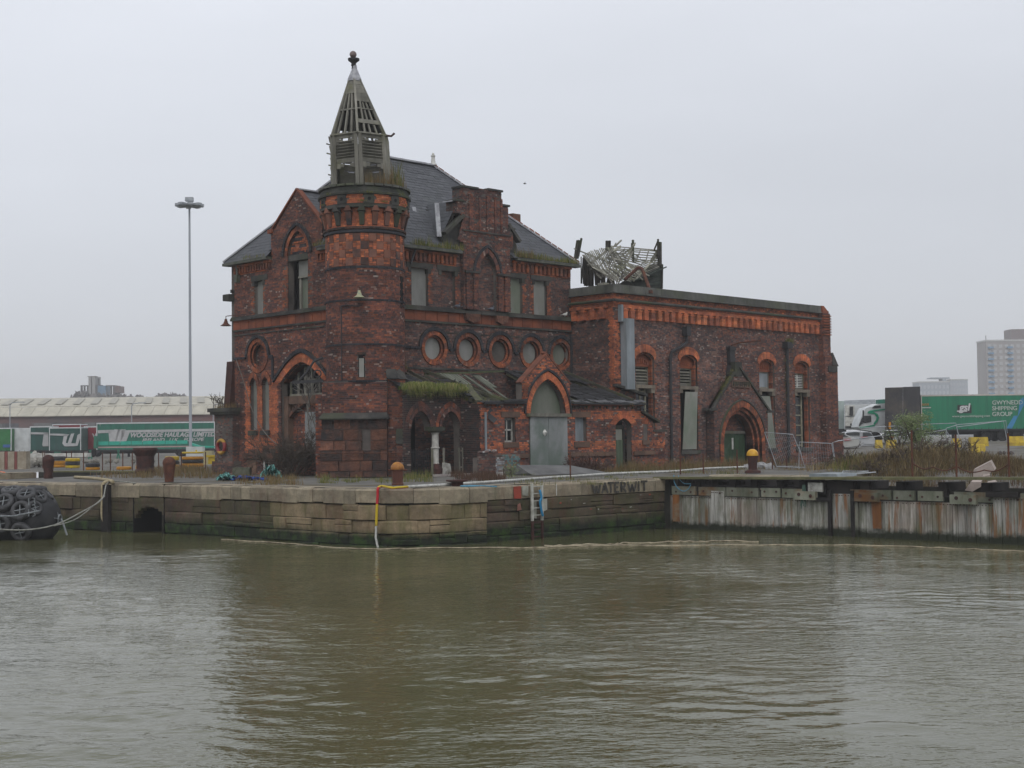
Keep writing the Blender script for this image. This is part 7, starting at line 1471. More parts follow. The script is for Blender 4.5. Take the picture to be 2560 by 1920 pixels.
# ---- wall things ----
def walllamp(c, out_, label, m, big=1):
    t_ = thing('wall_lamp', label, 'lamp', c); mb = MB(); mb.lathe(c, [(.0, .3*big), (.05, .3*big), (.07, .22*big), (.11, .1*big), (.2*big, .03), (.25*big, 0), (.23*big, -.01), (0, .05)], 14); mb.obj('lamp_shade', m, t_); mb = MB(); mb.tube([c+UP*.28*big, c+UP*.42*big, c+UP*.44*big+out_*.15, c+UP*.44*big+out_*.6], .02, 5); mb.obj('arm', RUST, t_)
c = dep(61.2, *px('a', 105, 1592)); walllamp(c, R2, 'rusty bell shaped lamp on a bracket off the left corner', RUST)
c = TC+td(-.02)*1.95+UP*7.27; walllamp(c, -td(-.02)*1.0, 'cream and green enamel lamp on the front of the turret', plain('enamel', (.42, .36, .2), (.2, .26, .2), 12, .4))
c = FL.p(9.83, 1.28, .5); mb = MB(); mb.tube([c+FL.u*(.3*math.cos(a))+UP*.3*math.sin(a) for a in np.linspace(0, 2*PI, 25)], .085, 10, cap=False)
t = NT('lifebuoy_paint', .5, .4); tcn = t.n('ShaderNodeSeparateXYZ'); t.l(t.g.outputs['Position'], tcn.inputs[0]); ab = t.math('ABSOLUTE', t.math('SUBTRACT', tcn.outputs['Z'], 1.28)); t.col(t.ramp(ab, [(.19, (.2, .028, .028)), (.2, (.36, .2, .025))], 'CONSTANT')); o = tag(mb.obj('life_ring', t.m, smooth=True), 'red and yellow life ring hung on the left corner pier', 'life ring')
# bracket with curl right of the arch
mb = MB(); c = FL.p(2.4, 4.1, .3); mb.tube([FT.p(-1.62, 4.9, 1.2), FT.p(-2.0, 4.75, 1.2), FT.p(-2.3, 4.3, 1.2), FT.p(-2.6, 3.98, 1.2)], .05, 6); mb.bar(FT.p(-1.62, 3.95, 1.2), FT.p(-2.9, 3.9, 1.2), .12); mb.tube([FT.p(-1.85+.14*math.cos(a), 4.25+.14*math.sin(a), 1.2) for a in np.linspace(0, 6.28, 12)], .03, 5); mb.obj('scroll_bracket', IRON, PH)
# concrete slab and steel sheets leaning by the porch
mb = MB(); p0 = onZ(0, 1210, 1192); mb.box8([Vector((3.6, -6.4, .02)), Vector((7.4, -7.2, .02)), Vector((7.4, -5.8, .02)), Vector((3.9, -5.0, .02)), Vector((3.6, -6.2, .1)), Vector((7.3, -7.0, .06)), Vector((6.4, -5.9, .35)), Vector((4.0, -5.1, .42))]); tag(mb.obj('concrete_ramp', plain('pale_concrete', (.15, .15, .148), (.09, .09, .09), 1.5, .9)), 'pale concrete ramp slab in front of the grey steel doors', 'ramp')
mb = MB(); c = onZ(0, *px('b', 235, 1475)); mb.box(c+UP*.17, R2*.38, F2*.25, UP*.19); tag(mb.obj('stone_block', plain('mossy_block', (.13, .13, .1), (.07, .08, .05), 3, .9)), 'mossy grey stone block beside the left pier', 'block')
# pigeons on the sill course
def pigeon(fr, u, label):
    mb = MB(); c = fr.p(u, 7.42, .12); d = fr.u; mb.lathe(c-d*.16, [(.0, 0), (.04, .05), (.075, .14), (.07, .22), (.03, .3), (0, .32)], 8, ax=d); mb.blob(c+d*.14+UP*.1, .045, 7, 5, 0); mb.lathe(c+d*.12, [(.045, 0), (.035, .1)], 6); mb.bar(c-d*.14, c-d*.28-UP*.03, .05, .02); mb.bar(c-UP*.05, c-UP*.1, .02)
    return tag(mb.obj('pigeon', plain('pigeon_grey', (.12, .13, .15), (.06, .065, .08), 20, .7) if 'white' not in label else WHITE, smooth=True), label, 'pigeon', 'pigeons on the stone ledge')
for u, l in ((5.35, 'dark pigeon on the ledge left of the central bay'), (5.8, 'grey pigeon on the ledge under the first pilaster'), (7.45, 'dark pigeon on the ledge under the pointed niche'), (8.55, 'grey pigeon beside the third boarded window'), (12.35, 'white pigeon on the ledge near the wing')): pigeon(FM, u, l)
mb = MB(); c = dep(90, 1312, 459); mb.lathe(c-R2*.12, [(0, 0), (.05, .1), (0, .25)], 6, ax=R2); mb.tri(c, c+R2*.05+UP*.08-F2*.3, c-R2*.08); mb.tri(c, c+R2*.05+UP*.08+F2*.3, c-R2*.08); tag(mb.obj('bird', DKS), 'tiny dark bird flying in the grey sky', 'bird')
# ======================= VEGETATION =======================
def grassmat(name, pal): t = NT(name, .9, .15); t.col(t.ramp(t.rnd(), [(i/(len(pal)-1), p) for i, p in enumerate(pal)])); return t.m
GR_G = grassmat('green_grass', [(.06, .08, .018), (.1, .12, .03), (.16, .15, .05), (.2, .16, .07)]); GR_B = grassmat('dry_grass', [(.11, .075, .035), (.17, .12, .055), (.09, .08, .03), (.22, .16, .08), (.12, .06, .035)])
GR_G2 = grassmat('lush_grass', [(.09, .13, .025), (.15, .18, .045), (.22, .22, .08), (.28, .24, .11)])
GR_S = grassmat('straw_grass', [(.24, .19, .1), (.3, .24, .13), (.16, .12, .06), (.2, .13, .07)])
GR_M = grassmat('brown_mound_grass', [(.06, .04, .022), (.1, .07, .035), (.14, .1, .05), (.07, .06, .025), (.19, .14, .075)])
GR_R = grassmat('dead_stalks', [(.07, .035, .025), (.1, .05, .035), (.05, .04, .025), (.13, .08, .05)]); MOSS = grassmat('moss', [(.07, .09, .015), (.1, .1, .02), (.14, .13, .04)])
def blades(spots, h, w_, n, spread=.12, lean=.35, droop=0, dirf=None):
    mb = MB()
    for c in spots:
        hs = random.uniform(.45, 1.45); h_ = h
        for i in range(int(n*random.uniform(.5, 1.4))):
            h = h_*hs; b = Vector(c)+Vector((random.gauss(0, spread), random.gauss(0, spread), 0)); a = random.random()*6.28; L = h*random.uniform(.45, 1.15); h = h_; d = Vector((math.cos(a), math.sin(a), 0)); l = random.random()*lean
            if dirf is not None: d = (dirf+d*.35).normalized()
            m_ = b+UP*L*.55+d*L*l*.4; e = b+UP*L*(1-droop*random.uniform(.6, 1.6))+d*L*l; x = Vector((random.gauss(0, 1), random.gauss(0, 1), 0)).normalized()*w_/2
            mb.v += [tuple(b-x), tuple(b+x), tuple(m_+x*.7), tuple(m_-x*.7), tuple(e)]; k = len(mb.v)-5; mb.f += [(k, k+1, k+2, k+3), (k+3, k+2, k+4)]
    return mb
def grass(name, label, spots, h, m, n=30, w_=.02, cat='grass', **k):
    o = blades(spots, h, w_, n, **k).obj(name, m, None, kind='stuff'); return tag(o, label, cat)
zj = lambda a, b, n, f: [f(a+(b-a)*(i+random.random())/n) for i in range(n)]
grass('gutter_grass', 'green grass hanging over the broken arcade roof', zj(-.1, 3.0, 30, lambda x: (x, -3.15+random.uniform(-.1, .25), 3.52)), .42, GR_G2, 90, .024, lean=.9, droop=1.25, dirf=Vector((0, -1, 0)), spread=.14)
grass('gutter_grass', 'upright green grass on top of the arcade roof', zj(.9, 2.9, 14, lambda x: (x, -3.05+random.uniform(-.1, .3), 3.5)), .3, GR_G2, 60, .022)
grass('gutter_grass', 'mossy grass tuft in the gutter left of the stepped gable', zj(2.6, 5.5, 22, lambda x: (x, -.25, 9.9)), .34, GR_G, 32, .02, spread=.1); grass('gutter_grass', 'long strip of grass along the gutter right of the stepped gable', zj(9.0, 13.2, 40, lambda x: (x, -.25, 9.9)), .3, GR_G, 30, .02, spread=.1); grass('gutter_grass', 'dry grass clump by the right foot of the stepped gable', zj(9.0, 10.0, 8, lambda x: (x, -.25, 9.9)), .5, GR_B, 40, .02, spread=.1)
grass('gutter_grass', 'mossy grass in the left-hand gutter beside the gable', zj(6.6, 8.3, 9, lambda y: (-.2, y, 9.84)), .22, GR_G, 26, .018); grass('gutter_grass', 'green tuft between the small gable and the turret', zj(1.9, 2.8, 6, lambda y: (-.25, y, 9.9)), .25, GR_G, 26, .018)
grass('gutter_grass', 'grass tuft growing on the left corner pier cap', zj(9.1, 10.6, 8, lambda y: (-.2, y, 3.08)), .25, GR_B, 30, .018); grass('gutter_grass', 'grass growing at the back of the arcade roof by the turret', zj(.6, 2.0, 8, lambda x: (x, -.5, 4.5)), .45, GR_B, 34, .018)
tp_ = TC+td(.95)*1.7; grass('turret_weeds', 'brown and green weeds on the turret ledge beside the lantern', [TC+td(a)*1.55+UP*11.95 for a in (.2, .35, .5, .65, .8, .95, 1.1, 1.25)], .8, GR_B, 30, .016, spread=.13); grass('turret_weeds', 'green tuft on the right of the turret top', [TC+td(1.05)*1.5+UP*12, TC+td(1.2)*1.5+UP*12, TC+td(1.3)*1.55+UP*12], .95, GR_G, 50, .02, spread=.12)
mo = [TC+td(a)*(1.9 if j % 2 else 1.86)+UP*(11.55 if j % 3 else 11.2) for j, a in enumerate([-1.0, -.7, -.05, .05, .15, .22, .55, .62, .9, 1.15])]
grass('moss_patch', 'moss clinging to the turret cornice', mo, .1, MOSS, 50, .02, cat='moss', spread=.09)
grass('gable_weeds', 'mossy weeds on the stepped left side of the doorway gable', [FD0.p(20.3+i*.14, 3.2+i*.16, -.1) for i in range(12)], .22, GR_G, 26, .016, spread=.08); grass('pipe_weeds', 'green tuft sprouting from the right-hand rainwater head', [FWN.p(27.1, 6.5, .2), FWN.p(27.2, 6.45, .2)], .4, GR_G, 70, .02, lean=.9, droop=.3, spread=.1); grass('pipe_weeds', 'weeds running down the right-hand drain pipe', [FWN.p(27+random.uniform(-.15, .15), z, .1) for z in np.arange(2.5, 6.2, .25)], .18, GR_G, 16, .016)
grass('gutter_grass', 'straw tuft on the annexe eaves above the small door', [FA.p(11.9, 2.95, .1), FA.p(12.1, 2.9, .1)], .35, GR_B, 40, .016, lean=.8, droop=.5); grass('gutter_grass', 'green tuft on the right of the hanging grass', [FC.p(3.0, 3.1, .3), FC.p(3.3, 3.0, .9), FC.p(3.1, 2.9, 1.0)], .3, GR_G, 50, .02, droop=.5, lean=.8)
def onland(k, x, y): p = kz(0, k, x, y); p.z = gz(p.x, p.y)-.01; return p
def patch(k, x0, x1, y0, y1, n): return [onland(k, random.uniform(x0, x1), random.uniform(y0, y1)) for _ in range(n)]
def wallfoot(fr, u0, u1, o0, o1, n): return [fr.p(random.uniform(u0, u1), -.01, random.uniform(o0, o1)) for _ in range(n)]
grass('quay_grass', 'dry grass growing before the bramble and left facade', patch('b', 210, 740, 1490, 1560, 46), .22, GR_B, 30, .018, spread=.16); grass('quay_grass', 'green weeds at the foot of the turret base', patch('b', 880, 1560, 1490, 1545, 30), .2, GR_G, 26, .018); grass('quay_grass', 'tufts of grass around the arcade steps', patch('d', 40, 300, 1500, 1600, 34), .26, GR_G, 30, .018)
grass('quay_grass', 'reddish dead stalks along the annexe wall', patch('d', 480, 960, 1530, 1600, 60), .28, GR_R, 40, .014); grass('quay_grass', 'straw coloured grass along the annexe and wing foot', wallfoot(FA, 8.2, 15, .1, 1.6, 60)+wallfoot(FWN, 15, 24, .3, 3.0, 80), .4, GR_B, 28, .018, spread=.2); grass('quay_grass', 'green tufts along the mooring rope', patch('j', 900, 2100, 60, 110, 40)+patch('j', 0, 1400, 120, 190, 26), .14, GR_G, 24, .018, spread=.2)
grass('quay_grass', 'brown weeds in front of the fence panels', [Vector((random.uniform(8, 30), random.uniform(-12, -5), -.02)) for _ in range(110)], .13, GR_B, 20, .018, spread=.3); grass('quay_grass', 'rough brown grass between the quay and the lock crossing', patch('h', 950, 2050, 1050, 1090, 60)+patch('h', 1400, 2100, 985, 1040, 80), .3, GR_B, 26, .02, spread=.25)
grass('mound_grass', 'mound of long brown grass behind the timber jetty', [Vector((x, y, gz(x, y)-.02)) for x, y in [(MC.x+R2.x*u+F2.x*v, MC.y+R2.y*u+F2.y*v) for u, v in [(random.uniform(-2.6, 3.6), random.gauss(-.5, 3.0)) for _ in range(800)]] if x > 4.8], .34, GR_M, 26, .022, spread=.25, lean=.7)
grass('mound_grass', 'pale straw coloured grass heads on the crest of the mound', [Vector((x, y, gz(x, y)-.02)) for x, y in [(MC.x+R2.x*u+F2.x*v, MC.y+R2.y*u+F2.y*v) for u, v in [(random.gauss(-.3, 1.5), random.gauss(0, 2.0)) for _ in range(110)]] if x > 4.8], .5, GR_S, 16, .018, spread=.3, lean=.6)
grass('mound_grass', 'greener grass on the left shoulder of the mound', [Vector((p.x, p.y, gz(p.x, p.y)-.02)) for p in [kz(.2, 'l', random.uniform(640, 950), random.uniform(1120, 1200)) for _ in range(90)]], .4, GR_G, 24, .02, spread=.25, lean=.6); grass('mound_grass', 'dark brambles and grass at the far right behind the jetty', [Vector((x, y, gz(x, y)-.02)) for x, y in [(random.uniform(5, 12), random.uniform(-40, -22)) for _ in range(260)]], .3, GR_R, 20, .02, spread=.3)
def twigs(c, h, w_, n, seed, r=.012, lean=.6, depth=3):
    rd = random.Random(seed); mb = MB()
    def br(p, d, L, k):
        q = p+d*L; mb.tube([p, (p+q)/2+Vector((rd.gauss(0, .03), rd.gauss(0, .03), rd.gauss(0, .02)))*L*2, q], r*(k+1)/(depth+1)+.003, 3, cap=False)
        if k > 0:
            for _ in range(rd.choice((2, 3))): br(p.lerp(q, rd.uniform(.4, 1)), (d+Vector((rd.gauss(0, .5), rd.gauss(0, .5), rd.gauss(0, .35)))*w_).normalized(), L*rd.uniform(.5, .8), k-1)
    for _ in range(n): br(Vector(c)+Vector((rd.gauss(0, .3), rd.gauss(0, .3), 0)), Vector((rd.gauss(0, lean), rd.gauss(0, lean), 1)).normalized(), h*rd.uniform(.35, .6), depth)
    return mb
TW = plain('bare_twig', (.085, .065, .05), (.04, .032, .026), 4, .9); TWG = plain('grey_twig', (.17, .16, .14), (.09, .08, .07), 4, .9)
c = FL.p(3.6, 0, .9); mb = twigs(c, 2.0, 1.3, 60, 4, .012, .75, 4); tag(mb.obj('bramble_bush', TW), 'dense bare bramble bush against the bricked-up arch', 'bush'); mb = twigs(FL.p(2.6, 1.8, .3), 2.4, .8, 5, 8, .02, .3, 4); tag(mb.obj('bare_sapling', TWG), 'bare grey sapling growing up beside the arch window', 'sapling')
mb = twigs((7.9, -5.3, 0), .9, 1.2, 46, 12, .014, .9, 3); tag(mb.obj('dead_bush', plain('red_brown_twig', (.08, .04, .03), (.045, .025, .02), 5)), 'dead reddish bush in front of the grey steel doors', 'bush')
mb = twigs((14.6, -1.4, 8.3), 2.0, .8, 3, 21, .022, .22, 4); tag(mb.obj('bare_sapling', TWG), 'bare sapling growing through the fallen timber roof', 'sapling'); mb = twigs(FL.p(10.2, 3.05, .3), .9, .9, 5, 31, .012, .4, 3); tag(mb.obj('bare_sapling', TW), 'bare twigs on the left corner pier', 'sapling')
p0, p1 = FL.p(9.0, 5.3, .2), FL.p(5.3, 1.1, .6); rope('loose_cable', 'loose pale cable trailing diagonally across the left facade', [p0, FL.p(8.3, 4.2, .25), FL.p(7.7, 3.0, .25), FL.p(6.6, 1.9, .3), FL.p(5.5, 1.3, .3), FL.p(5.0, 1.2, .2)], .02, TWG, 'cable')
def leafy(name, label, c, h, rx, n, m, seed, lw=.07, stems=8):
    rd = random.Random(seed); t_ = thing(name, label, 'bush', c); mb = twigs(c, h, .8, stems, seed, .02, .35, 3); mb.obj('stem', TW, t_, kind='stuff'); lf = MB()
    cl = [Vector(c)+Vector((rd.gauss(0, rx*.5), rd.gauss(0, rx*.5), h*rd.uniform(.15, 1)**.8)) for _ in range(70)]
    for i in range(n):
        q = rd.choice(cl); p = q+Vector((rd.gauss(0, .13), rd.gauss(0, .13), rd.gauss(0, .11))); a = Vector((rd.gauss(0, 1), rd.gauss(0, 1), rd.gauss(0, .6))).normalized(); b = a.orthogonal().normalized()*lw*.3; a *= lw*rd.uniform(.6, 1.2); lf.quad(p-b*.2, p+a*.5-b, p+a, p+a*.5+b)
    lf.obj('leaves', m, t_, kind='stuff'); return t_
LEAF = grassmat('elder_leaf', [(.06, .09, .03), (.1, .14, .05), (.14, .18, .07), (.2, .23, .13)])
b1 = dep(56, 2283, 1140); b1.z = gz(b1.x, b1.y); leafy('elder_bush', 'tall pale green elder bush on the mound', b1, dep(56, 2283, 1040).z-b1.z, .75, 5200, LEAF, 3)
for i_, (x_, y_) in enumerate(((2180, 1165), (2240, 1170), (2330, 1160), (2400, 1165), (2120, 1175))):
    q_ = dep(49+i_, x_, y_); q_.z = gz(q_.x, q_.y); mb = twigs(q_, .8, 1.3, 16, 50+i_, .012, 1.0, 3); tag(mb.obj('bramble_bush', TW), ['low bramble on the mound below the white hatchback', 'bramble in the middle of the mound left of the elder', 'bramble right below the elder bush', 'bramble on the mound nearest the concrete slabs', 'small bramble at the left end of the mound'][i_], 'bush')
b2 = dep(57, 2345, 1140); b2.z = gz(b2.x, b2.y); leafy('elder_bush', 'lower green bush right of the tall elder', b2, .8, .9, 3800, LEAF, 5)
c = onZ(0, *px('d', 1045, 1560)); leafy('weed_plant', 'small green leafy weed in front of the annexe ramp', c, .5, .12, 260, LEAF, 9, .06, 2)
def RAYD(P): c_ = sum(P, Vector())/len(P)-CAM; c_.z = 0; return c_.normalized()
# ======================= RIGHT-HAND YARD =======================
DG = 118
TR = trailer('long green curtain-sided trailer lettered GWYNEDD SHIPPING GROUP', kd(DG, 'l', 1352, 700), kd(DG, 'l', 2420, 700), kd(DG, 'l', 1800, 556).z, kd(DG, 'l', 1800, 848).z, plain('bright_green_curtain', (.012, .2, .1), (.012, .14, .075), 1.5, .5, .4, .6, vs=(1.5, 1.5, .12)), ground=.78, wheels=(.52, .64, .76), top=flat('cream_rail', (.5, .47, .42)))
tt_ = TR[0]; ur = R2; TX = lambda x, y: kd(DG-.06, 'l', x, y)
PRT = flat('pale_print', (.5, .55, .5))
for s_, y in (('GWYNEDD', 642), ('SHIPPING', 690), ('GROUP', 738)): text(s_, TX(1945, y), ur, (kd(DG, 'l', 0, 0).z-kd(DG, 'l', 0, 36).z), PRT, tt_, bold=.01)
dpoly(DG-.04, 'l', [(1655, 645), (1772, 645), (1772, 712), (1655, 712)], 'logo_panel', BLKP, tt_, .02); text('gsl', TX(1668, 692)-F2*.04, ur, .62, flat('white_print', (.6, .6, .6)), tt_, shear=.2, bold=.03); dpoly(DG-.09, 'l', [(1650, 692), (1735, 692), (1735, 702), (1650, 702)], 'logo_bar', flat('white_print2', (.6, .6, .6)), tt_, .02)
text('www.gwyneddshipping.com', TX(1610, 748), ur, .2, PRT, tt_, sx=1.05); text('nnn', TX(1352, 652), ur, .3, flat('orange_print', (.5, .2, .02)), tt_, shear=.3); dpoly(DG-.04, 'l', [(1352, 664), (1432, 662), (1432, 671), (1352, 672)], 'print_bar', PRT, tt_, .02); dpoly(DG-.05, 'l', [(2062, 842), (2128, 735), (2160, 735), (2180, 600), (2205, 580), (2212, 640), (2110, 842)], 'blue_swoosh', flat('blue_swoosh', (.04, .22, .42)), tt_, .02)
BT_ = thing('box_trailer', 'tall dark box trailer seen end-on between the white lorry and the green trailer', 'trailer', kd(112, 'l', 1196, 880)*1.0)
DKB = plain('sooty_trailer_door', (.05, .048, .052), (.025, .025, .028), .8, .7, vs=(1, 1, .2), c3=(.1, .08, .06)); P4 = [kd(112, 'l', *p) for p in ((1047, 852), (1197, 852), (1197, 496), (1047, 500))]; mb = MB(); mb.prism([p-F2*.0 for p in P4], [p+RAYD(P4)*9 for p in P4]); mb.obj('door', DKB, BT_); P4 = [kd(112, 'l', *p) for p in ((1197.5, 852), (1342, 852), (1342, 490), (1197.5, 494))]; mb = MB(); mb.prism(P4, [p+RAYD(P4)*9 for p in P4]); mb.obj('door', DKB, BT_)
dpoly(111.9, 'l', [(1076, 788), (1096, 788), (1096, 848), (1076, 848)], 'warning_panel', OR, BT_, .04); dpoly(111.95, 'l', [(1040, 862), (1210, 855), (1210, 905), (1040, 905)], 'bumper', CHAS, BT_, .5)
for x in (1075, 1310): mb = MB(); wheel(mb, Vector((kd(112.5, 'l', x, 870).x, kd(112.5, 'l', x, 870).y, 1.25)), F2.cross(UP).normalized(), .5, .5); mb.obj('wheel', BLKR, BT_)
dpoly(111.4, 'l', [(1085, 905), (1120, 905), (1120, 922), (1085, 922)], 'tail_light', flat('red_lens', (.25, .01, .01), .3), BT_, .05)
# white lorry cab with green stripe
LC = thing('lorry_cab', 'white lorry cab with a sweeping green S stripe beside the dark trailer', 'lorry', kd(115, 'l', 940, 890)*1.0)
prof = [(822, 830), (832, 790), (842, 760), (872, 700), (890, 670), (935, 660), (990, 636), (1030, 632), (1055, 632), (1055, 882), (960, 882), (930, 862), (845, 850)]
P0 = [kd(115, 'l', *p) for p in prof]; mb = MB(); mb.prism(P0, [p+F2*2.4 for p in P0]); mb.obj('cab_body', WHT, LC)
for P, m, nm in (([(866, 745), (875, 735), (930, 732), (932, 785), (880, 795), (862, 790)], GLASSD, 'side_window'), ([(935, 672), (960, 652), (1010, 648), (1012, 668)], GLASSD, 'sleeper_window'), ([(826, 820), (850, 760), (862, 745), (858, 800), (835, 822)], GLASSD, 'windscreen')): dpoly(114.95, 'l', P, nm, m, LC, .03)
for P in ([(905, 700), (925, 690), (1050, 676), (1050, 686), (930, 702), (900, 712)], [(905, 700), (950, 702), (985, 720), (998, 750), (985, 785), (960, 810), (950, 800), (972, 770), (976, 745), (960, 722), (900, 714)], [(960, 808), (900, 822), (835, 830), (835, 842), (905, 834), (965, 820)]): dpoly(114.93, 'l', P, 'green_stripe', flat('stripe_green', (.02, .28, .16)), LC, .02)
mb = MB(); wheel(mb, Vector((kd(114.8, 'l', 965, 880).x, kd(114.8, 'l', 965, 880).y, 1.2)), F2, .5, .35); mb.obj('wheel', BLKR, LC); dpoly(114.9, 'l', [(858, 690), (868, 690), (868, 790), (858, 790)], 'mirror', CHAS, LC, .15)
RF = thing('reefer_trailer', 'white refrigerated trailer front with black grille behind the lorry cab', 'trailer', kd(119, 'l', 760, 880)*1.0)
P4 = [kd(119, 'l', *p) for p in ((710, 860), (860, 860), (1050, 600), (710, 640))]; mb = MB(); P4 = [kd(119, 'l', *p) for p in ((708, 850), (1050, 850), (1050, 640), (708, 640))]; mb.prism(P4, [p+RAYD(P4)*8 for p in P4]); mb.obj('body', WHT, RF)
for a, b, c, d, m, nm in ((712, 790, 648, 736, WHITE, 'cooling_unit'), (750, 778, 658, 732, BLKP, 'grille'), (712, 795, 745, 822, WHITE, 'lower_unit'), (755, 775, 800, 815, BLKP, 'hatch'), (710, 850, 826, 832, CHAS, 'frame')): dpoly(118.9 if m is not BLKP else 118.75, 'l', [(a, d), (b, d), (b, c), (a, c)], nm, m, RF, .12)
GT = thing('grey_trailer', 'pale green-grey trailer with a faint blue print at the edge of the wing', 'trailer', kd(121, 'l', 660, 880)*1.0); P4 = [kd(121, 'l', *p) for p in ((560, 850), (706, 850), (706, 612), (560, 612))]; mb = MB(); mb.prism(P4, [p+RAYD(P4)*8 for p in P4]); mb.obj('body', flat('grey_green_side', (.36, .42, .4)), GT); dpoly(120.9, 'l', [(635, 690), (665, 690), (665, 760), (635, 760)], 'faint_print', flat('faint_blue', (.22, .28, .34)), GT, .02)
dpoly(120.9, 'l', [(560, 845), (700, 845), (700, 880), (560, 880)], 'chassis', CHAS, GT, 1)
GN = thing('lattice_gantry', 'pale lattice girder above the parked lorries', 'gantry', kd(125, 'l', 840, 620)*1.0); mb = MB(); A0, B0, A1_, B1 = [kd(125, 'l', *p) for p in ((706, 612), (965, 602), (706, 640), (965, 632))]; mb.bar(A0, B0, .08); mb.bar(A1_, B1, .08)
for i in range(24): mb.bar(A1_.lerp(B1, i/24), A0.lerp(B0, (i+.5)/24), .05); mb.bar(A0.lerp(B0, (i+.5)/24), A1_.lerp(B1, (i+1)/24), .05)
mb.obj('lattice', STEEL, GN); dpoly(124, 'l', [(968, 602), (1050, 598), (1050, 680), (968, 680)], 'green_panel', GRN, GN, 1)
# cars
def car(label, d, x0, x1, yt, yb, prof, glass, m, gz_):
    t_ = thing('parked_car', label, 'car', Vector((kd(d, 'l', (x0+x1)/2, yb).x, kd(d, 'l', (x0+x1)/2, yb).y, gz_)), 'silver cars parked beyond the wing'); S2 = lambda p: kd(d, 'l', x0+(x1-x0)*p[0], yb+(yt-yb)*p[1])
    P0 = [S2(p) for p in prof]; mb = MB(); k = len(P0); C = sum(P0, Vector())/k; lay = []
    for o, sh in ((0, .93), (.15, 1), (1.5, 1), (1.65, .93)): lay.append([C+(p-C)*sh+F2*o for p in P0])
    for l in lay: mb.v += [tuple(p) for p in l]
    for i in range(3):
        for j in range(k): mb.f.append((i*k+j, i*k+(j+1) % k, (i+1)*k+(j+1) % k, (i+1)*k+j))
    mb.f.append(tuple(range(k))); mb.f.append(tuple(3*k+j for j in range(k))[::-1]); mb.obj('body', m, t_)
    for g, nm, mt, o in glass: P = [S2(p)-F2*o for p in g]; mb = MB(); mb.prism(P, [p-F2*.03 for p in P]); mb.obj(nm, mt, t_)
    return t_, S2
CARS = plain('silver_car_paint', (.42, .43, .44), (.38, .39, .4), 1, .25, .6, 0, metallic=.3); REDL = flat('red_lens2', (.35, .02, .02), .25)
t_, S2 = car('white hatchback seen from behind beside the first silver car', 111, 690, 975, 862, 1000, [(0, .35), (.02, .75), (.12, .93), (.35, 1), (.7, .98), (.86, .9), (.97, .55), (1, .3), (.97, .08), (.6, .05), (.5, .0), (.1, .05)], [([(.04, .76), (.14, .9), (.38, .93), (.5, .9), (.5, .72), (.1, .72)], 'side_window', GLASSD, .05), ([(.6, .9), (.78, .92), (.9, .7), (.6, .66)], 'rear_window', GLASSD, .08), ([(.52, .62), (.72, .66), (.8, .6), (.55, .56)], 'tail_light', REDL, .08), ([(.62, .2), (.97, .2), (.97, .3), (.62, .28)], 'bumper', CARS, .06)], CARS, .45)
for f in (.25, .78): mb = MB(); q = S2((f, .1)); wheel(mb, Vector((q.x, q.y, q.z))+F2*.2, F2, .33, .2); mb.obj('wheel', BLKR, t_)
t_, S2 = car('silver car with a dark rear wheel, nearest the wing corner', 107, 560, 850, 870, 1015, [(0, .3), (0, .8), (.25, .98), (.45, .95), (.7, .72), (.93, .6), (1, .45), (.98, .2), (.7, .1), (.3, .05)], [([(.25, .92), (.42, .9), (.62, .72), (.25, .7)], 'rear_window', GLASSD, .07), ([(.48, .58), (.68, .62), (.7, .52), (.5, .46)], 'tail_light', REDL, .08)], plain('pale_gold_paint', (.42, .42, .4), (.37, .37, .35), 1, .3, .6, 0, metallic=.3), .45)
mb = MB(); q = S2((.38, .05)); wheel(mb, q+F2*.1, F2, .38, .22); mb.obj('wheel', BLKR, t_)
t_, S2 = car('dark car half hidden behind the white hatchback', 116, 930, 1030, 875, 940, [(0, .1), (0, .9), (.5, 1), (.85, .7), (1, .3), (.95, .05)], [], flat('dark_car_paint', (.02, .02, .025), .3), .6)
# yellow barriers
def yb(k, x0, x1, y0, y1, d, label, lie=0):
    a, b = kd(d, 'l', x0, y1), kd(d, 'l', x1, y1); h = kd(d, 'l', x0, y0).z-a.z; u = (b-a)/2; c = (a+b)/2; g0 = min(a.z, gz(c.x, c.y)+.3); mb = MB(); z1 = a.z+h; W = F2*.3; W2 = F2*.17
    P = lambda s_, w_, z: Vector((c.x, c.y, z))+Vector((u.x, u.y, 0))*s_+w_
    mb.box8([P(-1, -W, a.z), P(1, -W, a.z), P(1, W, a.z), P(-1, W, a.z), P(-1, -W*.9, a.z+h*.35), P(1, -W*.9, a.z+h*.35), P(1, W*.9, a.z+h*.35), P(-1, W*.9, a.z+h*.35)]); mb.box8([P(-1, -W*.9, a.z+h*.35), P(1, -W*.9, a.z+h*.35), P(1, W*.9, a.z+h*.35), P(-1, W*.9, a.z+h*.35), P(-.97, -W2, z1), P(.97, -W2, z1), P(.97, W2, z1), P(-.97, W2, z1)])
    return tag(mb.obj('road_barrier', YEL), label, 'barrier', 'yellow concrete road barriers')
yb('l', 970, 1020, 938, 1008, 100, 'yellow barrier right behind the white hatchback'); yb('l', 1062, 1140, 938, 1008, 100, 'yellow barrier left of the elder bush'); yb('l', 1610, 1680, 925, 1000, 95, 'yellow barrier behind the lower green bush'); yb('l', 1755, 1905, 915, 992, 90, 'yellow barrier behind the stacked pair'); yb('l', 1758, 1880, 972, 1052, 82, 'yellow barrier standing on end in front of another'); yb('l', 2080, 2202, 908, 988, 92, 'yellow barrier standing alone at the right edge')
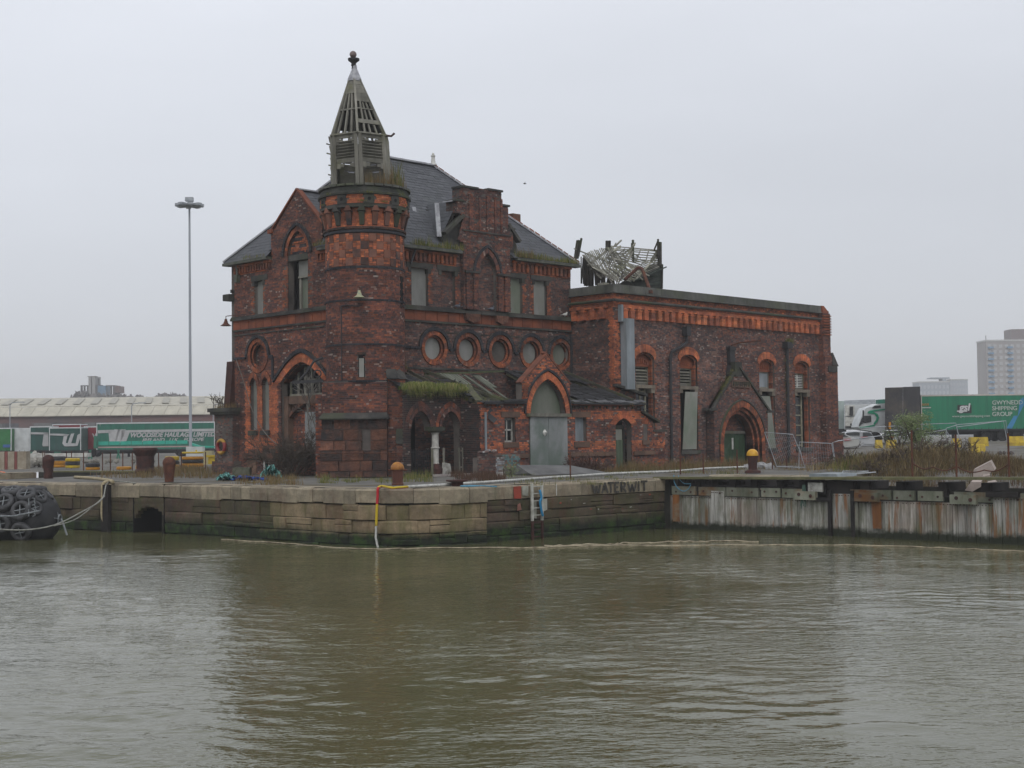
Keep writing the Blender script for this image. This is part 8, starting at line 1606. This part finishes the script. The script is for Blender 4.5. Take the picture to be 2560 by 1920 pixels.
for x0, x1, m, l in ((1440, 1580, YEL, 'left yellow slab of the fallen striped barrier'), (1560, 1690, BLKP, 'black middle slab of the fallen striped barrier'), (1690, 1870, YEL, 'right yellow slab of the fallen striped barrier')):
    P0 = [kd(60, 'l', *p) for p in ((x0, 1075), (x1, 1078), (x1-10, 1048), (x0+30, 1046))]; mb = MB(); mb.prism(P0, [p+F2*.8-UP*.05 for p in P0]); tag(mb.obj('fallen_barrier', m), l, 'barrier')
# mesh fence panels
MESH = bpy.data.materials.new('fence_mesh'); 
def fence(label, d, pts, mesh=True, k='l', feet=False, rows=10):
    c = kd(d, k, *pts[0]); t_ = thing('fence_panel', label, 'fence panel', c, 'bent temporary fence panels'); P = [kd(d, k, *p) for p in pts]; mb = MB(); mb.tube(P, .022, 6); mb.obj('frame', STEEL, t_)
    if mesh and len(P) == 4:
        mm = MB()
        for i in range(1, 14): a, b = P[0].lerp(P[3], i/14), P[1].lerp(P[2], i/14); mm.bar(a, b, .006)
        for i in range(1, 5): a, b = P[0].lerp(P[1], i/5), P[3].lerp(P[2], i/5); mm.bar(a, b, .006)
        mm.obj('wire_mesh', STEEL, t_, kind='stuff')
    return t_
fence('tilted fence panel leaning in front of the wing window', 61, [(140, 1160), (38, 872), (275, 892), (325, 1010)]); fence('lower bar of the tilted panel reaching to the ground', 60.5, [(140, 1160), (375, 1170), (330, 1010)], False); fence('upright fence panel at the corner of the wing', 61.5, [(325, 1190), (330, 955), (600, 968), (628, 1160)]); fence('fence panel folding away beside the silver cars', 60, [(645, 1240), (608, 960), (660, 945), (1140, 888), (1160, 1000)], False)
fence('fence panel behind the white hatchback', 75, [(835, 1000), (840, 838), (1160, 820), (1215, 850)], False); fence('fence rail slanting up to the elder bush', 66, [(1155, 1000), (1140, 888), (1330, 838), (1380, 1000)], False); fence('fence panel behind the bushes', 72, [(1330, 808), (1640, 797), (1700, 1040)], False); fence('small bent fence panel in the bushes', 62, [(1440, 1040), (1362, 885), (1555, 852), (1670, 1040)], True); fence('large leaning fence panel at the right', 64, [(1700, 1045), (1645, 830), (2040, 780), (2080, 1000)], False); fence('second large leaning panel behind the first', 65, [(1560, 1030), (1560, 840), (1660, 810), (2060, 778), (2085, 1000)], False); fence('flattened fence panel lying on the jetty', 47, [(650, 1245), (700, 1200), (910, 1200), (640, 1235), (970, 1208)], False)
mb = MB(); P = [onX(3.35, *px('k', x, y)) for x, y in ((560, 132), (780, 132), (770, 108), (565, 106))]; mb.prism(P, [p+Vector((1.2, 0, .02)) for p in P]); tag(mb.obj('white_sheet', FLUE), 'dirty white board lying behind the jetty edge', 'board')
lump('plastic_sheet', 'crumpled translucent sheet beside the yellow ball bollard', 'sheet', onZ(0, *px('f', 1520, 1075)), .7, .3, .25, plain('pale_plastic', (.32, .32, .32), (.2, .2, .2), 4, .5), 16)
PS = plain('pale_rubble', (.45, .38, .34), (.3, .25, .22), 2.5, .85)
def slab_(x, pts, label, th=.5, xx=5.2):
    P0 = [onX(xx, *px('l', *p)) for p in pts]; mb = MB(); mb.prism(P0, [p+Vector((th, .1, .05)) for p in P0]); return tag(mb.obj('concrete_slab', PS), label, 'rubble', 'broken pale slabs behind the jetty')
slab_(0, [(1790, 1190), (1930, 1118), (1968, 1190), (1840, 1262), (1785, 1258)], 'largest pale slab tilted against the others', .3, 4.9); slab_(0, [(1870, 1245), (1925, 1232), (1930, 1258), (1890, 1270)], 'small white lump under the largest slab', .2, 4.6); slab_(0, [(1715, 1360), (1770, 1288), (1850, 1290), (1850, 1330), (1780, 1372)], 'pale slab lying left below the deck edge', .3, 4.2); slab_(0, [(1900, 1300), (1965, 1288), (1995, 1340), (1930, 1362)], 'white angular block right below the deck edge', .3, 4.2)
lump('debris_heap', 'bent metal debris lying in the yard at the right', 'debris', kd(70, 'l', 1980, 1048), 1.0, .4, .0, SCR, 9)
# ======================= TOWER BLOCKS =======================
def block(label, d, x0, x1, yt, nx_, ny_, mats, k='l', xd=None, fins=True):
    c = kd(d, k, (x0+x1)/2, 560); t_ = thing('tower_block', label, 'tower block', Vector((c.x, c.y, 0))); a, b = kd(d, k, x0, yt), kd(d, k, x1, yt); u = b-a; u.z = 0; z1 = a.z; bx = lambda mb, f0, f1, za, zb, o0, o1: mb.box8([Vector((a.x, a.y, z))+u*f+F2*o for z in (za, zb) for f, o in ((f0, o0), (f1, o0), (f1, o1), (f0, o1))])
    mb = MB(); bx(mb, 0, 1, 0, z1, 0, 14); mb.obj('wall', mats[0], t_); fh = (z1-4)/ny_
    wn_ = []; 
    for j in range(ny_):
        for i in range(nx_):
            f = (i+.5)/nx_; z = 3+fh*(j+.5); wn_.append((Vector((a.x, a.y, z))+u*f-F2*.1, u*.28/nx_, F2*.1, UP*fh*.28))
    pieces(wn_, 'window', mats[1], t_)
    if len(mats) > 2:
        bc = []
        for j in range(ny_):
            for f in mats[3]: bc.append((Vector((a.x, a.y, 3+fh*(j+.25)))+u*f-F2*.7, u*.05, F2*.7, UP*.45))
        pieces(bc, 'balcony', mats[2], t_)
    mb = MB(); bx(mb, -.01, 1.01, z1, z1+.8, -.3, 14.3); mb.obj('parapet', flat('pale_parapet', (.5, .5, .48)), t_); return t_, a, u, z1
TWB = plain('tower_concrete', (.33, .31, .29), (.27, .25, .24), .05, .9); TWW = flat('tower_window', (.42, .42, .42), .4); TBL = flat('tower_balcony_blue', (.1, .24, .38), .7)
t_, a, u, z1 = block('tall grey tower block with blue balconies at the right edge', 700, 1893, 2330, 112, 9, 15, (TWB, TWW, TBL, (.08, .45, .8)))
mb = MB(); c = Vector((a.x, a.y, z1+3)); mb.box(c+u*.75+F2*7, u*.24, F2*5, UP*3.2); mb.obj('roof_house', flat('dark_roof_house', (.14, .1, .1)), t_)
for z in (z1+1.5,): mb = MB(); mb.bar(Vector((a.x, a.y, z1)), Vector((a.x, a.y, z1+3)), .3); mb.obj('mast', DKS, t_)
TW2 = flat('pale_blue_tower', (.3, .34, .38), .7); TW3 = flat('pale_tower_window', (.42, .45, .48), .5)
t_, a, u, z1 = block('pale modern tower with a flat canopy roof, left half', 900, 1330, 1588, 458, 8, 8, (TW2, TW3)); P = [kd(900, 'l', *p) for p in ((1435, 424), (1590, 424), (1590, 412), (1435, 415))]; mb = MB(); mb.prism(P, [p+F2*10 for p in P]); P = [kd(900, 'l', *p) for p in ((1530, 445), (1560, 445), (1560, 420), (1530, 420))]; mb.prism(P, [p+F2*8 for p in P]); mb.obj('canopy', TW2, t_)
t_, a, u, z1 = block('pale modern tower, plainer right half of the pair', 905, 1590, 1740, 438, 6, 9, (flat('pale_blue_tower2', (.36, .4, .44), .7), TW3))
streetlamp(150, 0, 0, 0, 1, 'x', None) if False else None
